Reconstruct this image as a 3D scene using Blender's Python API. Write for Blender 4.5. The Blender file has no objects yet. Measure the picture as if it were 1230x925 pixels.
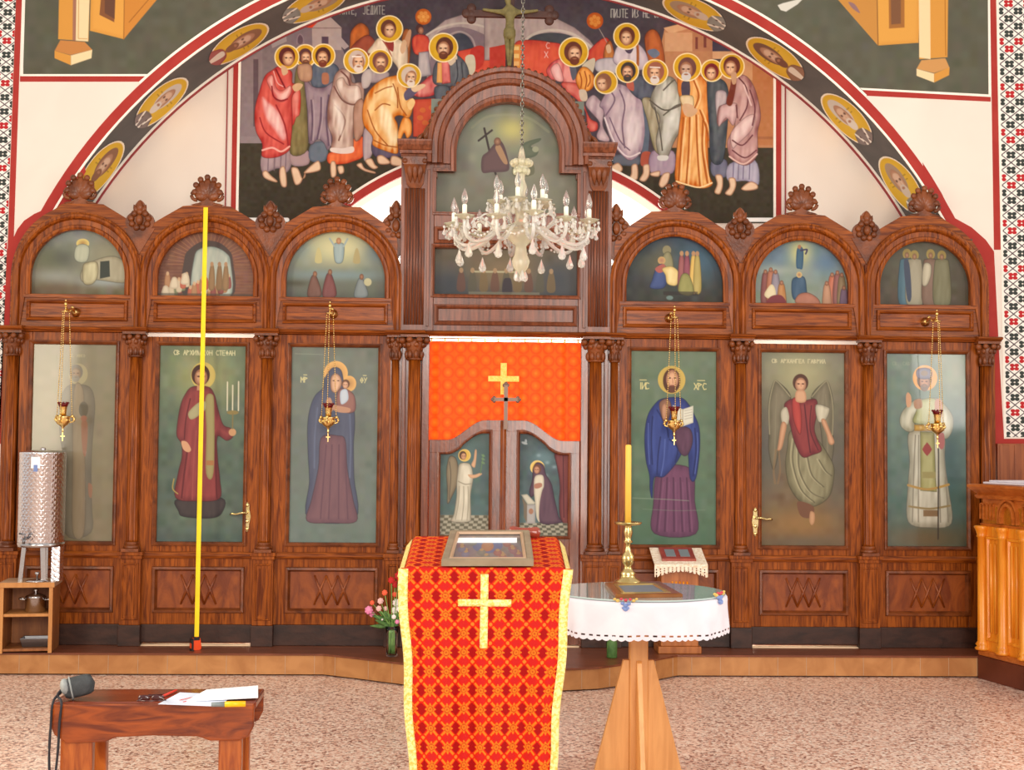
import bpy, bmesh, math, random
import numpy as np
from mathutils import Vector, Matrix

random.seed(7)
np.random.seed(7)
PI = math.pi
SC = bpy.context.scene
COL = SC.collection

# ------------------------------------------------------------------ camera
FPX = 1600.0                       # focal length in pixels of the 1230 x 925 frame
DIST, CAMX, CAMZ = 9.6, -0.28, 1.59
YAW, PIT, ROLL = math.atan(55 / FPX), math.atan(72.5 / FPX), 0.0088
fw = Vector((math.sin(YAW) * math.cos(PIT), math.cos(YAW) * math.cos(PIT), math.sin(PIT)))
r0 = Vector((math.cos(YAW), -math.sin(YAW), 0))
u0 = r0.cross(fw)
rt = r0 * math.cos(ROLL) + u0 * math.sin(ROLL)
up = rt.cross(fw)
cam_data = bpy.data.cameras.new('camera')
cam_data.sensor_fit = 'HORIZONTAL'
cam_data.sensor_width = 36
cam_data.lens = 36 * FPX / 1230
cam_data.clip_end = 100
cam = bpy.data.objects.new('camera', cam_data)
COL.objects.link(cam)
cam.matrix_world = Matrix(((rt.x, up.x, -fw.x, CAMX), (rt.y, up.y, -fw.y, -DIST), (rt.z, up.z, -fw.z, CAMZ), (0, 0, 0, 1)))
SC.camera = cam


def W(px, py, Y=0.0):
    """point of the plane y = Y that the photograph shows at pixel px, py"""
    d = fw + rt * ((px - 615) / FPX) + up * ((462.5 - py) / FPX)
    t = (Y + DIST) / d.y
    return Vector((CAMX, -DIST, CAMZ)) + d * t


# ------------------------------------------------------------------ light and exposure
SC.view_settings.view_transform = 'Standard'
SC.view_settings.look = 'None'
SC.view_settings.gamma = 1
SC.view_settings.use_curve_mapping = False
SC.view_settings.exposure = 0.28
wld = bpy.data.worlds.new('daylight_in_the_nave')
SC.world = wld
wld.use_nodes = True
wld.node_tree.nodes['Background'].inputs[0].default_value = (1.0, 0.955, 0.90, 1)
wld.node_tree.nodes['Background'].inputs[1].default_value = 0.64


def area(name, loc, target, sx, sy, power, col=(1, 0.95, 0.88)):
    l = bpy.data.lights.new(name, 'AREA')
    l.shape = 'RECTANGLE'
    l.size, l.size_y, l.energy, l.color = sx, sy, power, col
    o = bpy.data.objects.new(name, l)
    COL.objects.link(o)
    o.location = loc
    o.rotation_euler = (Vector(target) - Vector(loc)).to_track_quat('-Z', 'Y').to_euler()
    return o


area('window_light_west', (0.5, -13.5, 4.2), (0, 0, 2.0), 5.0, 2.6, 470)
area('open_door_light_west', (1.3, -13.6, 1.15), (0.3, 0, 1.4), 1.5, 2.1, 130)
area('window_light_north', (-4.7, -4.6, 2.55), (0, -4.6, 2.0), 1.9, 2.2, 125, (1, 0.89, 0.70))
area('window_light_south', (4.7, -4.4, 2.75), (0, -4.4, 2.0), 1.5, 1.9, 70)
area('apse_window_light', (0.0, 2.2, 3.6), (0, 3.6, 1.8), 2.4, 1.0, 150)
for _s in (-1, 1):
    area('added_slit_light', (_s * 2.25, 0.3, 1.9), (_s * 2.25, 0.7, 2.2), 0.6, 0.3, 9)  # unseen added lights that brighten the slits above the side doors
area('apse_lamp_light', (0.0, 3.6, 2.9), (0, 0, 1.9), 1.8, 1.6, 130)


# ------------------------------------------------------------------ helpers: colour, materials
def lin(c):
    r = []
    for v in c[:3]:
        v = v / 255.0
        r.append(v / 12.92 if v <= 0.04045 else ((v + 0.055) / 1.055) ** 2.4)
    return tuple(r) + (1.0,)


MATS = {}


def mat(name, col, rough=0.5, metal=0.0, col2=None, nscale=4.0, stretch=(1, 1, 1), bump=0.0, bscale=40.0, coat=0.0,
        coat_rough=0.06, spec=0.5, trans=0.0, ior=1.45, attr=False, distort=0.6, ramp=(0.35, 0.65), emit=None, alpha=None, sheen=0.0, detail=5):
    m = bpy.data.materials.new(name)
    m.use_nodes = True
    nt = m.node_tree
    b = nt.nodes['Principled BSDF']
    b.inputs['Roughness'].default_value = rough
    b.inputs['Metallic'].default_value = metal
    b.inputs['Specular IOR Level'].default_value = spec
    b.inputs['Coat Weight'].default_value = coat
    b.inputs['Coat Roughness'].default_value = coat_rough
    b.inputs['Transmission Weight'].default_value = trans
    b.inputs['IOR'].default_value = ior
    b.inputs['Sheen Weight'].default_value = sheen
    tc = nt.nodes.new('ShaderNodeTexCoord')
    if attr:
        a = nt.nodes.new('ShaderNodeAttribute')
        a.attribute_name = 'paint'
        nt.links.new(a.outputs['Color'], b.inputs['Base Color'])
    else:
        mp = nt.nodes.new('ShaderNodeMapping')
        mp.inputs['Scale'].default_value = stretch
        n = nt.nodes.new('ShaderNodeTexNoise')
        n.inputs['Scale'].default_value = nscale
        n.inputs['Detail'].default_value = detail
        n.inputs['Distortion'].default_value = distort
        rp = nt.nodes.new('ShaderNodeValToRGB')
        rp.color_ramp.elements[0].position, rp.color_ramp.elements[1].position = ramp
        rp.color_ramp.elements[0].color = lin(col)
        rp.color_ramp.elements[1].color = lin(col2 or tuple(min(255, v * 1.06) for v in col))
        nt.links.new(tc.outputs['Object'], mp.inputs['Vector'])
        nt.links.new(mp.outputs[0], n.inputs['Vector'])
        nt.links.new(n.outputs[0], rp.inputs[0])
        nt.links.new(rp.outputs[0], b.inputs['Base Color'])
    if bump:
        n2 = nt.nodes.new('ShaderNodeTexNoise')
        n2.inputs['Scale'].default_value = bscale
        n2.inputs['Detail'].default_value = 3
        bp = nt.nodes.new('ShaderNodeBump')
        bp.inputs['Strength'].default_value = bump
        bp.inputs['Distance'].default_value = 0.01
        nt.links.new(tc.outputs['Object'], n2.inputs['Vector'])
        nt.links.new(n2.outputs[0], bp.inputs['Height'])
        nt.links.new(bp.outputs[0], b.inputs['Normal'])
    MATS[name] = m
    return m


WA, WB = (98, 40, 4), (160, 82, 22)
mat('oak_upright', WA, 0.36, col2=WB, nscale=3.2, stretch=(14, 14, 1.1), bump=0.06, bscale=60, spec=0.22, distort=1.2, coat=0.05, coat_rough=0.18)
mat('oak_level', WA, 0.36, col2=WB, nscale=3.2, stretch=(1.1, 14, 14), bump=0.06, bscale=60, spec=0.3, distort=1.2, coat=0.05, coat_rough=0.18)
mat('oak_carved', (88, 40, 12), 0.34, col2=(136, 70, 28), nscale=9, bump=0.2, bscale=70, spec=0.5)
mat('oak_panel', (112, 46, 8), 0.38, col2=(150, 74, 20), nscale=2.6, stretch=(3, 9, 1.2), bump=0.08, bscale=60, distort=2.0)
mat('tower_oak', (94, 44, 20), 0.34, col2=(140, 76, 46), nscale=3.2, stretch=(14, 14, 1.1), bump=0.08, bscale=60, coat=0.15, coat_rough=0.25)
mat('kick_wood', (44, 22, 13), 0.45, col2=(68, 38, 26), nscale=3, stretch=(2, 6, 6), bump=0.1)
mat('door_wood', (92, 40, 16), 0.24, col2=(136, 70, 36), nscale=3.2, stretch=(14, 14, 1.1), bump=0.10, bscale=38, coat=0.45, coat_rough=0.14)
mat('painted_board', (128, 128, 128), 0.55, spec=0.3, attr=True, bump=0.05, bscale=140)
mat('painted_glazed', (128, 128, 128), 0.5, spec=0.3, attr=True, coat=0.75, coat_rough=0.075)
mat('painted_wall', (128, 128, 128), 0.8, spec=0.15, attr=True, bump=0.05, bscale=60)
mat('cream_plaster', (235, 219, 205), 0.8, col2=(239, 225, 211), nscale=1.5, spec=0.15, bump=0.04, bscale=30)
mat('white_plaster', (238, 234, 228), 0.8, nscale=1.5, spec=0.15)
mat('red_paint', (168, 52, 46), 0.7, col2=(176, 60, 52), nscale=5, spec=0.2)
mat('white_paint', (243, 232, 218), 0.7, spec=0.2)
mat('thin_red_paint', (150, 66, 66), 0.7, spec=0.2)
mat('slate_paint', (92, 90, 88), 0.75, col2=(104, 99, 96), nscale=3, spec=0.2)
mat('brass', (246, 206, 120), 0.28, 1.0, col2=(252, 218, 146), nscale=20)
mat('brass_polished', (238, 205, 130), 0.12, 1.0)
mat('brass_satin', (206, 176, 110), 0.26, 1.0, col2=(222, 196, 136), nscale=30)
mat('ruby_glass', (120, 8, 16), 0.08, trans=0.35, spec=0.6)
mat('steel', (190, 186, 186), 0.22, 1.0)
mat('steel_dark', (120, 118, 120), 0.3, 1.0)
mat('crystal', (255, 251, 238), 0.05, trans=0.66, ior=1.45, spec=0.9)
mat('crystal_milky', (250, 240, 214), 0.08, trans=0.68, ior=1.4, spec=0.9)
mat('bulb_glass', (255, 253, 250), 0.02, trans=0.9, ior=1.12, spec=1.0, coat=1.0, coat_rough=0.02)
mat('candle_sleeve', (246, 240, 222), 0.5)
mat('chain_metal', (128, 122, 112), 0.35, 0.9)
mat('gold_metal', (224, 190, 110), 0.25, 1.0)
mat('threshold_light_tone', (238, 206, 170), 0.6)  # pale tone stands in for the light coming under the doors
mat('riser_tile', (170, 112, 62), 0.4, col2=(192, 134, 80), nscale=6)
mat('platform_top', (106, 54, 32), 0.32, col2=(128, 70, 44), nscale=4, stretch=(1, 6, 1))
mat('candle_wax', (240, 190, 74), 0.45, col2=(246, 200, 90))
mat('white_linen', (220, 212, 220), 0.85, col2=(228, 221, 228), nscale=8)
mat('lace_cream', (244, 228, 206), 0.8, col2=(226, 200, 170), nscale=60, ramp=(0.45, 0.6))
mat('beech', (198, 136, 74), 0.42, col2=(214, 154, 90), nscale=3, stretch=(10, 10, 1))
mat('beech_bar', (206, 142, 76), 0.4, col2=(222, 160, 92), nscale=3, stretch=(10, 10, 1))
mat('honey_oak', (220, 124, 18), 0.34, col2=(240, 156, 46), nscale=3, stretch=(10, 10, 1), coat=0.2, coat_rough=0.2)
mat('honey_cap', (166, 84, 26), 0.34, col2=(194, 108, 44), nscale=4, stretch=(4, 4, 8), coat=0.2, coat_rough=0.2)
mat('plinth_dark', (84, 36, 22), 0.35, col2=(104, 48, 30), nscale=3)
mat('bench_pine', (98, 34, 4), 0.34, col2=(154, 70, 16), nscale=2.2, stretch=(1.2, 10, 9), bump=0.06, coat=0.3, coat_rough=0.2, distort=2.2)
mat('bench_leg', (132, 54, 14), 0.3, col2=(186, 100, 38), nscale=2.4, stretch=(9, 9, 1.2), coat=0.3, coat_rough=0.2, distort=1.5)
mat('bench_top', (104, 40, 20), 0.24, col2=(134, 58, 30), nscale=2.2, stretch=(1.2, 10, 9), coat=0.3, coat_rough=0.15)
mat('shelf_board', (128, 72, 30), 0.45, col2=(156, 94, 44), nscale=3, stretch=(9, 9, 1.2))
mat('shelf_edge', (186, 122, 62), 0.45, col2=(200, 138, 76), nscale=3, stretch=(9, 9, 1.2))
mat('shelf_top', (176, 140, 108), 0.4, col2=(190, 154, 122), nscale=3)
mat('pouch_cloth', (50, 53, 55), 0.7, col2=(70, 73, 75), nscale=30, bump=0.3, bscale=220)
mat('pouch_grey', (136, 140, 140), 0.6, col2=(156, 160, 158), nscale=20)
mat('strap_black', (34, 32, 38), 0.6)
mat('paper', (240, 243, 248), 0.8)
mat('paper_blue', (214, 222, 240), 0.8)
mat('ink_red', (214, 60, 44), 0.5)
mat('ink_grey', (112, 118, 128), 0.6)
mat('marker_yellow', (246, 186, 16), 0.35)
mat('marker_grey', (120, 130, 132), 0.4)
mat('lens_red', (64, 18, 18), 0.12, coat=0.6)
mat('tape_yellow', (250, 210, 30), 0.4, spec=0.4)
mat('tape_orange', (236, 76, 26), 0.4)
mat('black_rubber', (24, 22, 22), 0.5)
mat('clear_glass', (244, 250, 247), 0.02, trans=1.0, ior=1.35)
mat('green_glass_top', (176, 192, 188), 0.05, spec=0.6, coat=0.6, coat_rough=0.03)
mat('stem_green', (112, 158, 74), 0.6, col2=(146, 188, 100), nscale=20)
mat('leaf_green', (62, 98, 46), 0.6, col2=(92, 130, 66), nscale=20)
mat('rose_red', (176, 18, 22), 0.6, col2=(206, 34, 32), nscale=20)
mat('petal_coral', (238, 96, 62), 0.6)
mat('petal_pink', (232, 120, 168), 0.6, col2=(240, 150, 186), nscale=20)
mat('petal_white', (246, 232, 226), 0.7)
mat('petal_blush', (236, 186, 180), 0.7)
mat('frame_grey', (134, 116, 92), 0.45, col2=(152, 134, 108), nscale=14)
mat('frame_gilt', (190, 160, 96), 0.3, 0.7)
mat('frame_brown', (128, 72, 26), 0.3, col2=(156, 96, 44), nscale=6, coat=0.4)
mat('red_wood', (136, 52, 36), 0.25, col2=(160, 72, 52), nscale=6, coat=0.4)
mat('analogion_oak', (150, 82, 34), 0.38, col2=(178, 106, 52), nscale=3, stretch=(10, 10, 1))
mat('gold_braid', (228, 196, 92), 0.5, 0.25, col2=(250, 232, 160), nscale=90, ramp=(0.42, 0.58), bump=0.3, bscale=200)
mat('curtain_cross', (248, 196, 70), 0.5, 0.1, col2=(255, 220, 120), nscale=90)
mat('door_cross', (118, 92, 78), 0.4, 0.3)
mat('handle_metal', (206, 178, 110), 0.24, 1.0, col2=(226, 204, 150), nscale=40)
mat('corpus_paint', (104, 92, 50), 0.6, col2=(126, 112, 64), nscale=30)
mat('cross_wood', (62, 30, 20), 0.5, col2=(82, 44, 30), nscale=10)
mat('wainscot', (130, 66, 32), 0.4, col2=(160, 88, 46), nscale=3, stretch=(12, 12, 1))
mat('thread_blue', (120, 140, 190), 0.8)
mat('thread_gold', (206, 176, 96), 0.8)
mat('thread_red', (190, 70, 80), 0.8)
mat('lace_hole', (70, 50, 50), 0.8)
mat('drape_cloth', (128, 128, 128), 0.7, spec=0.12, attr=True, bump=0.12, bscale=260)


def floor_material():
    m = bpy.data.materials.new('terrazzo')
    m.use_nodes = True
    nt = m.node_tree
    b = nt.nodes['Principled BSDF']
    b.inputs['Roughness'].default_value = 0.3
    b.inputs['Specular IOR Level'].default_value = 0.45
    tc = nt.nodes.new('ShaderNodeTexCoord')
    vo = nt.nodes.new('ShaderNodeTexVoronoi')
    vo.inputs['Scale'].default_value = 74
    sep = nt.nodes.new('ShaderNodeSeparateColor')
    rp = nt.nodes.new('ShaderNodeValToRGB')
    e = rp.color_ramp
    e.interpolation = 'CONSTANT'
    e.elements[0].position, e.elements[0].color = 0, lin((150, 106, 92))
    e.elements[1].position, e.elements[1].color = 0.16, lin((208, 162, 142))
    for p, c in ((0.32, (234, 194, 172)), (0.60, (248, 216, 196)), (0.84, (253, 234, 216))):
        k = e.elements.new(p)
        k.color = lin(c)
    no = nt.nodes.new('ShaderNodeTexNoise')
    no.inputs['Scale'].default_value = 0.9
    mx = nt.nodes.new('ShaderNodeMix')
    mx.data_type = 'RGBA'
    mx.blend_type = 'MULTIPLY'
    mx.inputs[0].default_value = 0.12
    L = nt.links.new
    L(tc.outputs['Object'], vo.inputs['Vector'])
    L(tc.outputs['Object'], no.inputs['Vector'])
    L(vo.outputs['Color'], sep.inputs[0])
    L(sep.outputs[0], rp.inputs[0])
    L(rp.outputs[0], mx.inputs[6])
    L(no.outputs[0], mx.inputs[7])
    L(mx.outputs[2], b.inputs['Base Color'])
    MATS['terrazzo'] = m


floor_material()


def swirl_material():
    m = bpy.data.materials.new('swirled_steel')
    m.use_nodes = True
    nt = m.node_tree
    b = nt.nodes['Principled BSDF']
    b.inputs['Metallic'].default_value = 1
    b.inputs['Roughness'].default_value = 0.2
    b.inputs['Base Color'].default_value = lin((226, 225, 230))
    tc = nt.nodes.new('ShaderNodeTexCoord')
    sx_ = nt.nodes.new('ShaderNodeSeparateXYZ')
    at = nt.nodes.new('ShaderNodeMath')
    at.operation = 'ARCTAN2'
    ma = nt.nodes.new('ShaderNodeMath')
    ma.operation = 'MULTIPLY'
    ma.inputs[1].default_value = 4.6
    mz = nt.nodes.new('ShaderNodeMath')
    mz.operation = 'MULTIPLY'
    mz.inputs[1].default_value = 26
    cb = nt.nodes.new('ShaderNodeCombineXYZ')
    vo = nt.nodes.new('ShaderNodeTexVoronoi')
    vo.inputs['Scale'].default_value = 1.0
    vo.inputs['Randomness'].default_value = 0.18
    mu = nt.nodes.new('ShaderNodeMath')
    mu.operation = 'MULTIPLY'
    mu.inputs[1].default_value = 11
    nt.links.new(tc.outputs['Object'], sx_.inputs[0])
    nt.links.new(sx_.outputs['Y'], at.inputs[0])
    nt.links.new(sx_.outputs['X'], at.inputs[1])
    nt.links.new(at.outputs[0], ma.inputs[0])
    nt.links.new(sx_.outputs['Z'], mz.inputs[0])
    nt.links.new(ma.outputs[0], cb.inputs[0])
    nt.links.new(mz.outputs[0], cb.inputs[1])
    si = nt.nodes.new('ShaderNodeMath')
    si.operation = 'SINE'
    bp = nt.nodes.new('ShaderNodeBump')
    bp.inputs['Strength'].default_value = 0.3
    bp.inputs['Distance'].default_value = 0.003
    L = nt.links.new
    L(cb.outputs[0], vo.inputs['Vector'])
    L(vo.outputs['Distance'], mu.inputs[0])
    L(mu.outputs[0], si.inputs[0])
    L(si.outputs[0], bp.inputs['Height'])
    L(bp.outputs[0], b.inputs['Normal'])
    MATS['swirled_steel'] = m


swirl_material()


def curtain_material():
    m = bpy.data.materials.new('curtain_silk')
    m.use_nodes = True
    nt = m.node_tree
    b = nt.nodes['Principled BSDF']
    b.inputs['Roughness'].default_value = 0.6
    a = nt.nodes.new('ShaderNodeAttribute')
    a.attribute_name = 'paint'
    tr = nt.nodes.new('ShaderNodeBsdfTranslucent')
    mx = nt.nodes.new('ShaderNodeMixShader')
    mx.inputs[0].default_value = 0.55
    L = nt.links.new
    L(a.outputs['Color'], b.inputs['Base Color'])
    L(a.outputs['Color'], tr.inputs[0])
    L(b.outputs[0], mx.inputs[1])
    L(tr.outputs[0], mx.inputs[2])
    L(mx.outputs[0], nt.nodes['Material Output'].inputs[0])
    MATS['curtain_silk'] = m


curtain_material()


# ------------------------------------------------------------------ helpers: objects
def tag(o, label=None, cat=None, group=None, kind=None):
    for k, v in (('label', label), ('category', cat), ('group', group), ('kind', kind)):
        if v:
            o[k] = v
    return o


def thing(name, label, cat, loc, group=None):
    o = bpy.data.objects.new(name, None)
    o.empty_display_size = 0.1
    COL.objects.link(o)
    o.location = loc
    return tag(o, label, cat, group, 'thing')


def wloc(o):
    p = Vector((0, 0, 0))
    while o is not None:
        p = p + Vector(o.location)
        o = o.parent
    return p


def children(o):
    return list(o.children)


def dup(o, parent=None, shift=None, label=None):
    c = o.copy()
    COL.objects.link(c)
    c.parent = parent
    if shift is not None:
        c.location = Vector(o.location) + Vector(shift)
    if label:
        c['label'] = label
    for ch in children(o):
        dup(ch, c)
    return c


class MB:
    """collects shapes (world coordinates) for one mesh"""

    def __init__(s):
        s.v, s.f, s.sm = [], [], []
        s.M = None

    def add(s, vs, fs, smooth=False):
        k = len(s.v)
        for p in vs:
            p = Vector(p)
            s.v.append(s.M @ p if s.M is not None else p)
        for f in fs:
            s.f.append([i + k for i in f])
            s.sm.append(smooth)
        return s

    def box(s, x0, x1, y0, y1, z0, z1):
        return s.add([(x0, y0, z0), (x1, y0, z0), (x1, y1, z0), (x0, y1, z0), (x0, y0, z1), (x1, y0, z1), (x1, y1, z1), (x0, y1, z1)],
                     [(0, 3, 2, 1), (4, 5, 6, 7), (0, 1, 5, 4), (1, 2, 6, 5), (2, 3, 7, 6), (3, 0, 4, 7)])

    def prism(s, poly, y0, y1):
        n = len(poly)
        vs = [(p[0], y0, p[1]) for p in poly] + [(p[0], y1, p[1]) for p in poly]
        fs = [list(range(n)), list(range(2 * n - 1, n - 1, -1))]
        fs += [(i, i + n, (i + 1) % n + n, (i + 1) % n) for i in range(n)]
        return s.add(vs, fs)

    def prismz(s, poly, z0, z1):
        n = len(poly)
        vs = [(p[0], p[1], z0) for p in poly] + [(p[0], p[1], z1) for p in poly]
        fs = [list(range(n))[::-1], list(range(n, 2 * n))]
        fs += [(i, (i + 1) % n, (i + 1) % n + n, i + n) for i in range(n)]
        return s.add(vs, fs)

    def loft(s, loops, closed=True, caps=False, smooth=False):
        n = len(loops[0])
        vs = [p for l in loops for p in l]
        fs = []
        m = n if closed else n - 1
        for j in range(len(loops) - 1):
            for i in range(m):
                a, b = j * n + i, j * n + (i + 1) % n
                fs.append((a, b, b + n, a + n))
        if caps:
            fs.append(list(range(n))[::-1])
            fs.append([(len(loops) - 1) * n + i for i in range(n)])
        return s.add(vs, fs, smooth)

    def strip(s, A, B, y0, y1):
        """solid between two polylines (x, z) of equal length"""
        n = len(A)
        loops = []
        for i in range(n):
            a, b = A[i], B[i]
            loops.append([(a[0], y0, a[1]), (b[0], y0, b[1]), (b[0], y1, b[1]), (a[0], y1, a[1])])
        return s.loft(loops, True, True)

    def lathe(s, prof, c=(0, 0, 0), n=24, smooth=True, flute=0, depth=0.0, ang=None):
        loops = []
        for r, z in prof:
            l = []
            for i in range(n):
                t = 2 * PI * i / n
                q = max(r, 1e-4)
                if flute:
                    q *= 1 - depth * (1 - abs(math.cos(flute * t / 2))) if depth > 0 else 1 + depth * abs(math.cos(flute * t / 2))
                l.append((c[0] + q * math.cos(t), c[1] + q * math.sin(t), c[2] + z))
            loops.append(l)
        return s.loft(loops, True, True, smooth)

    def tube(s, pts, r, n=8, smooth=True):
        pts = [Vector(p) for p in pts]
        rs = r if isinstance(r, (list, tuple)) else [r] * len(pts)
        loops = []
        ref = None
        for i, p in enumerate(pts):
            d = pts[min(i + 1, len(pts) - 1)] - pts[max(i - 1, 0)]
            d.normalize()
            if ref is None:
                ref = Vector((0, 0, 1)) if abs(d.z) < 0.9 else Vector((1, 0, 0))
            a = d.cross(ref)
            if a.length < 1e-4:
                a = d.cross(Vector((0, 1, 0)))
            a.normalize()
            b = d.cross(a).normalized()
            ref = b.cross(d) if False else ref
            loops.append([p + (a * math.cos(2 * PI * k / n) + b * math.sin(2 * PI * k / n)) * rs[i] for k in range(n)])
        return s.loft(loops, True, True, smooth)

    def ball(s, c, r, n=10, m=7, smooth=True):
        if not isinstance(r, (tuple, list)):
            r = (r, r, r)
        loops = []
        for j in range(m + 1):
            a = -PI / 2 + PI * j / m
            q = max(math.cos(a), 1e-3)
            loops.append([(c[0] + r[0] * q * math.cos(2 * PI * i / n), c[1] + r[1] * q * math.sin(2 * PI * i / n), c[2] + r[2] * math.sin(a)) for i in range(n)])
        return s.loft(loops, True, True, smooth)

    def lobe(s, p0, p1, w, d, n=8, m=7):
        """flat leaf-like ellipsoid from p0 to p1 in the XZ plane, half-width w, half-depth d"""
        p0, p1 = Vector(p0), Vector(p1)
        ax = p1 - p0
        L = ax.length
        ax.normalize()
        sd = Vector((ax.z, 0, -ax.x))
        loops = []
        for j in range(m + 1):
            t = j / m
            q = max(math.sin(PI * t ** 0.8), 0.02)
            loops.append([p0 + ax * (L * t) + sd * (w * q * math.cos(2 * PI * i / n)) + Vector((0, d * q * math.sin(2 * PI * i / n), 0)) for i in range(n)])
        return s.loft(loops, True, True, True)

    def rect_frame(s, x0, x1, z0, z1, prof):
        """mitred frame: prof = [(offset inwards, y), ...]"""
        loops = [[(x0 + o, y, z0 + o), (x1 - o, y, z0 + o), (x1 - o, y, z1 - o), (x0 + o, y, z1 - o)] for o, y in prof]
        return s.loft(loops, True)

    def build(s, name, m, parent=None, bevel=0.0, label=None):
        me = bpy.data.meshes.new(name)
        o = bpy.data.objects.new(name, me)
        COL.objects.link(o)
        off = Vector((0, 0, 0))
        if parent is not None:
            o.parent = parent
            off = wloc(parent)
        me.from_pydata([tuple(p - off) for p in s.v], [], s.f)
        me.polygons.foreach_set('use_smooth', s.sm)
        bm = bmesh.new()
        bm.from_mesh(me)
        bmesh.ops.recalc_face_normals(bm, faces=bm.faces)
        bm.to_mesh(me)
        bm.free()
        me.materials.append(MATS[m])
        if bevel:
            b = o.modifiers.new('bevel', 'BEVEL')
            b.width, b.segments, b.limit_method, b.angle_limit = bevel, 2, 'ANGLE', math.radians(40)
            b.harden_normals = False
        if label:
            o['label'] = label
        return o


def arch_path(cx, r, zs, zb, n=24, o=0.0, rz=None):
    """stilted arch (x, z), offset outward by o, from the left foot over the top to the right foot"""
    q = r + o
    qz = (rz if rz else r) + o
    P = [(cx - q, zb), (cx - q, zb + (zs - zb) * 0.5)]
    for i in range(n + 1):
        a = PI - PI * i / n
        P.append((cx + q * math.cos(a), zs + qz * math.sin(a)))
    P += [(cx + q, zb + (zs - zb) * 0.5), (cx + q, zb)]
    return P


def smoothpts(pts, k=6, closed=True):
    P = np.array(pts, float)
    n = len(P)
    out = []
    rng = range(n) if closed else range(n - 1)
    for i in rng:
        if closed:
            a, b, c, d = P[i - 1], P[i], P[(i + 1) % n], P[(i + 2) % n]
        else:
            a, b, c, d = P[max(i - 1, 0)], P[i], P[i + 1], P[min(i + 2, n - 1)]
        for j in range(k):
            t = j / k
            out.append(0.5 * ((2 * b) + (c - a) * t + (2 * a - 5 * b + 4 * c - d) * t * t + (3 * b - a - 3 * c + d) * t ** 3))
    if not closed:
        out.append(P[-1])
    return np.array(out)


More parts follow.
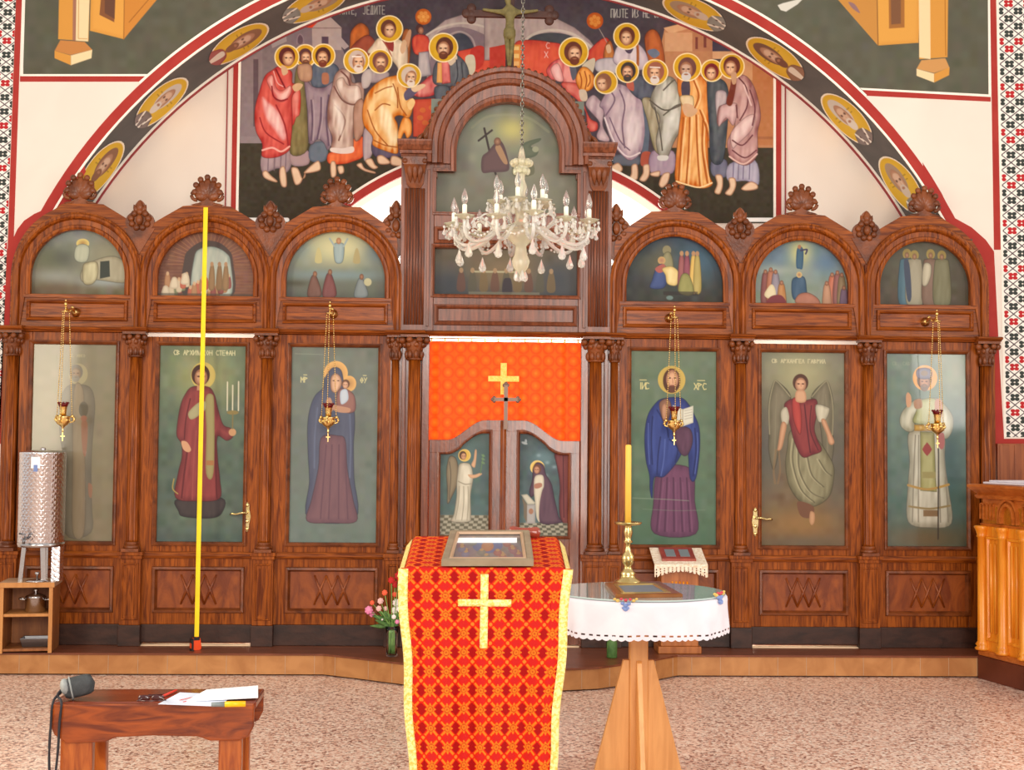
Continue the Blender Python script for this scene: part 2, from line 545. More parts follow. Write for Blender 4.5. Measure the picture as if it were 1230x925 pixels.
# ------------------------------------------------------------------ helpers: painting (murals and icons)
class Canvas:
    """a hand painted picture, laid out in pixels of the photograph, later carried by a fine grid of points"""

    def __init__(s, x0, y0, x1, y1, bg, ss=1.5):
        s.x0, s.y0, s.x1, s.y1 = x0, y0, x1, y1
        s.nx, s.ny = int((x1 - x0) * ss) + 1, int((y1 - y0) * ss) + 1
        s.xs = np.linspace(x0, x1, s.nx)
        s.ys = np.linspace(y0, y1, s.ny)
        s.X, s.Y = np.meshgrid(s.xs, s.ys)
        s.im = np.zeros((s.ny, s.nx, 3)) + np.array(bg, float)
        s.soft = 1.0 / ss
        s.mask = None
        s.fold = 0.0
        gy, gx = int((y1 - y0) / 13) + 3, int((x1 - x0) / 2.7) + 3
        g = np.random.randn(gy, gx)
        fy, fx = (s.Y - y0) / 13, (s.X - x0 + (s.Y - y0) * 0.08) / 2.7
        iy, ix = np.minimum(fy.astype(int), gy - 2), np.minimum(fx.astype(int), gx - 2)
        ty, tx = fy - iy, fx - ix
        s.streak = (g[iy, ix] * (1 - tx) + g[iy, ix + 1] * tx) * (1 - ty) + (g[iy + 1, ix] * (1 - tx) + g[iy + 1, ix + 1] * tx) * ty
        s.tf(0, 0, 1)

    def tf(s, ox, oy, k):
        s.ox, s.oy, s.k = ox, oy, k
        return s

    def P(s, pts):
        return np.array([(s.ox + p[0] / s.k, s.oy + p[1] / s.k) for p in pts], float)

    def _win(s, a, b, c, d, pad):
        i0, i1 = np.searchsorted(s.xs, (a - pad, c + pad))
        j0, j1 = np.searchsorted(s.ys, (b - pad, d + pad))
        return slice(j0, j1), slice(i0, i1)

    def _blend(s, w, a, col):
        s.im[w] = s.im[w] * (1 - a[..., None]) + col * a[..., None]

    @staticmethod
    def _segdist(X, Y, P, Q):
        best = np.full(X.shape, 1e9)
        for (ax, ay), (bx, by) in zip(P, Q):
            dx, dy = bx - ax, by - ay
            l = dx * dx + dy * dy + 1e-12
            t = np.clip(((X - ax) * dx + (Y - ay) * dy) / l, 0, 1)
            best = np.minimum(best, (X - ax - t * dx) ** 2 + (Y - ay - t * dy) ** 2)
        return np.sqrt(best)

    def poly(s, pts, col, inner=None, w=5.0, smooth=True, alpha=1.0, soft=None, raw=False):
        P = np.array(pts, float) if raw else s.P(pts)
        if smooth:
            P = smoothpts(P, 5)
        (a, b), (c, d) = P.min(0), P.max(0)
        win = s._win(a, b, c, d, 2)
        X, Y = s.X[win], s.Y[win]
        if X.size == 0:
            return
        inside = np.zeros(X.shape, bool)
        Q = np.roll(P, -1, 0)
        for (ax, ay), (bx, by) in zip(P, Q):
            cnd = (ay > Y) != (by > Y)
            with np.errstate(divide='ignore', invalid='ignore'):
                xi = (bx - ax) * (Y - ay) / (by - ay + 1e-12) + ax
            inside ^= cnd & (X < xi)
        dist = s._segdist(X, Y, P, Q)
        sd = np.where(inside, dist, -dist)
        sf = soft or s.soft
        c0 = np.array(col, float)
        high = s.fold > 0 and inner is not None and w >= 5 and c0.sum() >= 500
        if high:
            sf, alpha = 3.2, alpha * 0.85
        al = np.clip(0.5 + sd / sf, 0, 1) * alpha
        if inner is not None:
            t = np.clip(sd / w, 0, 1)
            t = t * t * (3 - 2 * t)
            if s.fold and w >= 4:
                t = np.clip(t + s.fold * s.streak[win] * 2.2, -0.35, 1.3)
            cc = c0 * (1 - t[..., None]) + np.array(inner, float) * t[..., None]
        else:
            cc = np.broadcast_to(c0, X.shape + (3,))
        s._blend(win, al, cc)
        if s.fold and inner is not None and w >= 3.5 and not high:
            s._blend(win, np.clip(0.5 + (0.55 - dist) / sf, 0, 1) * 0.55 * alpha, c0 * 0.55)

    def rect(s, a, b, c, d, col, **k):
        s.poly([(a, b), (c, b), (c, d), (a, d)], col, smooth=False, **k)

    def line(s, pts, col, w=1.0, alpha=1.0, smooth=True, soft=None):
        P = s.P(pts)
        if smooth and len(P) > 2:
            P = smoothpts(P, 5, False)
        (a, b), (c, d) = P.min(0), P.max(0)
        win = s._win(a, b, c, d, w + 2)
        X, Y = s.X[win], s.Y[win]
        if X.size == 0:
            return
        dist = s._segdist(X, Y, P[:-1], P[1:])
        sf = soft or s.soft
        al = np.clip(0.5 + (w / 2 - dist) / sf, 0, 1) * alpha
        s._blend(win, al, np.array(col, float))

    def ell(s, cx, cy, rx, ry, col, inner=None, ang=0.0, alpha=1.0, soft=None):
        (x, y), = s.P([(cx, cy)])
        rx, ry = rx / s.k, ry / s.k
        m = max(rx, ry)
        win = s._win(x - m, y - m, x + m, y + m, 2)
        X, Y = s.X[win] - x, s.Y[win] - y
        if X.size == 0:
            return
        ca, sa = math.cos(ang), math.sin(ang)
        u, v = X * ca + Y * sa, -X * sa + Y * ca
        q = np.sqrt((u / rx) ** 2 + (v / ry) ** 2)
        sd = (1 - q) * min(rx, ry)
        sf = soft or s.soft
        al = np.clip(0.5 + sd / sf, 0, 1) * alpha
        c0 = np.array(col, float)
        if inner is not None:
            t = np.clip(1 - q, 0, 1)[..., None]
            c0 = c0 * (1 - t) + np.array(inner, float) * t
        s._blend(win, al, c0)

    def glow(s, cx, cy, rx, ry, col, alpha=1.0):
        (x, y), = s.P([(cx, cy)])
        rx, ry = rx / s.k, ry / s.k
        a = alpha * np.exp(-((s.X - x) / rx) ** 2 - ((s.Y - y) / ry) ** 2)
        s._blend((slice(None), slice(None)), a, np.array(col, float))

    def vgrad(s, c0, c1, y0=None, y1=None):
        (_, a), (_, b) = s.P([(0, y0), (0, y1)]) if y0 is not None else ((0, s.y0), (0, s.y1))
        t = np.clip((s.Y - a) / (b - a), 0, 1)[..., None]
        s.im = np.array(c0, float) * (1 - t) + np.array(c1, float) * t

    def noise(s, amp=8, cell=8):
        gy, gx = int((s.y1 - s.y0) / cell) + 3, int((s.x1 - s.x0) / cell) + 3
        g = np.random.randn(gy, gx, 1) * 0.8 + np.random.randn(gy, gx, 3) * 0.35
        fy, fx = (s.Y - s.y0) / cell, (s.X - s.x0) / cell
        iy, ix = fy.astype(int), fx.astype(int)
        ty, tx = (fy - iy)[..., None], (fx - ix)[..., None]
        ty, tx = ty * ty * (3 - 2 * ty), tx * tx * (3 - 2 * tx)
        v = (g[iy, ix] * (1 - tx) + g[iy, ix + 1] * tx) * (1 - ty) + (g[iy + 1, ix] * (1 - tx) + g[iy + 1, ix + 1] * tx) * ty
        s.im = s.im + amp * v

    def text(s, txt, x, y, h, col, w=0.9, adv=0.72, alpha=1.0, wd=0.55):
        """strokes; x, y = top left, h = letter height (current units)"""
        for ch in txt:
            g = GLYPH.get(ch)
            if g:
                for st in g:
                    s.line([(x + p[0] * h * wd, y + p[1] * h) for p in st], col, w, alpha, smooth=False)
            x += h * (adv if g or ch == ' ' else 0.3)

    # ---- figures
    def halo(s, cx, cy, r, gold=(206, 148, 28), rim=(252, 226, 172), rimw=1.3):
        s.ell(cx, cy, r, r, rim)
        k = r - rimw * s.k
        s.ell(cx, cy, k, k, gold, (222, 168, 48))

    def head(s, cx, cy, r, dx=0.0, hair=(72, 36, 24), beard=None, skin=(236, 186, 146), dark=(146, 88, 60), tilt=0.0):
        """r = half the head's height"""
        s.ell(cx - dx * 0.12 * r, cy - 0.12 * r, 0.86 * r, 0.98 * r, hair)
        s.ell(cx + dx * 0.22 * r, cy + 0.12 * r, 0.60 * r, 0.80 * r, dark, skin, tilt)
        s.ell(cx + dx * 0.3 * r, cy + 0.14 * r, 0.36 * r, 0.52 * r, skin, None, tilt, 0.75, soft=2.5)
        s.ell(cx + dx * 0.24 * r, cy - 0.22 * r, 0.42 * r, 0.2 * r, skin, None, tilt, 0.7)
        if beard:
            s.ell(cx + dx * 0.22 * r, cy + 0.72 * r, 0.46 * r, 0.42 * r, beard)
            s.ell(cx + dx * 0.26 * r, cy + 0.52 * r, 0.2 * r, 0.08 * r, dark)
        ex = cx + dx * 0.3 * r
        for e in (-0.24, 0.24):
            s.ell(ex + e * r, cy + 0.02 * r, 0.13 * r, 0.08 * r, (58, 30, 24), alpha=0.85)
        s.line([(ex + 0.02 * r, cy), (ex + (0.04 + 0.08 * dx) * r, cy + 0.32 * r)], (150, 92, 66), 0.7, 0.7, False)


def G(*s):
    return [[(float(a), float(b)) for a, b in st] for st in s]


GLYPH = {
    'И': G([(0, 0), (0, 1), (1, 0), (1, 1)]), 'М': G([(0, 1), (0, 0), (.5, .6), (1, 0), (1, 1)]), 'Т': G([(0, 0), (1, 0)], [(.5, 0), (.5, 1)]),
    'Е': G([(1, 0), (0, 0), (0, 1), (1, 1)], [(0, .5), (.8, .5)]), 'Ј': G([(.8, 0), (.8, .9), (.4, 1), (0, .9)]), 'Д': G([(.1, 1), (.3, 0), (.8, 0), (.8, 1)], [(-.1, 1), (1, 1)]),
    'П': G([(0, 1), (0, 0), (1, 0), (1, 1)]), 'З': G([(0, 0), (.9, .1), (.4, .45), (.9, .8), (0, 1)]), 'Н': G([(0, 0), (0, 1)], [(1, 0), (1, 1)], [(0, .5), (1, .5)]),
    'С': G([(1, .1), (.4, 0), (0, .5), (.4, 1), (1, .9)]), 'В': G([(0, 0), (0, 1), (.9, .75), (0, .5), (.8, .25), (0, 0)]), 'А': G([(0, 1), (.5, 0), (1, 1)], [(.2, .6), (.8, .6)]),
    'Р': G([(0, 1), (0, 0), (.9, .2), (0, .5)]), 'Х': G([(0, 0), (1, 1)], [(1, 0), (0, 1)]), 'Ђ': G([(0, .2), (.8, .2)], [(.3, 0), (.3, 1)], [(.3, .5), (.9, .5), (.9, 1)]),
    'К': G([(0, 0), (0, 1)], [(.9, 0), (0, .5), (.9, 1)]), 'О': G([(.5, 0), (0, .5), (.5, 1), (1, .5), (.5, 0)]), 'Ф': G([(.5, 0), (.5, 1)], [(.5, .2), (0, .5), (.5, .7), (1, .5), (.5, .2)]),
    'Л': G([(0, 1), (.5, 0), (1, 1)]), 'Г': G([(0, 1), (0, 0), (.9, 0)]), 'Ѳ': G([(.5, 0), (0, .5), (.5, 1), (1, .5), (.5, 0)], [(0, .5), (1, .5)]), 'У': G([(0, 0), (.5, .5)], [(1, 0), (.2, 1)]),
    'І': G([(.5, 0), (.5, 1)]), '¯': G([(0, 0), (1, 0)]), 'Ъ': G([(0, 0), (.3, 0), (.3, 1), (.9, .9), (.9, .6), (.3, .5)]), ',': G([(.2, .9), (0, 1.2)]), '.': G([(.2, .9), (.3, 1)]),
}


def lift(c, g):
    c.im = 255 * (np.clip(c.im, 0, 255) / 255) ** g
    return c


def srgb2lin(a):
    a = np.clip(a / 255.0, 0.004, 0.98)
    return np.where(a <= 0.04045, a / 12.92, ((a + 0.055) / 1.055) ** 2.4)


def paint_mesh(name, m, cv, fn, parent=None, thick=0.0, rim=(70, 40, 24)):
    """fn maps arrays of pixel coordinates to (n, 3) world points"""
    X, Y = cv.X.ravel(), cv.Y.ravel()
    V = fn(X, Y)
    nx, ny = cv.nx, cv.ny
    idx = np.arange(nx * ny).reshape(ny, nx)
    q = np.stack([idx[:-1, :-1], idx[1:, :-1], idx[1:, 1:], idx[:-1, 1:]], -1)
    if cv.mask is not None:
        mk = cv.mask
        keep = mk[:-1, :-1] & mk[1:, :-1] & mk[1:, 1:] & mk[:-1, 1:]
        q = q[keep]
    q = q.reshape(-1, 4)
    C = np.concatenate([srgb2lin(cv.im.reshape(-1, 3)), np.ones((nx * ny, 1))], 1)
    if thick:
        border = np.concatenate([idx[0, :-1], idx[:-1, -1], idx[-1, :0:-1], idx[:0:-1, 0]])
        n0 = len(V)
        B = V[border] + np.array([0, thick, 0])
        B0 = V[border].copy()
        nb = len(border)
        V = np.concatenate([V, B0, B])
        C = np.concatenate([C, np.tile(np.append(srgb2lin(np.array(rim, float)), 1), (2 * nb, 1))])
        k = np.arange(nb)
        k2 = (k + 1) % nb
        q = np.concatenate([q, np.stack([n0 + k, n0 + k2, n0 + nb + k2, n0 + nb + k], 1)])
        back = [n0 + nb + i for i in range(nb)]
    else:
        back = None
    me = bpy.data.meshes.new(name)
    o = bpy.data.objects.new(name, me)
    COL.objects.link(o)
    off = np.zeros(3)
    if parent is not None:
        o.parent = parent
        off = np.array(wloc(parent))
    elif thick:
        off = V.mean(0)
        o.location = off
    me.vertices.add(len(V))
    me.vertices.foreach_set('co', (V - off).astype(np.float32).ravel())
    nf = len(q) + (1 if back else 0)
    loops = q.ravel().astype(np.int32)
    starts = np.arange(len(q)) * 4
    if back:
        starts = np.append(starts, len(loops))
        loops = np.append(loops, np.array(back[::-1], np.int32))
    me.loops.add(len(loops))
    me.loops.foreach_set('vertex_index', loops)
    me.polygons.add(nf)
    me.polygons.foreach_set('loop_start', starts.astype(np.int32))
    me.update(calc_edges=True)
    me.validate()
    at = me.color_attributes.new('paint', 'FLOAT_COLOR', 'POINT')
    at.data.foreach_set('color', C.astype(np.float32).ravel())
    me.materials.append(MATS[m])
    return o


def on_plane(Yp):
    f, r, u = np.array(fw), np.array(rt), np.array(up)

    def fn(X, Y):
        d = f + r * ((X - 615) / FPX)[:, None] + u * ((462.5 - Y) / FPX)[:, None]
        t = (Yp + DIST) / d[:, 1]
        return np.array([CAMX, -DIST, CAMZ]) + d * t[:, None]
    return fn


def on_rect(cv, x0, x1, z0, z1, Yp):
    def fn(X, Y):
        a = (X - cv.x0) / (cv.x1 - cv.x0)
        b = (Y - cv.y0) / (cv.y1 - cv.y0)
        return np.stack([x0 + (x1 - x0) * a, np.full(X.shape, Yp), z1 + (z0 - z1) * b], 1)
    return fn


# ================================================================== THE SETTING
def struct(mb, name, m, **k):
    o = mb.build(name, m, **k)
    o['kind'] = 'structure'
    return o


b = MB()
b.box(-7, 7, -10.5, 5.2, -0.2, 0.0)
struct(b, 'floor', 'terrazzo')

# raised platform in front of the screen, bowed forward in the middle
bow = [(-1.24, -0.35), (-1.0, -0.50), (-0.62, -0.76), (-0.2, -0.93), (0.2, -0.97), (0.6, -0.86), (0.95, -0.60), (1.2, -0.35)]
edge = [(-6, -0.35)] + bow + [(6, -0.35)]
b = MB()
b.prismz(edge + [(6, 4.9), (-6, 4.9)], 0.01, 0.146)
struct(b, 'floor_platform', 'riser_tile')
b = MB()
edge2 = [(x, y - 0.012) for x, y in edge]
b.prismz(edge2 + [(6, 4.9), (-6, 4.9)], 0.140, 0.152)
struct(b, 'floor_platform_top', 'platform_top')
b = MB()                                             # joints of the riser tiles
for (xa, ya), (xb, yb) in zip(edge[:-1], edge[1:]):
    L = math.hypot(xb - xa, yb - ya)
    for i in range(int(L / 0.2) + 1):
        t = (i + 0.5) * 0.2 / L
        if t < 1 and abs(xa + (xb - xa) * t) < 4:
            x, y = xa + (xb - xa) * t, ya + (yb - ya) * t
            b.box(x - 0.0018, x + 0.0018, y - 0.002, y + 0.02, 0.012, 0.14)
struct(b, 'trim_1', 'shelf_top')

# front wall with the great arch
_c = W(604, 548.7, 0.08)
AC, AR, YB = (_c.x, _c.z), 3.70, 0.70
zk = AC[1] + math.sqrt(AR ** 2 - 3.6 ** 2)
a0 = math.acos(3.6 / AR)
arc_in = [(-3.6, 0.0), (-3.6, zk * 0.5)]
arc_out = [(-6.5, 0.0), (-6.5, zk * 0.5)]
NA = 72
arcA = []
for i in range(NA + 1):
    a = PI - a0 - (PI - 2 * a0) * i / NA
    arcA.append(a)
    p = (AC[0] + AR * math.cos(a), AC[1] + AR * math.sin(a))
    d = (math.cos(a), math.sin(a))
    t = min((6.5 / abs(d[0])) if abs(d[0]) > 1e-6 else 99, (6.2 - AC[1]) / d[1])
    arc_in.append(p)
    arc_out.append((AC[0] + d[0] * t, AC[1] + d[1] * t))
arc_in += [(3.6, zk * 0.5), (3.6, 0.0)]
arc_out += [(6.5, zk * 0.5), (6.5, 0.0)]
b = MB()
b.strip(arc_in, arc_out, 0.08, YB)
struct(b, 'wall_front', 'cream_plaster')

# painted band on the underside of the arch
b = MB()
R1 = AR - 0.004
loops = [[(AC[0] + R1 * math.cos(a), y, AC[1] + R1 * math.sin(a)) for a in arcA] for y in (0.085, YB - 0.002)]
b.loft(loops, closed=False, smooth=True)
struct(b, 'trim_2', 'slate_paint')


def arc_band(name, m, ra, rb, y0, y1, c=AC, a_from=None, a_to=None, n=72):
    a_from = a_from if a_from is not None else PI - 0.33
    a_to = a_to if a_to is not None else 0.33
    A, B = [], []
    for i in range(n + 1):
        a = a_from + (a_to - a_from) * i / n
        A.append((c[0] + ra * math.cos(a), c[1] + ra * math.sin(a)))
        B.append((c[0] + rb * math.cos(a), c[1] + rb * math.sin(a)))
    q = MB()
    q.strip(A, B, y0, y1)
    return struct(q, name, m)


arc_band('trim_3', 'red_paint', AR + 0.012, AR + 0.085, 0.076, 0.0805)
arc_band('trim_4', 'white_paint', AR - 0.004, AR + 0.012, 0.074, 0.0805)
arc_band('trim_5', 'white_paint', AR + 0.085, AR + 0.103, 0.075, 0.0805, a_from=PI - 0.79, a_to=0.79)
arc_band('trim_6', 'white_paint', AR - 0.022, AR - 0.005, YB - 0.025, YB - 0.001)
arc_band('trim_7', 'thin_red_paint', AR - 0.034, AR - 0.022, YB - 0.02, YB - 0.001)

# back wall of the bay, with the lower arch towards the apse
_c = W(607, 487, YB)
BC = (_c.x, _c.z)
BR = 303 * (DIST + YB) / FPX
bi, bo = [(BC[0] - BR, 0.0)], [(-4.6, 0.0)]
for i in range(61):
    a = PI - PI * i / 60
    d = (math.cos(a), math.sin(a))
    t = min((4.6 / abs(d[0])) if abs(d[0]) > 1e-6 else 99, (6.0 - BC[1]) / max(d[1], 1e-6))
    bi.append((BC[0] + BR * d[0], BC[1] + BR * d[1]))
    bo.append((BC[0] + d[0] * t, BC[1] + d[1] * t))
bi.append((BC[0] + BR, 0.0))
bo.append((4.6, 0.0))
b = MB()
b.strip(bi, bo, YB, YB + 0.25)
struct(b, 'wall_back', 'cream_plaster')
arc_band('trim_8', 'red_paint', BR, BR + 0.062, YB - 0.028, YB + 0.001, BC, PI * 0.9, PI * 0.1)
arc_band('trim_9', 'white_paint', BR + 0.062, BR + 0.08, YB - 0.030, YB + 0.001, BC, PI * 0.9, PI * 0.1)

# apse behind
b = MB()
loops = []
for z in (0.0, 1.5, 3.0, 4.2):
    loops.append([(2.9 * math.cos(PI * i / 32), YB + 0.25 + 3.2 * math.sin(PI * i / 32), z) for i in range(33)])
for k in range(1, 8):
    q = math.cos(PI / 2 * k / 8)
    loops.append([(2.9 * q * math.cos(PI * i / 32), YB + 0.25 + 3.2 * q * math.sin(PI * i / 32), 4.2 + 1.2 * math.sin(PI / 2 * k / 8)) for i in range(33)])
b.loft(loops, closed=False, smooth=True)
struct(b, 'wall_apse', 'white_plaster')

# thin painted uprights beside the fresco on the back wall
for nm, m, xa, xb, yb in (('trim_10', 'red_paint', 279.5, 285.5, YB - 0.015), ('trim_11', 'white_paint', 285.5, 288.5, YB - 0.016), ('trim_12', 'thin_red_paint', 272, 273.2, YB - 0.015),
                          ('trim_13', 'red_paint', 931.5, 938, YB - 0.015), ('trim_14', 'white_paint', 928.5, 931.5, YB - 0.016), ('trim_15', 'thin_red_paint', 942.5, 943.8, YB - 0.015)):
    p, q = W(xa, 150, YB).x, W(xb, 150, YB).x
    b = MB()
    b.box(p, q, yb, YB + 0.0005, 3.1, 4.9)
    struct(b, nm, m)


def flat(pxpts, Y, th=0.003):
    return [(W(x, y, Y).x, W(x, y, Y).z) for x, y in pxpts]


def wall_paint(name, m, pxpts, Y=0.078, th=0.0025):
    q = MB()
    q.prism(flat(pxpts, Y), Y, 0.0803)
    return struct(q, name, m)


# red borders painted on the front wall
wall_paint('trim_16', 'red_paint', [(20, -25), (27, -25), (16, 300), (8, 533), (-3, 533), (9, 300)])
wall_paint('trim_17', 'white_paint', [(27, -25), (31, -25), (27.5, 91), (24.5, 91)], 0.0775)
wall_paint('trim_18', 'red_paint', [(24, 91.5), (190, 91.5), (183, 98), (24, 98)], 0.0772)
wall_paint('trim_19', 'white_paint', [(26, 89), (191, 89), (188, 91.5), (26, 91.5)], 0.0768)
wall_paint('trim_20', 'red_paint', [(1189, -25), (1196, -25), (1202, 300), (1194, 300)])
wall_paint('trim_21', 'white_paint', [(1186.5, -25), (1189, -25), (1190.5, 114), (1187.5, 114)], 0.0775)
wall_paint('trim_22', 'red_paint', [(1036, 108), (1190, 116.5), (1190, 122), (1042, 115)], 0.0772)
wall_paint('trim_23', 'white_paint', [(1033, 105.5), (1190, 113.5), (1190, 116.5), (1036, 108)], 0.0768)
# red surround following the ends of the carved screen
wall_paint('trim_24', 'red_paint', [(101, 196), (86, 221), (78, 234), (66, 246), (41, 257), (29, 265), (21, 275), (15, 288), (8, 300), (2, 420), (2, 760), (40, 760), (40, 300), (66, 268), (86, 240), (103, 206)], 0.0782)
wall_paint('trim_25', 'red_paint', [(1108, 195), (1119, 212), (1131, 232), (1138, 246), (1147, 262), (1167, 273), (1184, 288), (1194, 302), (1200, 420), (1206, 527), (1230, 527), (1260, 530), (1260, 533), (1196, 533), (1190, 640), (1170, 640), (1170, 320), (1146, 285), (1126, 240), (1110, 204)], 0.0782)
wall_paint('trim_26', 'white_paint', [(1197, -25), (1199, -25), (1209, 525), (1206, 525)], 0.0770)
b = MB()
b.box(3.615, 6.0, 0.04, 0.079, 0.15, W(1215, 533, 0.06).z)
for i in range(18):
    b.box(3.63 + i * 0.11, 3.70 + i * 0.11, 0.034, 0.041, 0.2, W(1215, 533, 0.06).z - 0.01)
struct(b, 'wall_wainscot', 'wainscot', bevel=0.004)

# ================================================================== THE CARVED SCREEN
ICX = {'A': 3.068, 'B': 2.160, 'C': 1.2285}
screen = thing('iconostasis', 'tall carved oak icon screen with arched bays, reeded columns and a raised central arch', 'icon screen', (0, 0, 0.152))
COLX = (0.787, 1.708, 2.640, 3.51)
LUN = {'A': (0.340, 2.775), 'B': (0.348, 2.763), 'C': (0.360, 2.766)}
ICON = {'A': (2.781, 3.378), 'B': (1.860, 2.482), 'C': (0.909, 1.542)}
Z0, ZI0, ZI1, ZC = 0.152, 0.877, 2.290, 2.372
BAYS = {'A': (2.640, 3.545), 'B': (1.708, 2.640), 'C': (0.787, 1.708)}


def sx(s, a, c):
    return (a, c) if s > 0 else (-c, -a)


def ray_out(cx, zs, a, poly):
    """distance from (cx, zs) in direction a to the outline"""
    d = (math.cos(a), math.sin(a))
    best = 9
    for (ax, az), (bx, bz) in zip(poly, poly[1:] + poly[:1]):
        ex, ez = bx - ax, bz - az
        den = d[0] * ez - d[1] * ex
        if abs(den) < 1e-9:
            continue
        t = ((ax - cx) * ez - (az - zs) * ex) / den
        u = ((ax - cx) * d[1] - (az - zs) * d[0]) / den
        if t > 1e-6 and -1e-6 <= u <= 1 + 1e-6:
            best = min(best, t)
    return (cx + d[0] * best, zs + d[1] * best)


for s in (-1, 1):
    for key in 'ABC':
        x0, x1 = BAYS[key]
        r, zs = LUN[key]
        cx = ICX[key]
        zb = 2.645
        # header board around the lunette opening: outline as the photograph shows it
        if key == 'A':
            out = [(x0, zb), (x0, 3.10), (cx - 0.345, 3.19), (cx - 0.165, 3.297), (cx + 0.12, 3.297)]
            out += [(cx + 0.475 * math.cos(a), zs + 0.515 * math.sin(a)) for a in np.linspace(1.2, 0, 12)] + [(x1, zb)]
        elif key == 'B':
            out = [(x0, zb), (x0, 3.10), (cx - 0.345, 3.187), (cx - 0.165, 3.295), (cx + 0.165, 3.295), (cx + 0.345, 3.187), (x1, 3.10), (x1, zb)]
        else:
            out = [(x0, zb), (x0, 3.07), (cx - 0.37, 3.17), (cx - 0.17, 3.303), (cx + 0.165, 3.303), (cx + 0.345, 3.19), (x1, 3.10), (x1, zb)]
        hole, outer = [], []
        hole.append((cx - r, zb))
        outer.append((x0, zb))
        for i in range(41):
            a = PI - PI * i / 40
            hole.append((cx + r * math.cos(a), zs + r * math.sin(a)))
            outer.append(ray_out(cx, zs, a, out))
        hole.append((cx + r, zb))
        outer.append((x1, zb))
        q = MB()
        f = [(s * x, z) for x, z in hole]
        g = [(s * x, z) for x, z in outer]
        q.strip(f, g, 0.0, 0.045)
        q.build('arch_board', 'oak_level', screen)
        # moulded arch ring, standing forward
        q = MB()
        prof = [(-0.006, 0.02), (-0.006, -0.012), (0.008, -0.02), (0.024, -0.02), (0.03, -0.006), (0.064, -0.01), (0.072, -0.036), (0.084, -0.046), (0.098, -0.046), (0.108, -0.034), (0.116, -0.03), (0.12, 0.0)]
        loops = []
        for o, y in prof:
            ext = 0.0
            pts = arch_path(s * cx, r, zs, ZC + 0.03 if o > 0.06 else zb - 0.005, 32, o)
            loops.append([(x, y, z) for x, z in pts])
        q.loft(loops, closed=False, smooth=False)
        q.build('arch_moulding', 'oak_upright', screen)
        # frieze panel between cornice and lunette
        fx0, fx1 = cx - r - 0.045, cx + r + 0.045
        q = MB()
        a, c = sx(s, x0, x1)
        q.box(a, c, 0.004, 0.045, ZC + 0.03, zb)
        a, c = sx(s, fx0, fx1)
        q.box(a, c, -0.008, 0.004, 2.615, zb - 0.002)
        q.build('frieze_board', 'oak_level', screen, bevel=0.003)
        q = MB()
        q.rect_frame(a + 0.03, c - 0.03, 2.455, 2.60, [(-0.004, 0.006), (0.0, -0.014), (0.012, -0.02), (0.02, -0.012), (0.026, 0.005)])
        q.build('frieze_moulding', 'oak_level', screen)


def panel_bay(s, key, parent, door=False):
    """stiles, rails, mouldings, lower panel and kick plate of one bay"""
    ix0, ix1 = ICON[key]
    x0 = {'A': 2.675, 'B': 1.748, 'C': 0.825}[key]
    x1 = {'A': 3.475, 'B': 2.600, 'C': 1.668}[key]
    zb, zt = Z0 + (0.022 if door else 0.0), ZC - (0.026 if door else 0.0)
    yb = 0.04
    q = MB()
    for a, c in ((x0, ix0), (ix1, x1)):
        a, c = sx(s, a, c)
        q.box(a, c, 0.0, yb, 0.30, zt)
    a, c = sx(s, ix0, ix1)
    q.box(a, c, 0.001, yb, ZI1, zt)
    q.box(a, c, 0.001, yb, 0.70, ZI0)
    q.box(a, c, 0.001, yb, 0.30, 0.395)
    q.build('stiles_and_rails', 'oak_upright', parent, bevel=0.003)
    q = MB()
    q.rect_frame(a - 0.022, c + 0.022, ZI0 - 0.022, ZI1 + 0.022, [(0, 0.002), (0.002, -0.014), (0.012, -0.018), (0.02, -0.01), (0.026, -0.004), (0.03, 0.012)])
    q.build('icon_moulding', 'oak_carved', parent)
    q = MB()
    q.box(a, c, 0.018, yb, 0.39, 0.70)
    q.build('lower_panel', 'oak_panel', parent)
    q = MB()
    q.rect_frame(a - 0.004, c + 0.004, 0.391, 0.699, [(-0.012, 0.004), (-0.006, -0.012), (0.01, -0.014), (0.018, 0.004), (0.024, 0.019)])
    q.build('panel_moulding', 'oak_carved', parent)
    q = MB()                                       # carved crossing ribs
    m = (a + c) / 2
    for k in (-1, 0, 1):
        mx = m + k * 0.083
        for d in (-1, 1):
            q.tube([(mx - d * 0.042, 0.0175, 0.44), (mx, 0.012, 0.545), (mx + d * 0.042, 0.0175, 0.65)], [0.007, 0.010, 0.007], 6)
    q.build('carved_lattice', 'oak_panel', parent)
    q = MB()
    a, c = sx(s, x0, x1)
    q.box(a, c, -0.008, yb, zb, 0.30)
    q.build('kick_plate', 'kick_wood', parent, bevel=0.004)
    q = MB()                                       # sill rail
    q.loft([[(x, y, z) for y, z in ((0.002, 0.765), (-0.012, 0.768), (-0.02, 0.785), (-0.02, 0.80), (-0.01, 0.812), (0.002, 0.815))] for x in (a, c)], True, True)
    q.build('sill_moulding', 'oak_level', parent)


for s in (-1, 1):
    for key in 'AC':
        panel_bay(s, key, screen)

# columns with capitals, bases and pedestals


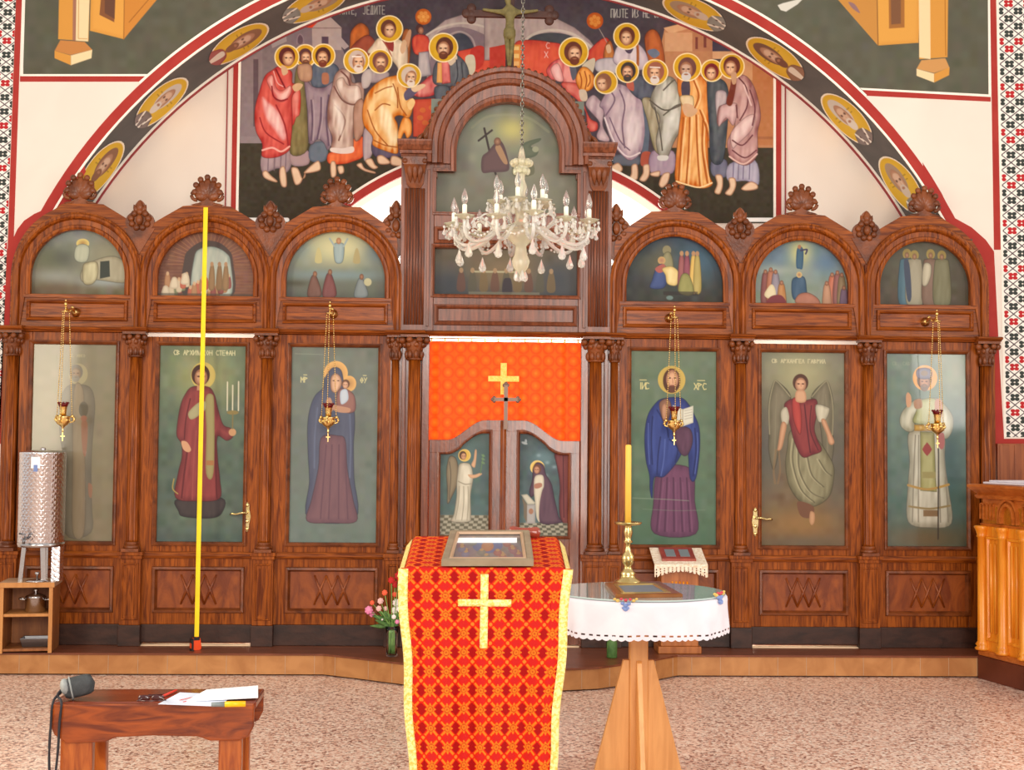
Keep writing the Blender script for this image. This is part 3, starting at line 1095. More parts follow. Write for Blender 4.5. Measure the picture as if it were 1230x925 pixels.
def column(x, r, y=-0.022, half=False):
    q = MB()
    q.lathe([(r * 1.05, 0.885), (r, 0.90), (r * 0.97, 1.6), (r * 0.9, 2.20)], (x, y, 0), 72, True, flute=12 if r < 0.045 else 14, depth=-0.12)
    sh = q.build('column', 'oak_upright', screen)
    q = MB()
    q.box(x - r * 1.5, x + r * 1.5, y - r * 1.5, 0.0, 0.815, 0.838)
    q.lathe([(r * 1.35, 0.838), (r * 1.45, 0.845), (r * 1.35, 0.858), (r * 1.1, 0.862), (r * 1.25, 0.872), (r * 1.1, 0.885)], (x, y, 0), 24)
    q.build('column_base', 'oak_carved', sh, bevel=0.002)
    q = MB()
    q.lathe([(r * 1.15, 2.195), (r * 1.2, 2.205), (r * 0.95, 2.212), (r * 1.05, 2.24), (r * 1.25, 2.285), (r * 1.5, 2.32), (r * 1.3, 2.345)], (x, y, 0), 24)
    for k in range(8):
        t = 2 * PI * k / 8 + 0.2
        ct, st = math.cos(t), math.sin(t)
        if st < 0.5:
            q.ball((x + ct * r * 1.15, y + st * r * 1.15, 2.235), (r * 0.34, r * 0.34, 0.032), 8, 6)
            q.ball((x + ct * r * 1.45, y + st * r * 1.3, 2.305), (r * 0.42, r * 0.42, 0.022), 8, 6)
    for d in (-1, 1):
        q.ball((x + d * r * 1.75, y - r * 1.1, 2.335), (r * 0.55, r * 0.5, 0.024), 9, 6)
        q.ball((x + d * r * 0.7, y - r * 1.7, 2.338), (r * 0.5, r * 0.4, 0.02), 9, 6)
    q.box(x - r * 2.0, x + r * 2.0, y - r * 1.6, 0.0, 2.357, 2.374)
    q.build('capital', 'oak_carved', sh)
    q = MB()
    w = r * 1.75
    dy = 0.006 if r < 0.035 else 0.0
    q.box(x - w, x + w, -0.05 + dy, 0.03 + dy, 0.30, 0.765)
    q.box(x - w - 0.01, x + w + 0.01, -0.062 + dy, 0.03 + dy, 0.765, 0.79 - dy)
    q.box(x - w - 0.018, x + w + 0.018, -0.072 + dy, 0.03 + dy, 0.79 - dy, 0.815 - dy * 0.5)
    q.rect_frame(x - w + 0.012, x + w - 0.012, 0.335, 0.735, [(0, -0.049), (0.003, -0.058), (0.011, -0.058), (0.014, -0.049)])
    for d in (-0.35, 0.35):
        q.box(x + d * w - 0.006, x + d * w + 0.006, -0.056, -0.049, 0.37, 0.70)
    pd = q.build('pedestal', 'oak_upright', screen, bevel=0.002)
    q = MB()
    q.box(x - w - 0.006, x + w + 0.006, -0.06, 0.03, Z0, 0.299)
    q.build('pedestal_foot', 'kick_wood', pd, bevel=0.004)
    # upright rib above the cornice, between two arches
    return sh


for s in (-1, 1):
    for x in COLX[1:]:
        column(s * x, 0.041)
    column(s * 0.790, 0.03)
    column(s * 0.652, 0.05, -0.03)
    for x in (1.708, 2.64):
        q = MB()
        q.box(s * x - 0.022, s * x + 0.022, -0.022, 0.004, ZC + 0.03, 2.93)
        q.tube([(s * x, -0.022, ZC + 0.03), (s * x, -0.022, 2.86)], 0.012, 8)
        q.build('upright_rib', 'oak_upright', screen, bevel=0.003)

# cornice across the whole screen
q = MB()
pr = [(0.03, 2.372), (-0.03, 2.374), (-0.036, 2.382), (-0.055, 2.386), (-0.062, 2.397), (-0.055, 2.404), (-0.02, 2.410), (0.03, 2.412)]
q.loft([[(x, y, z) for y, z in pr] for x in (-3.58, 3.58)], True, True)
for s in (-1, 1):
    for x in COLX + (0.652,):
        k = 0.09 if x > 0.8 else 0.075
        q.loft([[(s * x + d * k, y - (0.05 if x == 0.787 else 0.055), z - (0.0015 if x == 0.787 else 0)) for y, z in pr] for d in (-1, 1)], True, True)
q.build('cornice', 'oak_level', screen)


# carved crest leaves
def palmette(x, z, h, w, y=0.0):
    q = MB()
    hb = h * 0.36
    q.prism([(x - w * 0.5, z - 0.01), (x + w * 0.5, z - 0.01), (x + w * 0.16, z + h * 0.14), (x + w * 0.14, z + hb), (x - w * 0.14, z + hb), (x - w * 0.16, z + h * 0.14)], y + 0.002, y + 0.04)
    base = (x, y + 0.01, z + h * 0.2)
    for k, (a, L) in enumerate(((0, 0.8), (0.36, 0.76), (-0.36, 0.76), (0.72, 0.68), (-0.72, 0.68), (1.1, 0.56), (-1.1, 0.56))):
        L *= h
        tip = (x + math.sin(a) * L * 0.92, y + 0.006, z + h * 0.2 + math.cos(a) * L)
        q.lobe(base, tip, w * 0.17, 0.026, 10, 9)
        q.ball((x + math.sin(a) * L * 0.8, y - 0.004, z + h * 0.2 + math.cos(a) * L * 0.88), (w * 0.095, 0.016, w * 0.095), 10, 6)
    for d in (-1, 1):
        sp = [(x + d * (w * 0.34 + w * 0.13 * math.cos(t) * (1 - t / 9)), y + 0.0, z + h * 0.33 + w * 0.13 * math.sin(t) * (1 - t / 9)) for t in np.linspace(-1.8, 4.6, 20)]
        q.tube(sp, 0.014, 6)
        q.lobe((x + d * w * 0.1, y + 0.012, z + h * 0.05), (x + d * w * 0.52, y + 0.012, z + h * 0.02), h * 0.05, 0.018)
    return q.build('carved_palmette', 'oak_carved', screen)


def leaf_boss(x, z, h, w, y=0.0):
    q = MB()
    pts = [(x, z + h), (x + w * 0.16, z + h * 0.86), (x + w * 0.22, z + h * 0.66), (x + w * 0.42, z + h * 0.52), (x + w * 0.5, z + h * 0.3), (x + w * 0.36, z + h * 0.1), (x, z)]
    pts += [(2 * x - px, pz) for px, pz in pts[-2:0:-1]]
    q.prism([tuple(p) for p in smoothpts(pts, 3)], y - 0.004, y + 0.03)
    c = (x, y - 0.012, z + h * 0.38)
    q.ball(c, (w * 0.13, 0.03, h * 0.16), 10, 7)
    for k in range(9):
        t = 2 * PI * k / 9 + PI / 2
        q.ball((c[0] + math.cos(t) * w * 0.3, y - 0.006, c[2] + math.sin(t) * h * 0.25), (w * 0.12, 0.022, w * 0.12), 8, 6)
    q.lobe((x, y - 0.008, z + h * 0.6), (x, y - 0.006, z + h * 1.0), w * 0.13, 0.022)
    for d in (-1, 1):
        q.lobe((x + d * w * 0.08, y - 0.006, z + h * 0.6), (x + d * w * 0.22, y - 0.004, z + h * 0.86), w * 0.09, 0.018)
    # wedge under the boss, down to where the two arches meet
    q.prism([(x - 0.11, z + 0.03), (x + 0.11, z + 0.03), (x, z - 0.16)], y - 0.006, y + 0.02)
    return q.build('carved_leaf_boss', 'oak_carved', screen)


for s in (-1, 1):
    for key in 'ABC':
        palmette(s * ICX[key], 3.297, 0.226, 0.235)
    leaf_boss(s * 1.705, 3.095, 0.245, 0.215)
    leaf_boss(s * 2.637, 3.095, 0.235, 0.205)
    leaf_boss(s * 0.80, 3.06, 0.30, 0.215, 0.02)

# ---- raised middle part above the royal doors
TY = -0.02
q = MB()
for s in (-1, 1):
    a, c = sx(s, 0.525, 0.765)
    q.box(a, c, TY, 0.05, 2.41, 3.66)                    # pilaster field
q.box(-0.525, 0.525, TY + 0.01, 0.05, 2.41, 2.674)
q.box(-0.525, 0.525, TY + 0.005, 0.05, 3.02, 3.27)
q.build('tower_frame', 'tower_oak', screen, bevel=0.003)
for s in (-1, 1):
    q = MB()
    m = s * 0.665
    for k in range(7):
        x = m + (k - 3) * 0.021
        q.tube([(x, TY - 0.004, 2.45), (x, TY - 0.004, 3.44)], 0.0095, 8)
    q.box(m - 0.088, m + 0.088, TY - 0.014, TY, 2.412, 2.45)
    p = q.build('fluted_pilaster', 'tower_oak', screen)
    q = MB()                                            # carved bracket
    q.loft([[(m - w, y, z), (m + w, y, z), (m + w, TY, z), (m - w, TY, z)] for w, y, z in ((0.04, TY - 0.02, 3.44), (0.06, TY - 0.03, 3.47), (0.07, TY - 0.05, 3.54), (0.08, TY - 0.085, 3.60), (0.085, TY - 0.09, 3.655))], True, True)
    for d in (-1, 0, 1):
        q.lobe((m + d * 0.045, TY - 0.055, 3.64), (m + d * 0.03, TY - 0.04, 3.47), 0.026, 0.03)
    for d in (-1, 1):
        q.ball((m + d * 0.07, TY - 0.07, 3.625), (0.024, 0.03, 0.024), 9, 6)
    q.build('carved_bracket', 'oak_carved', p)
    q = MB()
    a, c = sx(s, 0.555, 0.575)
    q.box(a, c, TY - 0.012, TY, 2.44, 3.58)
    q.build('pilaster_bead', 'tower_oak', screen, bevel=0.004)
# head board with the arched opening
r, zs = 0.38, 3.705
hole, outer = [(-0.515, 3.27), (-0.515, 3.57), (-0.38, 3.57)], [(-0.53, 3.27), (-0.53, 3.575), (-0.53, 3.66)]
for i in range(33):
    a = PI - PI * i / 32
    hole.append((r * math.cos(a) + 0.004, zs + r * math.sin(a)))
    outer.append((0.59 * math.cos(a) + 0.004, 3.735 + 0.59 * math.sin(a)))
hole += [(0.388, 3.57), (0.52, 3.57), (0.52, 3.27)]
outer += [(0.53, 3.66), (0.53, 3.575), (0.53, 3.27)]
q = MB()
q.strip(hole, outer, TY + 0.005, 0.05)
for s in (-1, 1):
    a, c = sx(s, 0.388, 0.60)
    q.box(a, c, TY + 0.002, 0.05, 3.572, 3.75)
for s in (-1, 1):
    a, c = sx(s, 0.505, 0.545)
    q.box(a, c, TY + 0.012, 0.05, 3.53, 3.60)
q.build('tower_head_board', 'tower_oak', screen)
# moulded arch with shoulders
q = MB()
prof = [(-0.008, 0.02), (-0.008, -0.03), (0.012, -0.045), (0.03, -0.045), (0.036, -0.03), (0.085, -0.036), (0.095, -0.065), (0.12, -0.075), (0.13, -0.06), (0.165, -0.062), (0.175, -0.085), (0.20, -0.092), (0.21, -0.06), (0.212, 0.0)]
loops = []
for o, y in prof:
    pts = []
    for i in range(41):
        a = PI - PI * i / 40
        pts.append((0.004 + (r + o) * math.cos(a), TY + y, zs + 0.03 * min(1, max(o, 0) / 0.1) + (r + o) * math.sin(a)))
    zf = 3.562 if o < 0.033 else 3.62
    pts = [(pts[0][0], pts[0][1], zf)] + pts + [(pts[-1][0], pts[-1][1], zf)]
    loops.append(pts)
q.loft(loops, closed=False)
q.build('tower_arch_moulding', 'tower_oak', screen)
q = MB()                                               # frame of the upper picture
for y, w, o in ((TY - 0.012, 0.022, 0.0), (TY - 0.02, 0.010, 0.006)):
    for s in (-1, 1):
        a, c = sx(s, 0.515 - 0.004, 0.515 + w)
        q.box(a, c, y, TY + 0.02, 3.272, 3.565)
        a, c = sx(s, 0.388, 0.515 + w)
        q.box(a, c, y, TY + 0.02, 3.565, 3.57 + w)
    q.box(-0.537, 0.537, y, TY + 0.02, 3.272 - w, 3.272)
q.build('tower_picture_moulding', 'tower_oak', screen, bevel=0.003)
for z0, z1, x in ((3.045, 3.165, 0.52), (2.455, 2.60, 0.515)):
    q = MB()
    q.rect_frame(-x, x, z0, z1, [(-0.004, TY + 0.012), (0.0, TY - 0.012), (0.014, TY - 0.02), (0.024, TY - 0.01), (0.03, TY + 0.008)])
    q.build('tower_frieze_moulding', 'tower_oak', screen)
q = MB()
q.rect_frame(-0.545, 0.545, 2.65, 3.04, [(0, TY + 0.01), (0.002, TY - 0.014), (0.014, TY - 0.018), (0.026, TY - 0.006), (0.03, TY + 0.03)])
q.build('tower_lower_moulding', 'tower_oak', screen)
for s in (-1, 1):                                      # entablature blocks
    q = MB()
    pr = [(0.03, 3.655), (-0.06, 3.658), (-0.066, 3.675), (-0.09, 3.68), (-0.095, 3.70), (-0.105, 3.705), (-0.125, 3.735), (-0.135, 3.76), (-0.135, 3.772), (0.03, 3.775)]
    loops = []
    for e in (0, 1):
        l = []
        for y, z in pr:
            ov = -y * 0.28
            x = 0.545 if e == 0 else 0.745 + ov * 1.2
            l.append((s * x, TY + y, z))
        loops.append(l)
    q.loft(loops, True, True)
    q.build('entablature', 'tower_oak', screen)
q = MB()                                               # serrated leaf edge over the arch
for i in range(35):
    a = 0.16 + (PI - 0.32) * i / 34
    q.ball((0.004 + 0.592 * math.cos(a), TY - 0.03, 3.735 + 0.592 * math.sin(a)), (0.017, 0.03, 0.017), 8, 6)
for s in (-1, 1):
    q.lobe((s * 0.60, TY - 0.03, 3.77), (s * 0.56, TY - 0.03, 3.92), 0.03, 0.03)
    q.lobe((s * 0.66, TY - 0.03, 3.77), (s * 0.595, TY - 0.03, 3.85), 0.02, 0.03)
q.build('arch_crest_carving', 'oak_carved', screen)

# jambs of the royal doorway and thresholds
for s in (-1, 1):
    q = MB()
    a, c = sx(s, 0.545, 0.60)
    q.box(a, c, -0.03, 0.06, Z0, 2.372)
    a, c = sx(s, 0.60, 0.83)
    q.box(a, c, 0.0, 0.05, Z0, 2.372)
    a, c = sx(s, 0.715, 0.745)
    q.box(a, c, -0.014, 0.0, 0.82, 2.36)
    a, c = sx(s, 0.69, 0.765)
    q.box(a, c, -0.03, 0.03, 0.30, 0.86)
    a, c = sx(s, 0.585, 0.845)
    q.box(a, c, 0.02, 0.052, Z0, 2.37)
    q.build('doorway_jamb', 'door_wood', screen, bevel=0.005)
for s in (-1, 1):
    q = MB()
    a, c = sx(s, 3.46, 3.585)
    q.box(a, c, 0.0, 0.05, Z0, 2.372)
    q.build('end_board', 'oak_upright', screen, bevel=0.004)
q = MB()
q.box(1.752, 2.596, -0.02, 0.06, Z0 - 0.001, Z0 + 0.006)
q.build('door_threshold', 'threshold_light_tone', screen)
q = MB()
q.box(-2.596, -1.752, -0.02, 0.06, Z0 - 0.001, Z0 + 0.006)
q.build('door_threshold', 'threshold_light_tone', screen)
q = MB()
q.box(-0.545, 0.545, -0.03, 0.06, Z0 - 0.001, Z0 + 0.008)
q.build('door_threshold', 'threshold_light_tone', screen)
for s in (-1, 1):                                      # little patches the columns leave open above the doors
    q = MB()
    for xa, xb in ((1.668, 1.748), (2.60, 2.675)):
        a, c = sx(s, xa, xb)
        q.box(a, c, 0.002, 0.05, Z0, 2.372)
    q.build('column_backing', 'oak_upright', screen)


# ================================================================== PAINTED ICONS AND DOORS
def icon_canvas(px0, py0, px1, py1, bg):
    c = Canvas(px0, py0, px1, py1, bg, 1.5)
    c.fold = 0.10
    return c


SKIN = (190, 140, 104)

# ---- icon: bishop-like saint behind glass, reflected haze painted in (outermost, left)
def paint_stand_saint():
    c = icon_canvas(38, 411, 138, 650, (96, 100, 84))
    c.vgrad((122, 116, 92), (112, 98, 70))
    c.tf(30, 400, 3.557)
    c.glow(90, 300, 120, 240, (158, 146, 110), 0.6)  # milky window reflection painted over the left side
    c.noise(5, 9)
    c.ell(222, 170, 40, 46, (168, 158, 112), (176, 166, 120))
    c.poly([(175, 225), (225, 215), (275, 230), (295, 300), (290, 420), (285, 560), (290, 720), (290, 850), (180, 850), (170, 560), (150, 420), (150, 290)], (86, 80, 70), (108, 100, 86), 8)
    c.poly([(205, 240), (245, 240), (250, 420), (262, 600), (262, 850), (215, 850), (208, 600)], (132, 112, 88), (148, 128, 100), 5)
    c.poly([(240, 380), (262, 372), (268, 420), (262, 520), (248, 500)], (150, 86, 64))
    c.poly([(275, 640), (292, 650), (290, 700), (278, 690)], (150, 86, 60))
    c.ell(248, 322, 20, 34, (66, 62, 54))
    c.ell(250, 360, 13, 12, (160, 84, 66))
    c.head(212, 165, 34, 0, (98, 92, 84), (126, 120, 112), (160, 128, 100), (112, 90, 70))
    base = np.array((118, 108, 82), float)
    c.im = c.im * 0.55 + base * 0.45  # figure faded towards one tone, haze of the glare put into the colour
    c.text('С. НИКО', 190, 84, 12, (156, 150, 112), 0.7, alpha=0.7)
    return c


# ---- door icon: deacon in red with a stole, holding candles (left)
def paint_deacon():
    c = icon_canvas(188, 412, 294, 651, (84, 96, 80))
    c.vgrad((86, 100, 80), (66, 80, 74))
    c.tf(160, 380, 3.083)
    c.glow(250, 210, 120, 110, (150, 146, 92), 0.75)
    c.glow(260, 740, 160, 60, (92, 104, 84), 0.6)
    c.noise(5, 8)
    c.ell(252, 212, 46, 50, (182, 160, 82), (176, 158, 90))
    c.poly([(165, 675), (330, 670), (332, 725), (290, 745), (190, 740), (170, 720)], (44, 38, 40), (56, 48, 48), 5)
    c.poly([(212, 255), (185, 285), (168, 330), (158, 400), (158, 440), (176, 470), (178, 520), (165, 580), (158, 670), (240, 682), (322, 672), (322, 600), (312, 520), (310, 440), (345, 455), (368, 440), (360, 410), (330, 395), (308, 330), (296, 285), (272, 255)], (96, 38, 40), (124, 52, 52), 8)
    c.line([(200, 480), (188, 580), (180, 670)], (84, 30, 34), 2.2)
    c.line([(230, 420), (222, 560), (220, 675)], (140, 66, 60), 1.6, 0.7)
    c.line([(300, 440), (306, 560), (312, 670)], (84, 30, 34), 2.0)
    c.line([(205, 300), (190, 380), (186, 450)], (80, 28, 32), 1.6)
    c.poly([(262, 300), (286, 282), (296, 330), (298, 575), (270, 578), (268, 420)], (126, 116, 70), (140, 130, 84), 3)
    c.rect(270, 530, 298, 548, (150, 100, 60))
    c.poly([(200, 350), (235, 315), (262, 310), (262, 340), (225, 372), (205, 375)], (140, 134, 96), (152, 146, 108), 3)
    c.poly([(175, 460), (196, 462), (212, 490), (200, 500), (182, 488)], SKIN)
    c.ell(366, 424, 14, 14, (176, 130, 90))
    c.line([(150, 600), (146, 636), (165, 655)], (150, 128, 66), 1.4)
    for x, y0 in ((344, 236), (364, 248), (386, 234)):
        c.line([(x, y0), (x + 1, 342)], (196, 188, 160), 1.5)
    c.ell(366, 350, 22, 8, (120, 104, 60))
    c.line([(366, 355), (366, 410)], (110, 96, 60), 1.5)
    c.head(243, 215, 40, 0.1, (58, 34, 26), None, (196, 150, 112), (132, 84, 60))
    c.rect(230, 250, 256, 268, (176, 128, 94))
    c.text('СВ АРХИЂАКОН СТЕФАН', 140, 118, 17, (204, 196, 150), 0.8, 0.72)
    return c


# ---- icon: mother and child, dark blue and wine robes (left of the centre)
def paint_mother():
    c = icon_canvas(347, 414, 454, 654, (86, 94, 84))
    c.vgrad((86, 92, 82), (82, 96, 88))
    c.tf(335, 405, 3.558)
    c.noise(4, 8)
    c.glow(235, 480, 150, 300, (76, 78, 78), 0.5)
    c.ell(237, 148, 52, 54, (206, 150, 80), (150, 104, 62))
    c.ell(296, 192, 30, 34, (206, 150, 80), (150, 104, 62))
    c.poly([(215, 130), (190, 170), (185, 210), (150, 245), (128, 300), (118, 380), (122, 500), (130, 620), (128, 780), (330, 780), (322, 600), (318, 460), (322, 380), (318, 300), (300, 250), (275, 200), (262, 140), (240, 122)], (54, 58, 76), (62, 66, 84), 8)
    c.poly([(178, 430), (250, 420), (282, 440), (292, 560), (320, 700), (335, 790), (228, 798), (122, 790), (140, 700), (168, 560)], (80, 54, 62), (92, 62, 68), 9)
    for x0, x1 in ((200, 180), (225, 215), (255, 258), (280, 298)):
        c.line([(x0, 460), ((x0 + x1) / 2, 620), (x1, 780)], (70, 46, 56), 1.8, 0.7)
    c.line([(160, 300), (150, 420), (150, 560)], (76, 84, 108), 2.0, 0.7)
    c.line([(300, 330), (306, 460), (304, 600)], (76, 84, 108), 2.0, 0.7)
    c.poly([(215, 170), (235, 148), (258, 165), (262, 200), (240, 232), (218, 220)], (140, 98, 76), (196, 148, 114), 4)
    c.poly([(248, 225), (280, 215), (318, 245), (322, 310), (280, 318), (244, 290)], (104, 66, 62), (120, 78, 70), 4)
    c.poly([(258, 228), (285, 218), (292, 262), (262, 282)], (150, 164, 180), (170, 180, 190), 3)
    c.head(280, 196, 20, -0.2, (78, 50, 36), None, (204, 154, 120), (140, 92, 68))
    c.poly([(225, 285), (255, 290), (300, 300), (296, 318), (255, 318), (225, 305)], (160, 112, 86))
    c.poly([(196, 270), (215, 255), (228, 300), (212, 318)], (160, 112, 86))
    for e in (228, 248):
        c.ell(e, 180, 4.5, 2.6, (56, 34, 28))
    c.text('МР', 86, 166, 22, (190, 180, 120), 0.9)
    c.text('ѲУ', 344, 166, 22, (190, 180, 120), 0.9)
    c.text('¯', 98, 156, 24, (190, 180, 120), 0.9)
    c.text('¯', 356, 156, 24, (190, 180, 120), 0.9)
    c.line([(60, 64), (180, 66)], (120, 128, 110), 0.8, 0.6)
    return c


# ---- icon: bearded figure in blue mantle with open book (right of the centre)
def paint_teacher():
    c = icon_canvas(757, 420, 861, 657, (88, 104, 82))
    c.vgrad((96, 110, 88), (70, 96, 76))
    c.tf(745, 410, 3.63)
    c.noise(4, 8)
    c.ell(223, 166, 60, 62, (188, 158, 76), (160, 140, 80))
    c.poly([(170, 560), (310, 560), (325, 700), (330, 845), (150, 845), (145, 720)], (82, 48, 72), (98, 58, 84), 10)
    for x0, x1 in ((180, 160), (205, 195), (232, 236), (262, 272), (290, 305)):
        c.line([(x0, 600), ((x0 + x1) / 2, 720), (x1, 835)], (66, 36, 58), 2.0, 0.75)
        c.line([(x0 + 10, 620), ((x0 + x1) / 2 + 10, 720), (x1 + 10, 835)], (116, 74, 100), 1.4, 0.6)
    c.poly([(185, 250), (150, 275), (118, 330), (106, 420), (112, 520), (128, 590), (130, 650), (140, 690), (148, 600), (190, 595), (240, 540), (290, 470), (305, 600), (330, 600), (346, 480), (344, 380), (322, 320), (298, 275), (262, 245)], (34, 44, 98), (48, 62, 124), 9)
    c.poly([(228, 380), (300, 380), (315, 440), (290, 500), (256, 480)], (70, 44, 62), (84, 54, 74), 6)
    for p in ([(140, 330), (135, 430), (140, 540)], [(175, 420), (165, 500), (160, 585)], [(215, 430), (250, 470), (240, 530)], [(325, 380), (330, 480), (318, 590)], [(160, 300), (200, 370), (210, 420)]):
        c.line(p, (24, 32, 78), 1.8, 0.8)
    for p in ([(122, 360), (122, 450), (128, 540)], [(195, 430), (190, 520), (178, 590)], [(336, 400), (338, 480), (326, 580)]):
        c.line(p, (78, 96, 160), 1.4, 0.7)
    c.poly([(170, 270), (205, 250), (222, 290), (200, 360), (180, 330)], (112, 76, 62), (130, 92, 72), 4)
    c.poly([(182, 290), (194, 272), (204, 300), (200, 335), (185, 338)], (160, 112, 86), (184, 136, 104), 2)
    c.poly([(228, 278), (272, 296), (318, 280), (318, 355), (272, 372), (232, 350)], (186, 184, 166), (206, 204, 186), 3, smooth=False)
    c.line([(272, 296), (272, 372)], (140, 130, 110), 0.9)
    for y in (300, 312, 324, 336):
        c.line([(280, y + 4), (312, y - 4)], (130, 120, 110), 0.6, 0.8)
    c.ell(223, 170, 38, 54, (74, 44, 32))
    c.ell(226, 164, 27, 42, (150, 102, 76), (222, 172, 134))
    c.ell(226, 163, 18, 28, (216, 166, 128), None, 0, 0.7, soft=2)
    c.ell(226, 206, 17, 17, (92, 56, 42))
    for e in (215, 238):
        c.ell(e, 158, 5, 3, (52, 30, 26))
    c.line([(227, 160), (228, 182)], (150, 98, 74), 0.8)
    c.ell(227, 192, 7, 2.5, (130, 70, 60))
    c.text('ІИС', 80, 180, 28, (206, 192, 130), 1.0, 0.5)
    c.text('ХРС', 322, 180, 28, (206, 192, 130), 1.0, 0.66)
    c.line([(84, 168), (112, 168)], (206, 192, 130), 0.9)
    c.line([(336, 168), (368, 168)], (206, 192, 130), 0.9)
    c.line([(55, 690), (180, 694), (300, 700)], (130, 146, 124), 1.2, 0.5)
    c.line([(100, 738), (250, 744), (370, 740)], (110, 130, 108), 1.0, 0.4)
    return c


# ---- door icon: winged figure in red and olive robes (right)
def paint_angel():
    c = icon_canvas(914, 423, 1014, 658, (96, 92, 76))
    c.vgrad((104, 104, 88), (98, 74, 48))
    c.tf(905, 415, 3.7)
    c.noise(5, 8)
    c.glow(210, 130, 140, 120, (160, 154, 112), 0.8)
    c.glow(60, 480, 70, 200, (72, 72, 70), 0.7)
    c.glow(370, 520, 70, 240, (76, 74, 68), 0.7)
    c.glow(210, 800, 160, 70, (140, 102, 56), 0.7)
    c.glow(210, 880, 200, 30, (84, 78, 66), 0.6)
    for sgn in (-1, 1):
        cx = 210
        X = lambda x: cx + sgn * (x - cx)
        c.poly([(X(255), 232), (X(310), 165), (X(332), 170), (X(352), 260), (X(350), 380), (X(352), 470), (X(330), 560), (X(306), 460), (X(290), 330)], (86, 80, 62), (108, 100, 80), 8)
        c.line([(X(258), 230), (X(312), 166), (X(330), 172), (X(350), 270), (X(348), 400)], (142, 134, 104), 1.3, 0.8)
        c.line([(X(318), 220), (X(322), 330), (X(326), 500)], (120, 112, 88), 1.0, 0.7)
    c.poly([(168, 380), (260, 400), (345, 520), (352, 600), (330, 680), (262, 722), (205, 700), (158, 630), (142, 540), (150, 460)], (92, 86, 62), (128, 122, 92), 9)
    for p in ([(172, 420), (165, 520), (200, 640), (260, 700)], [(190, 460), (195, 560), (240, 650), (300, 680)], [(230, 500), (250, 580), (300, 630)], [(280, 510), (310, 560), (335, 580)]):
        c.line(p, (158, 150, 116), 1.6, 0.7)
        c.line([(x + 9, y + 4) for x, y in p], (74, 68, 50), 1.6, 0.7)
    c.poly([(195, 700), (262, 720), (262, 760), (240, 775), (205, 760)], (98, 64, 46))
    c.poly([(250, 745), (268, 752), (268, 790), (255, 805), (246, 785)], (160, 116, 82), (180, 136, 98), 3)
    c.poly([(140, 260), (175, 240), (215, 250), (275, 242), (280, 300), (268, 370), (280, 420), (300, 470), (262, 490), (215, 500), (180, 430), (160, 350), (140, 290)], (96, 34, 38), (122, 48, 48), 8)
    c.poly([(172, 245), (200, 245), (212, 330), (205, 400), (176, 330)], (140, 44, 42), (158, 56, 50), 4)
    c.line([(225, 265), (235, 360), (250, 480)], (74, 26, 32), 1.6)
    c.line([(255, 270), (250, 380), (285, 470)], (76, 28, 32), 1.4)
    c.poly([(122, 300), (145, 278), (158, 320), (150, 355), (128, 352)], (150, 142, 120), (176, 168, 146), 3)
    c.poly([(275, 268), (325, 275), (335, 292), (316, 335), (285, 340)], (150, 142, 120), (182, 174, 150), 4)
    c.poly([(124, 350), (146, 355), (138, 410), (124, 465), (106, 472), (110, 440)], (150, 106, 76), (184, 136, 102), 3)
    c.poly([(298, 338), (316, 332), (338, 385), (356, 430), (345, 446), (330, 436), (322, 400)], (150, 106, 76), (188, 140, 106), 3)
    c.line([(100, 470), (90, 560), (96, 620)], (120, 92, 62), 2.4, 0.6)
    c.line([(112, 475), (118, 560), (108, 620)], (120, 92, 62), 2.0, 0.6)
    c.head(208, 172, 40, 0.05, (70, 44, 34), None, (200, 152, 118), (140, 96, 72))
    c.poly([(190, 205), (226, 205), (232, 248), (210, 258), (186, 248)], (170, 122, 90), (190, 144, 110), 3)
    c.text('СВ АРХАНГЕЛ ГАВРИЛ', 82, 62, 17, (190, 180, 140), 0.8, 0.78)
    return c


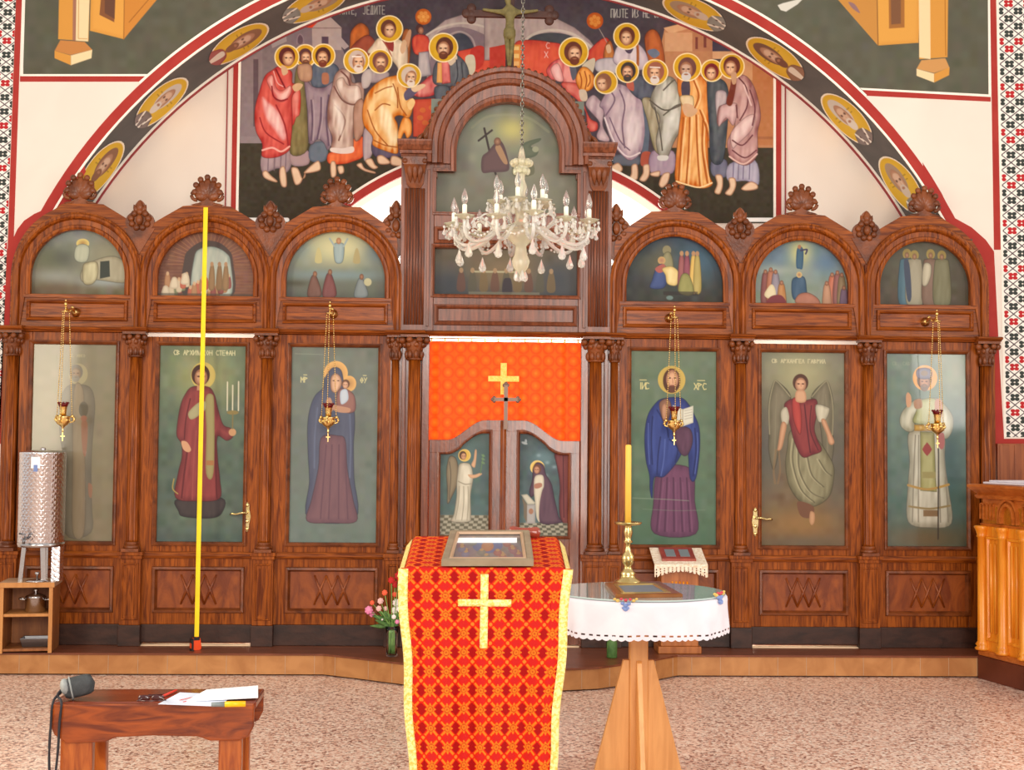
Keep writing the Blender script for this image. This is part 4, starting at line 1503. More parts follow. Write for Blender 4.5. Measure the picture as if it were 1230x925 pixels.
# ---- icon: bishop in white and gold vestments (outermost, right)
def paint_bishop():
    c = icon_canvas(1063, 424, 1164, 657, (86, 104, 96))
    c.vgrad((104, 120, 108), (60, 84, 76))
    c.tf(1055, 415, 3.7)
    c.noise(5, 8)
    c.glow(350, 120, 70, 120, (150, 146, 116), 0.5)  # pale window reflection painted in at the upper right
    c.glow(220, 860, 260, 70, (92, 76, 50), 0.9)
    c.glow(330, 500, 60, 200, (34, 60, 66), 0.6)
    c.ell(211, 143, 57, 57, (216, 150, 78), (196, 134, 72))
    c.poly([(140, 380), (290, 380), (300, 520), (318, 640), (330, 790), (230, 810), (130, 785), (128, 640), (138, 520)], (132, 128, 108), (176, 172, 152), 10)
    for x0, x1 in ((165, 155), (180, 178), (268, 275), (290, 306)):
        c.line([(x0, 400), (x1, 600), (x1 + (x1 - x0) * 0.6, 785)], (112, 106, 90), 1.6, 0.8)
    c.poly([(178, 235), (120, 275), (94, 320), (98, 360), (130, 384), (160, 375), (170, 320), (250, 320), (270, 380), (305, 415), (335, 380), (340, 320), (310, 270), (262, 232), (220, 245)], (136, 134, 112), (184, 182, 160), 9)
    c.poly([(186, 245), (262, 240), (275, 340), (160, 345), (170, 290)], (140, 142, 94), (168, 170, 124), 6)
    c.rect(160, 352, 300, 380, (150, 112, 48), inner=(186, 148, 72), w=3)
    c.poly([(188, 384), (252, 384), (258, 600), (262, 650), (188, 645)], (124, 120, 66), (152, 148, 96), 5, smooth=False)
    c.rect(196, 562, 258, 590, (132, 122, 70))
    c.poly([(219, 430), (232, 445), (242, 462), (232, 478), (219, 492), (206, 478), (196, 462), (206, 445)], (132, 46, 40), smooth=False)
    c.line([(130, 622), (220, 640), (318, 618)], (156, 122, 60), 2.8)
    c.line([(134, 716), (230, 726), (322, 712)], (130, 112, 72), 2.4)
    c.rect(200, 732, 268, 760, (116, 92, 62))
    c.poly([(122, 225), (132, 208), (146, 228), (144, 268), (126, 272)], SKIN)
    c.poly([(160, 245), (192, 240), (196, 275), (164, 280)], (150, 104, 70))
    c.poly([(256, 250), (278, 235), (292, 260), (286, 320), (262, 320)], (170, 120, 100))
    c.poly([(268, 395), (296, 390), (300, 440), (286, 462), (270, 440)], (150, 82, 78))
    c.line([(272, 460), (270, 640), (268, 860)], (48, 42, 36), 1.6)
    c.head(208, 158, 40, 0, (84, 60, 44), (98, 74, 58), (176, 124, 92), (130, 82, 58))
    c.poly([(176, 140), (174, 108), (208, 98), (240, 108), (240, 140), (208, 148)], (88, 84, 104), (106, 100, 116), 4)
    c.ell(208, 122, 16, 12, (120, 100, 84))
    c.text('СВ. САВ', 60, 72, 15, (140, 148, 124), 0.7, 0.8, 0.6)
    return c


# ---- royal doors
def paint_messenger():
    c = icon_canvas(524, 520, 592, 646, (66, 84, 82))
    c.vgrad((66, 82, 80), (70, 92, 90))
    c.tf(510, 500, 5.78)
    c.noise(5, 7)
    c.glow(280, 300, 90, 160, (80, 104, 104), 0.6)
    c.rect(60, 690, 480, 850, (150, 144, 124))
    for j in range(8):
        for i in range(14):
            if (i + j) % 2:
                c.poly([(80 + i * 30 - j * 4, 690 + j * 19), (110 + i * 30 - j * 4, 690 + j * 19), (108 + i * 30 - j * 4, 709 + j * 19), (78 + i * 30 - j * 4, 709 + j * 19)], (88, 84, 68), smooth=False)
    c.poly([(180, 280), (215, 300), (232, 380), (222, 480), (190, 560), (160, 610), (158, 520), (150, 400), (160, 310)], (104, 90, 70), (124, 110, 86), 4)
    c.line([(170, 320), (180, 420), (170, 580)], (84, 74, 60), 1.2)
    c.halo(274, 274, 43, (196, 160, 78), (220, 180, 96), 1.0)
    c.poly([(240, 335), (300, 328), (325, 360), (335, 430), (328, 485), (318, 560), (322, 690), (310, 735), (190, 735), (205, 680), (222, 560), (222, 470), (228, 400)], (156, 148, 128), (198, 190, 168), 5)
    for p in ([(240, 490), (236, 600), (215, 720)], [(270, 490), (272, 600), (260, 725)], [(300, 490), (304, 600), (296, 725)]):
        c.line(p, (140, 132, 112), 1.0)
    c.line([(232, 455), (280, 475), (326, 470)], (134, 126, 106), 1.2)
    c.poly([(322, 340), (338, 300), (346, 240), (358, 238), (356, 300), (346, 358)], (176, 132, 98), (196, 150, 114), 2)
    c.poly([(300, 408), (345, 408), (385, 395), (396, 405), (360, 428), (320, 432)], (180, 136, 102), (198, 152, 116), 2)
    c.line([(386, 400), (396, 330), (404, 268)], (84, 112, 70), 1.0)
    for y in (275, 300, 325):
        c.ell(404, y, 14, 8, (98, 128, 86), ang=0.5, alpha=0.8)
    c.head(264, 278, 30, 0.5, (72, 48, 34), None, (196, 146, 108), (140, 96, 70))
    return c


def paint_maiden():
    c = icon_canvas(618, 520, 686, 648, (64, 86, 86))
    c.vgrad((58, 70, 72), (72, 92, 94))
    c.tf(510, 500, 5.78)
    c.noise(6, 6)
    c.glow(820, 290, 90, 70, (96, 126, 132), 0.7)
    for x, y in ((850, 320), (900, 350), (790, 270), (840, 410), (920, 300)):
        c.glow(x, y, 16, 12, (140, 166, 172), 0.6)
    c.ell(690, 185, 22, 9, (150, 156, 156), ang=0.3)
    c.ell(700, 172, 8, 14, (140, 148, 150))
    c.poly([(905, 250), (1010, 240), (1010, 720), (950, 720), (935, 600), (940, 480), (920, 350)], (84, 36, 40), (108, 52, 52), 4)
    c.line([(960, 270), (965, 500), (968, 700)], (66, 28, 34), 1.2)
    c.rect(640, 740, 1010, 900, (150, 144, 124))
    for j in range(9):
        for i in range(14):
            if (i + j) % 2:
                c.poly([(630 + i * 30 + j * 4, 740 + j * 17), (660 + i * 30 + j * 4, 740 + j * 17), (662 + i * 30 + j * 4, 757 + j * 17), (632 + i * 30 + j * 4, 757 + j * 17)], (80, 78, 64), smooth=False)
    c.halo(782, 355, 50, (210, 176, 96), (226, 190, 110), 1.0)
    c.poly([(780, 320), (752, 360), (748, 440), (728, 520), (740, 560), (770, 560), (800, 735), (950, 735), (930, 690), (900, 560), (880, 470), (840, 400), (824, 340)], (66, 46, 60), (84, 60, 72), 5)
    c.poly([(765, 420), (820, 410), (828, 480), (815, 520), (800, 600), (796, 690), (800, 735), (778, 700), (768, 600), (760, 520)], (176, 166, 144), (204, 194, 170), 3)
    c.poly([(765, 470), (808, 462), (815, 485), (790, 500), (764, 498)], (156, 104, 84))
    c.head(780, 368, 32, -0.3, (96, 60, 46), None, (190, 136, 104), (140, 92, 70))
    c.poly([(670, 545), (712, 540), (770, 600), (762, 612), (715, 612)], (150, 146, 128), (186, 180, 160), 2, smooth=False)
    c.poly([(705, 612), (770, 612), (770, 745), (705, 745)], (140, 136, 132), (158, 154, 150), 3, smooth=False)
    c.poly([(675, 560), (712, 612), (712, 740), (690, 700), (688, 620)], (104, 92, 76), smooth=False)
    c.ell(740, 660, 16, 20, (150, 104, 80))
    return c


ICONS = (
    (-1, 'A', paint_stand_saint, 'painted_glazed', 'tall glazed icon of a grey-bearded saint, reflection haze painted in, above the steel urn'),
    (-1, 'C', paint_mother, 'painted_board', 'tall icon of a haloed mother holding a child, dark blue and wine robes'),
    (1, 'C', paint_teacher, 'painted_board', 'tall icon of a bearded haloed figure in blue mantle holding an open book'),
    (1, 'A', paint_bishop, 'painted_glazed', 'tall icon of a bearded bishop in white and gold vestments with a staff'),
)
for s, key, fn, m, lab in ICONS:
    a, c_ = sx(s, *ICON[key])
    cv = lift(fn(), 0.76 if key == 'C' and s < 0 else 0.93)  # mother icon lifted further, the glare on it goes into the colour
    o = paint_mesh('painted_icon', m, cv, on_rect(cv, a + 0.002, c_ - 0.002, ZI0 + 0.002, ZI1 - 0.002, 0.014), None, 0.02)
    tag(o, lab, 'icon', 'tall icons of the screen', 'thing')
q = MB()
for s, key, *_ in ICONS:
    a, c_ = sx(s, *ICON[key])
    q.box(a - 0.01, c_ + 0.01, 0.035, 0.05, ZI0 - 0.02, ZI1 + 0.02)
q.build('icon_backing', 'kick_wood', screen)

# ---- side doors of the screen with their icons, mouldings and handles
for s, fn, lab in ((-1, paint_deacon, 'side door of the screen with icon of a deacon in red holding candles'),
                   (1, paint_angel, 'side door of the screen with icon of a winged angel in red and olive')):
    a, c_ = sx(s, *ICON['B'])
    dr = thing('screen_door', lab, 'door', (s * ICX['B'], 0, 0.174), 'side doors of the screen')
    panel_bay(s, 'B', dr, True)
    cv = lift(fn(), 0.9)
    o = paint_mesh('door_painting', 'painted_board', cv, on_rect(cv, a + 0.002, c_ - 0.002, ZI0 + 0.002, ZI1 - 0.002, 0.014), dr, 0.02)
    hx = s * 1.812 if s < 0 else 1.812
    zc = W(297, 621).z if s < 0 else W(908, 627).z
    hx = W(297, 621).x if s < 0 else W(907, 627).x
    q = MB()
    pl = [(hx + w * math.cos(t), zc + h * math.sin(t)) for t in np.linspace(0, 2 * PI, 25)[:-1] for w, h in ((0.022 + 0.004 * math.cos(6 * t), 0.105),)]
    q.prism(pl, -0.008, 0.001)
    for dz in (-0.085, 0.085, -0.03):
        q.ball((hx, -0.008, zc + dz), (0.013, 0.006, 0.014), 10, 6)
    pt = q.build('handle_plate', 'handle_metal', dr, bevel=0.002, label='ornate pierced brass plate')
    q = MB()
    q.tube([(hx, -0.005, zc + 0.03), (hx, -0.05, zc + 0.03)], 0.009, 10)
    d = -1 if s < 0 else 1
    q.tube([(hx, -0.05, zc + 0.03), (hx + d * 0.03, -0.055, zc + 0.032), (hx + d * 0.07, -0.055, zc + 0.022), (hx + d * 0.10, -0.052, zc + 0.026), (hx + d * 0.115, -0.05, zc + 0.018)], [0.009, 0.0085, 0.007, 0.0075, 0.005], 10)
    q.build('lever_handle', 'handle_metal', pt)

# ---- royal doors
def door_top(x):
    """ogee top of the two leaves, x measured from the middle"""
    a = abs(x)
    t = min(max((a - 0.14) / 0.28, 0), 1)
    return 1.772 - 0.145 * (t * t * (3 - 2 * t))


for s, fn, lab in ((-1, paint_messenger, 'left leaf of the royal doors with a painted angel in white'),
                   (1, paint_maiden, 'right leaf of the royal doors with a kneeling maiden and a grey cross on top')):
    lf = thing('royal_door_leaf', lab.replace('left leaf', 'leaf').replace('right leaf', 'leaf'), 'door', (s * 0.27, 0, Z0 + 0.012), 'royal door leaves')
    xo, xi, po, pi_ = 0.5435, 0.006, 0.472, 0.098
    N = 24
    xs = [xi + (xo - xi) * i / N for i in range(N + 1)]
    q = MB()
    # frame boards: two stiles, shaped head, rails
    inner_top = lambda x: door_top(x) - 0.083 - 0.012 * (x > 0.3)
    a, c_ = sx(s, xi, pi_)
    q.box(a, c_, -0.005, 0.04, Z0 + 0.012, 1.70)
    a, c_ = sx(s, po, xo)
    q.box(a, c_, -0.005, 0.04, Z0 + 0.012, 1.58)
    A = [(s * x, inner_top(x)) for x in xs]
    B = [(s * x, door_top(x)) for x in xs]
    q.strip(A, B, -0.006, 0.04)
    a, c_ = sx(s, pi_, po)
    q.box(a, c_, -0.004, 0.04, 0.80, 0.93)
    q.box(a, c_, 0.012, 0.03, 0.34, 0.80)
    q.box(a, c_, -0.004, 0.04, Z0 + 0.012, 0.34)
    q.build('door_frame', 'door_wood', lf, bevel=0.004)
    q = MB()                                            # moulded edge round the picture
    top = [(s * x, inner_top(x)) for x in np.linspace(pi_, po, 18)]
    loops = []
    cxm, czm = s * 0.285, 1.27
    ring = [(s * pi_, 0.93)] + top + [(s * po, 0.93)]
    for k, y in ((-0.012, -0.006), (-0.010, -0.022), (0.002, -0.026), (0.012, -0.016), (0.016, 0.016)):
        loops.append([(x + (cxm - x) * k / 0.19, y, z + (czm - z) * k / 0.36) for x, z in ring])
    q.loft(loops, True)
    q.build('picture_moulding', 'door_wood', lf)
    cv = lift(fn(), 0.88)
    a, c_ = sx(s, 0.09, 0.482)
    wx = np.array([W(x, 600).x for x in cv.xs])
    wz = np.array([W(600, y).z for y in cv.ys])
    cv.mask = wz[:, None] < np.array([door_top(x) for x in wx])[None, :] - 0.03
    o = paint_mesh('door_painting', 'painted_board', cv, on_rect(cv, W(cv.x0, 600).x, W(cv.x1, 600).x, W(600, cv.y1).z, W(600, cv.y0).z, 0.01), lf)
    if s > 0:
        q = MB()
        cx = W(607.5, 490, 0).x
        z0_, z1_, zm = 1.765, W(607, 463).z, W(607, 480).z
        q.box(cx - 0.014, cx + 0.014, -0.03, -0.012, z0_ - 0.06, z1_)
        q.box(cx - 0.085, cx + 0.085, -0.03, -0.012, zm - 0.013, zm + 0.013)
        for x, z in ((cx, z1_), (cx - 0.085, zm), (cx + 0.085, zm)):
            for dx, dz in ((0.012, 0), (-0.012, 0), (0, 0.012), (0, -0.012)):
                q.ball((x + dx, -0.021, z + dz), (0.014, 0.01, 0.014), 8, 6)
        q.build('top_cross', 'door_cross', lf, label='small grey metal cross')
        q = MB()
        for x in (-0.022, 0.004):
            q.tube([(x, -0.012, Z0 + 0.02), (x, -0.012, 1.765)], 0.008, 8)
        q.box(-0.03, 0.012, -0.012, -0.004, Z0 + 0.02, 1.766)
        q.build('meeting_bead', 'oak_panel', lf)

# ---- curtain behind the royal doors
cv = Canvas(506, 409, 705, 766, (240, 96, 22), 1.3)
per = 15.2
u = ((cv.X - 514) / per) % 1 - 0.5
v = ((cv.Y - 409) / per) % 1 - 0.5
r = np.hypot(u, v)
cv.im[:] = (240, 78, 10)
ring = np.exp(-((r - 0.42) / 0.09) ** 2)[..., None]
cv.im = cv.im * (1 - 0.5 * ring) + np.array((206, 44, 6)) * 0.5 * ring
dot = np.exp(-(r / 0.16) ** 2)[..., None]
cv.im = cv.im * (1 - 0.4 * dot) + np.array((250, 130, 40)) * 0.4 * dot
base = on_rect(cv, -0.60, 0.60, 0.20, 2.345, 0.10)


def curtain_fn(X, Y):
    V = base(X, Y)
    V[:, 1] += 0.006 * np.sin(V[:, 0] * 30) + 0.004 * np.sin(V[:, 0] * 71 + 1)
    return V


curt = thing('door_curtain', 'orange patterned curtain hanging behind the royal doors', 'curtain', (0, 0.1, 0.2))
paint_mesh('curtain_cloth', 'curtain_silk', cv, curtain_fn, curt)
q = MB()
cx = W(605, 450, 0.08).x
zt, zb_, zm, hw = W(605, 436, .08).z, W(605, 474, .08).z, W(605, 455, .08).z, 0.112
q.box(cx - 0.022, cx + 0.022, 0.083, 0.087, zb_, zt)
q.box(cx - hw, cx + hw, 0.081, 0.087, zm - 0.02, zm + 0.02)
q.build('sewn_cross', 'curtain_cross', curt, label='yellow sewn cross')
q = MB()
q.tube([(-0.60, 0.1, 2.366), (0.60, 0.1, 2.366)], 0.004, 8)
q.build('curtain_rod', 'brass_satin', curt)
for i in range(12):
    x = -0.535 + 1.07 * i / 11
    q = MB()
    q.box(x - 0.005, x + 0.005, 0.098, 0.102, 2.34, 2.37)
    q.build('curtain_tab', 'curtain_cross', curt)


# ---- lunette pictures
def lun_cv(x0, y0, x1, y1):
    c = Canvas(x0, y0, x1, y1, (90, 96, 86), 1.5)
    c.fold = 0.12
    return c


def lun_tomb():
    c = lun_cv(34, 270, 156, 357)
    c.vgrad((112, 122, 120), (92, 80, 56))
    c.tf(0, 200, 3.855)
    c.noise(6, 8)
    c.glow(230, 430, 90, 60, (86, 92, 66), 0.8)
    c.glow(290, 420, 60, 40, (64, 66, 62), 0.7)
    c.glow(480, 400, 120, 90, (128, 124, 96), 0.8)
    c.glow(240, 505, 140, 34, (130, 134, 124), 0.8)
    c.glow(480, 530, 140, 24, (136, 146, 144), 0.8)
    c.glow(250, 565, 120, 26, (88, 70, 52), 0.7)
    c.poly([(370, 480), (430, 430), (520, 410), (580, 450), (582, 530), (440, 520), (375, 530)], (132, 124, 98), (150, 142, 116), 5)
    c.poly([(455, 435), (498, 430), (502, 505), (455, 515)], (46, 50, 44), smooth=False)
    c.poly([(375, 460), (395, 440), (440, 440), (445, 500), (420, 540), (380, 535)], (134, 124, 92), (176, 168, 130), 4)
    c.ell(372, 352, 30, 22, (206, 186, 104), (150, 110, 60))
    c.poly([(340, 370), (372, 355), (402, 372), (395, 430), (360, 440), (335, 420)], (146, 150, 128), (164, 166, 140), 5)
    return c


def lun_brick():
    c = lun_cv(184, 272, 310, 359)
    c.tf(0, 200, 3.855)
    c.im[:] = (104, 66, 52)
    c.noise(5, 5)
    for j in range(12):
        y = 430 + j * 15
        c.line([(720, y), (860, y)], (82, 50, 42), 0.8, 0.7, False)
        c.line([(1060, y), (1190, y)], (124, 78, 54), 0.8, 0.7, False)
    for k in range(26):
        a = PI + PI * k / 25
        c.line([(960 + 122 * math.cos(a), 450 + 110 * math.sin(a)), (960 + 190 * math.cos(a), 450 + 165 * math.sin(a))], (136, 90, 64), 1.0, 0.8, False)
    c.poly([(850, 600), (846, 430), (870, 380), (930, 342), (1000, 345), (1050, 380), (1072, 430), (1070, 600)], (62, 50, 46))
    c.poly([(892, 600), (892, 420), (925, 375), (985, 368), (1040, 395), (1062, 440), (1062, 600)], (128, 138, 128), (156, 162, 148), 5)
    for i in range(26):
        x = 770 + (i * 53 % 300)
        y = 500 + (i * 37 % 80)
        col = [(140, 96, 62), (110, 52, 46), (90, 92, 62), (168, 150, 120), (150, 70, 50)][i % 5]
        c.poly([(x - 12, y + 50), (x - 9, y), (x + 9, y), (x + 13, y + 50)], col, tuple(v + 16 for v in col), 2)
        c.ell(x, y - 6, 7, 9, (186, 150, 112), alpha=0.9)
    for x in (975, 1010, 1040):
        c.poly([(x - 14, 560), (x - 8, 460), (x + 10, 460), (x + 15, 560)], (110, 84, 56), (128, 98, 66), 3)
        c.ell(x, 448, 8, 11, (150, 112, 80))
    for x, y in ((760, 560), (800, 520), (850, 500)):
        c.poly([(x - 18, y + 40), (x - 8, y - 6), (x + 14, y - 4), (x + 20, y + 40)], (170, 152, 126), (196, 180, 152), 3)
    c.rect(720, 585, 1190, 610, (64, 54, 44), alpha=0.6)
    return c


def lun_ascent():
    c = lun_cv(340, 270, 468, 360)
    c.vgrad((128, 138, 124), (70, 72, 62))
    c.tf(300, 200, 3.855)
    c.noise(6, 9)
    c.glow(405, 370, 170, 90, (196, 188, 134), 0.9)
    c.glow(230, 380, 50, 60, (110, 128, 128), 0.7)
    c.glow(590, 390, 60, 60, (84, 102, 112), 0.8)
    c.glow(400, 500, 260, 26, (104, 122, 124), 0.9)
    c.glow(400, 560, 260, 36, (84, 88, 76), 0.8)
    c.glow(210, 540, 60, 14, (62, 60, 46), 0.8)
    c.poly([(385, 360), (408, 350), (432, 360), (428, 430), (408, 445), (390, 430)], (122, 140, 140), (138, 154, 152), 4)
    c.line([(388, 365), (365, 330)], (136, 150, 148), 2.2)
    c.line([(430, 365), (448, 330)], (136, 150, 148), 2.2)
    c.ell(407, 340, 12, 15, (140, 92, 60), (186, 138, 100))
    for x, col in ((314, (176, 162, 104)), (492, (150, 132, 84))):
        c.poly([(x - 16, 440), (x - 10, 390), (x, 372), (x + 10, 390), (x + 16, 440)], col, alpha=0.8)
    for x, y, col in ((295, 500, (88, 56, 46)), (365, 490, (92, 46, 44)), (512, 510, (96, 104, 104))):
        c.poly([(x - 28, 600), (x - 16, y + 20), (x, y), (x + 16, y + 20), (x + 34, 595)], col, tuple(v + 14 for v in col), 4)
        c.ell(x + 4, y - 4, 10, 14, (90, 56, 40), (150, 104, 76))
    c.ell(545, 530, 18, 18, (186, 176, 130), alpha=0.8)
    return c


def lun_nativity():
    c = lun_cv(748, 278, 874, 366)
    c.vgrad((40, 56, 74), (46, 44, 36))
    c.tf(720, 200, 3.854)
    c.noise(5, 8)
    c.glow(470, 430, 110, 80, (56, 88, 108), 0.7)
    c.glow(230, 450, 90, 60, (70, 68, 48), 0.6)
    c.glow(300, 430, 60, 90, (92, 84, 56), 0.6)
    c.ell(316, 384, 20, 22, (120, 112, 80))
    c.poly([(290, 440), (305, 400), (330, 395), (345, 440), (340, 490), (300, 480)], (108, 104, 72), (124, 118, 84), 4)
    c.ell(292, 432, 18, 18, (176, 140, 84), (150, 100, 80))
    c.poly([(262, 480), (285, 450), (310, 460), (318, 520), (300, 560), (240, 560), (250, 520)], (40, 52, 92), (52, 66, 110), 5)
    c.poly([(262, 470), (300, 448), (312, 475), (280, 490)], (150, 74, 66))
    c.poly([(295, 470), (340, 460), (372, 490), (362, 545), (320, 540), (310, 500)], (190, 160, 92), (212, 186, 122), 5)
    for x, col in ((385, (120, 60, 60)), (410, (112, 50, 62)), (440, (190, 150, 70)), (458, (150, 130, 66))):
        c.poly([(x - 16, 570), (x - 12, 430), (x, 405), (x + 12, 430), (x + 18, 570)], col, tuple(v + 16 for v in col), 4)
        c.ell(x, 398, 9, 12, (160, 116, 80))
    c.poly([(372, 580), (385, 500), (420, 500), (440, 585)], (110, 108, 56), (130, 126, 70), 4)
    c.ell(330, 605, 16, 10, (90, 110, 104))
    c.rect(300, 575, 460, 592, (34, 26, 26), alpha=0.6)
    return c


def lun_vision():
    c = lun_cv(902, 282, 1022, 369)
    c.vgrad((84, 108, 124), (120, 126, 104))
    c.tf(720, 200, 3.854)
    c.noise(6, 9)
    c.glow(935, 395, 55, 60, (190, 182, 110), 0.95)
    c.glow(830, 420, 60, 50, (80, 104, 128), 0.6)
    c.glow(1060, 440, 60, 50, (72, 100, 130), 0.7)
    c.glow(820, 480, 120, 24, (150, 156, 140), 0.6)
    c.poly([(918, 460), (920, 385), (935, 365), (952, 385), (948, 465), (932, 470)], (38, 66, 90), (52, 80, 100), 3)
    c.line([(940, 385), (968, 380), (962, 400)], (50, 44, 70), 2.0)
    c.ell(933, 368, 8, 10, (150, 100, 70))
    for x, y, col in ((775, 490, (104, 52, 48)), (800, 480, (140, 80, 56)), (822, 490, (110, 100, 110)), (850, 540, (150, 96, 50)), (1085, 500, (160, 84, 60)), (1060, 540, (150, 104, 76)), (1110, 490, (110, 62, 58)), (1130, 500, (104, 84, 56)), (1140, 560, (84, 62, 80))):
        c.poly([(x - 20, y + 140), (x - 15, y + 18), (x, y), (x + 15, y + 18), (x + 22, y + 140)], col, tuple(v + 18 for v in col), 4)
        c.ell(x, y - 4, 9, 11, (96, 56, 40), (170, 120, 90))
    c.poly([(770, 590), (800, 545), (818, 560), (822, 600), (790, 610)], (190, 172, 130), (206, 190, 150), 3)
    c.poly([(905, 610), (898, 530), (920, 508), (955, 510), (965, 560), (962, 610)], (40, 62, 84), (54, 76, 98), 4)
    c.ell(932, 498, 13, 14, (190, 160, 100), (140, 96, 70))
    c.poly([(918, 630), (930, 590), (975, 582), (1020, 610), (1020, 640)], (140, 84, 66), (156, 98, 78), 4)
    c.poly([(780, 640), (800, 600), (850, 595), (870, 640)], (104, 40, 44))
    return c


def lun_elders():
    c = lun_cv(1052, 285, 1171, 372)
    c.vgrad((70, 70, 60), (66, 56, 44))
    c.tf(970, 200, 3.854)
    c.noise(4, 8)
    c.glow(540, 420, 160, 80, (84, 82, 66), 0.6)
    for x, y, col in ((470, 402, (58, 84, 96)), (505, 408, (126, 118, 96)), (580, 402, (98, 74, 60)), (632, 408, (92, 88, 62))):
        c.ell(x, y, 20, 24, (140, 120, 62), (124, 104, 60))
        c.poly([(x - 38, 630), (x - 34, 450), (x - 16, 425), (x + 18, 425), (x + 34, 450), (x + 38, 630)], col, tuple(v + 14 for v in col), 7)
        c.ell(x, y + 6, 10, 14, (100, 70, 50), (160, 120, 90))
    c.poly([(548, 450), (580, 450), (580, 500), (562, 545), (540, 540)], (150, 140, 116), (176, 166, 140), 4)
    c.poly([(455, 440), (480, 445), (490, 600), (470, 610)], (56, 62, 76))
    return c


LUN_L = (
    (-1, 'A', lun_tomb, 'half-round painting of a pale glowing figure above an open tomb'),
    (-1, 'B', lun_brick, 'half-round painting of a crowd under a brick arch, behind the yellow tape'),
    (-1, 'C', lun_ascent, 'half-round painting of a figure with raised arms in a bright sky, three onlookers below'),
    (1, 'C', lun_nativity, 'half-round dark blue night painting of a family with visitors'),
    (1, 'B', lun_vision, 'half-round painting of a blue figure in a gold glow above a crowd'),
    (1, 'A', lun_elders, 'half-round dim brown painting of four standing robed figures'),
)
for s, key, fn, lab in LUN_L:
    cv = lift(fn(), 0.86)
    x0, x1 = W(cv.x0, 320, 0).x, W(cv.x1, 320, 0).x
    xm = (cv.x0 + cv.x1) / 2
    o = paint_mesh('lunette_painting', 'painted_board', cv, on_rect(cv, x0, x1, W(xm, cv.y1, 0).z, W(xm, cv.y0, 0).z, 0.046), None, 0.012)
    tag(o, lab, 'painting', 'half-round paintings of the screen', 'thing')

# ---- pictures of the raised middle part
cv = Canvas(517, 118, 702, 262, (90, 92, 76), 1.5)
cv.vgrad((102, 106, 94), (96, 92, 78))
cv.tf(470, 70, 2.803)
cv.noise(7, 10)
cv.glow(390, 500, 330, 60, (96, 96, 80), 0.7)
cv.glow(405, 235, 60, 44, (176, 166, 92), 0.95)
cv.glow(300, 270, 60, 90, (120, 126, 104), 0.6)
cv.glow(500, 380, 90, 120, (112, 110, 92), 0.6)
cv.line([(270, 230), (330, 190), (450, 190), (530, 240)], (132, 134, 106), 3, 0.5)
cv.line([(312, 232), (328, 300), (352, 386)], (44, 36, 34), 2.6, smooth=False)
cv.line([(293, 274), (338, 238)], (44, 36, 34), 2.4, smooth=False)
cv.poly([(345, 285), (362, 270), (380, 290), (396, 345), (392, 375), (340, 380), (306, 380), (305, 330), (325, 310)], (66, 48, 50), (80, 58, 58), 5)
cv.poly([(350, 295), (366, 288), (392, 345), (380, 350), (360, 320)], (142, 106, 76))
cv.ell(357, 276, 12, 14, (84, 52, 40), (150, 108, 80))
cv.poly([(430, 310), (445, 280), (500, 262), (500, 272), (470, 290), (495, 300), (490, 320), (465, 330), (440, 325)], (66, 74, 58), (78, 84, 66), 5)
cv.ell(486, 300, 11, 10, (128, 130, 104))
cv.poly([(420, 330), (470, 335), (480, 385), (410, 390)], (84, 84, 64))
lift(cv, 0.84)
o = paint_mesh('crowning_painting', 'painted_board', cv, on_rect(cv, W(cv.x0, 190).x, W(cv.x1, 190).x, W(610, cv.y1).z, W(610, cv.y0).z, 0.052), None, 0.012)
tag(o, 'large arched greenish painting of a seated figure with a cross, top of the screen', 'painting', None, 'thing')
cv = Canvas(516, 292, 700, 360, (64, 64, 60), 1.5)
cv.vgrad((84, 74, 58), (52, 54, 58))
cv.tf(470, 70, 2.803)
cv.noise(6, 9)
cv.glow(380, 720, 190, 70, (112, 92, 62), 0.8)
cv.glow(200, 760, 70, 60, (44, 48, 54), 0.9)
cv.glow(560, 740, 70, 70, (48, 52, 58), 0.9)
cv.line([(270, 718), (420, 718)], (150, 142, 110), 2.2)
for i in range(9):
    x = 235 + i * 38
    cv.poly([(x - 14, 780), (x - 8, 722), (x + 8, 722), (x + 14, 780)], [(84, 54, 44), (70, 66, 52), (98, 78, 50)][i % 3], alpha=0.8)
    cv.ell(x, 714, 7, 9, (150, 118, 84), alpha=0.8)
cv.poly([(375, 790), (378, 745), (392, 738), (404, 745), (406, 790)], (46, 40, 44))
cv.rect(260, 786, 500, 796, (130, 122, 96), alpha=0.5)
lift(cv, 0.84)
o = paint_mesh('lower_painting', 'painted_board', cv, on_rect(cv, W(cv.x0, 330).x, W(cv.x1, 330).x, W(610, cv.y1).z, W(610, cv.y0).z, 0.03), None, 0.012)
tag(o, 'wide dark painting of a supper table, behind the lower half of the chandelier', 'painting', None, 'thing')


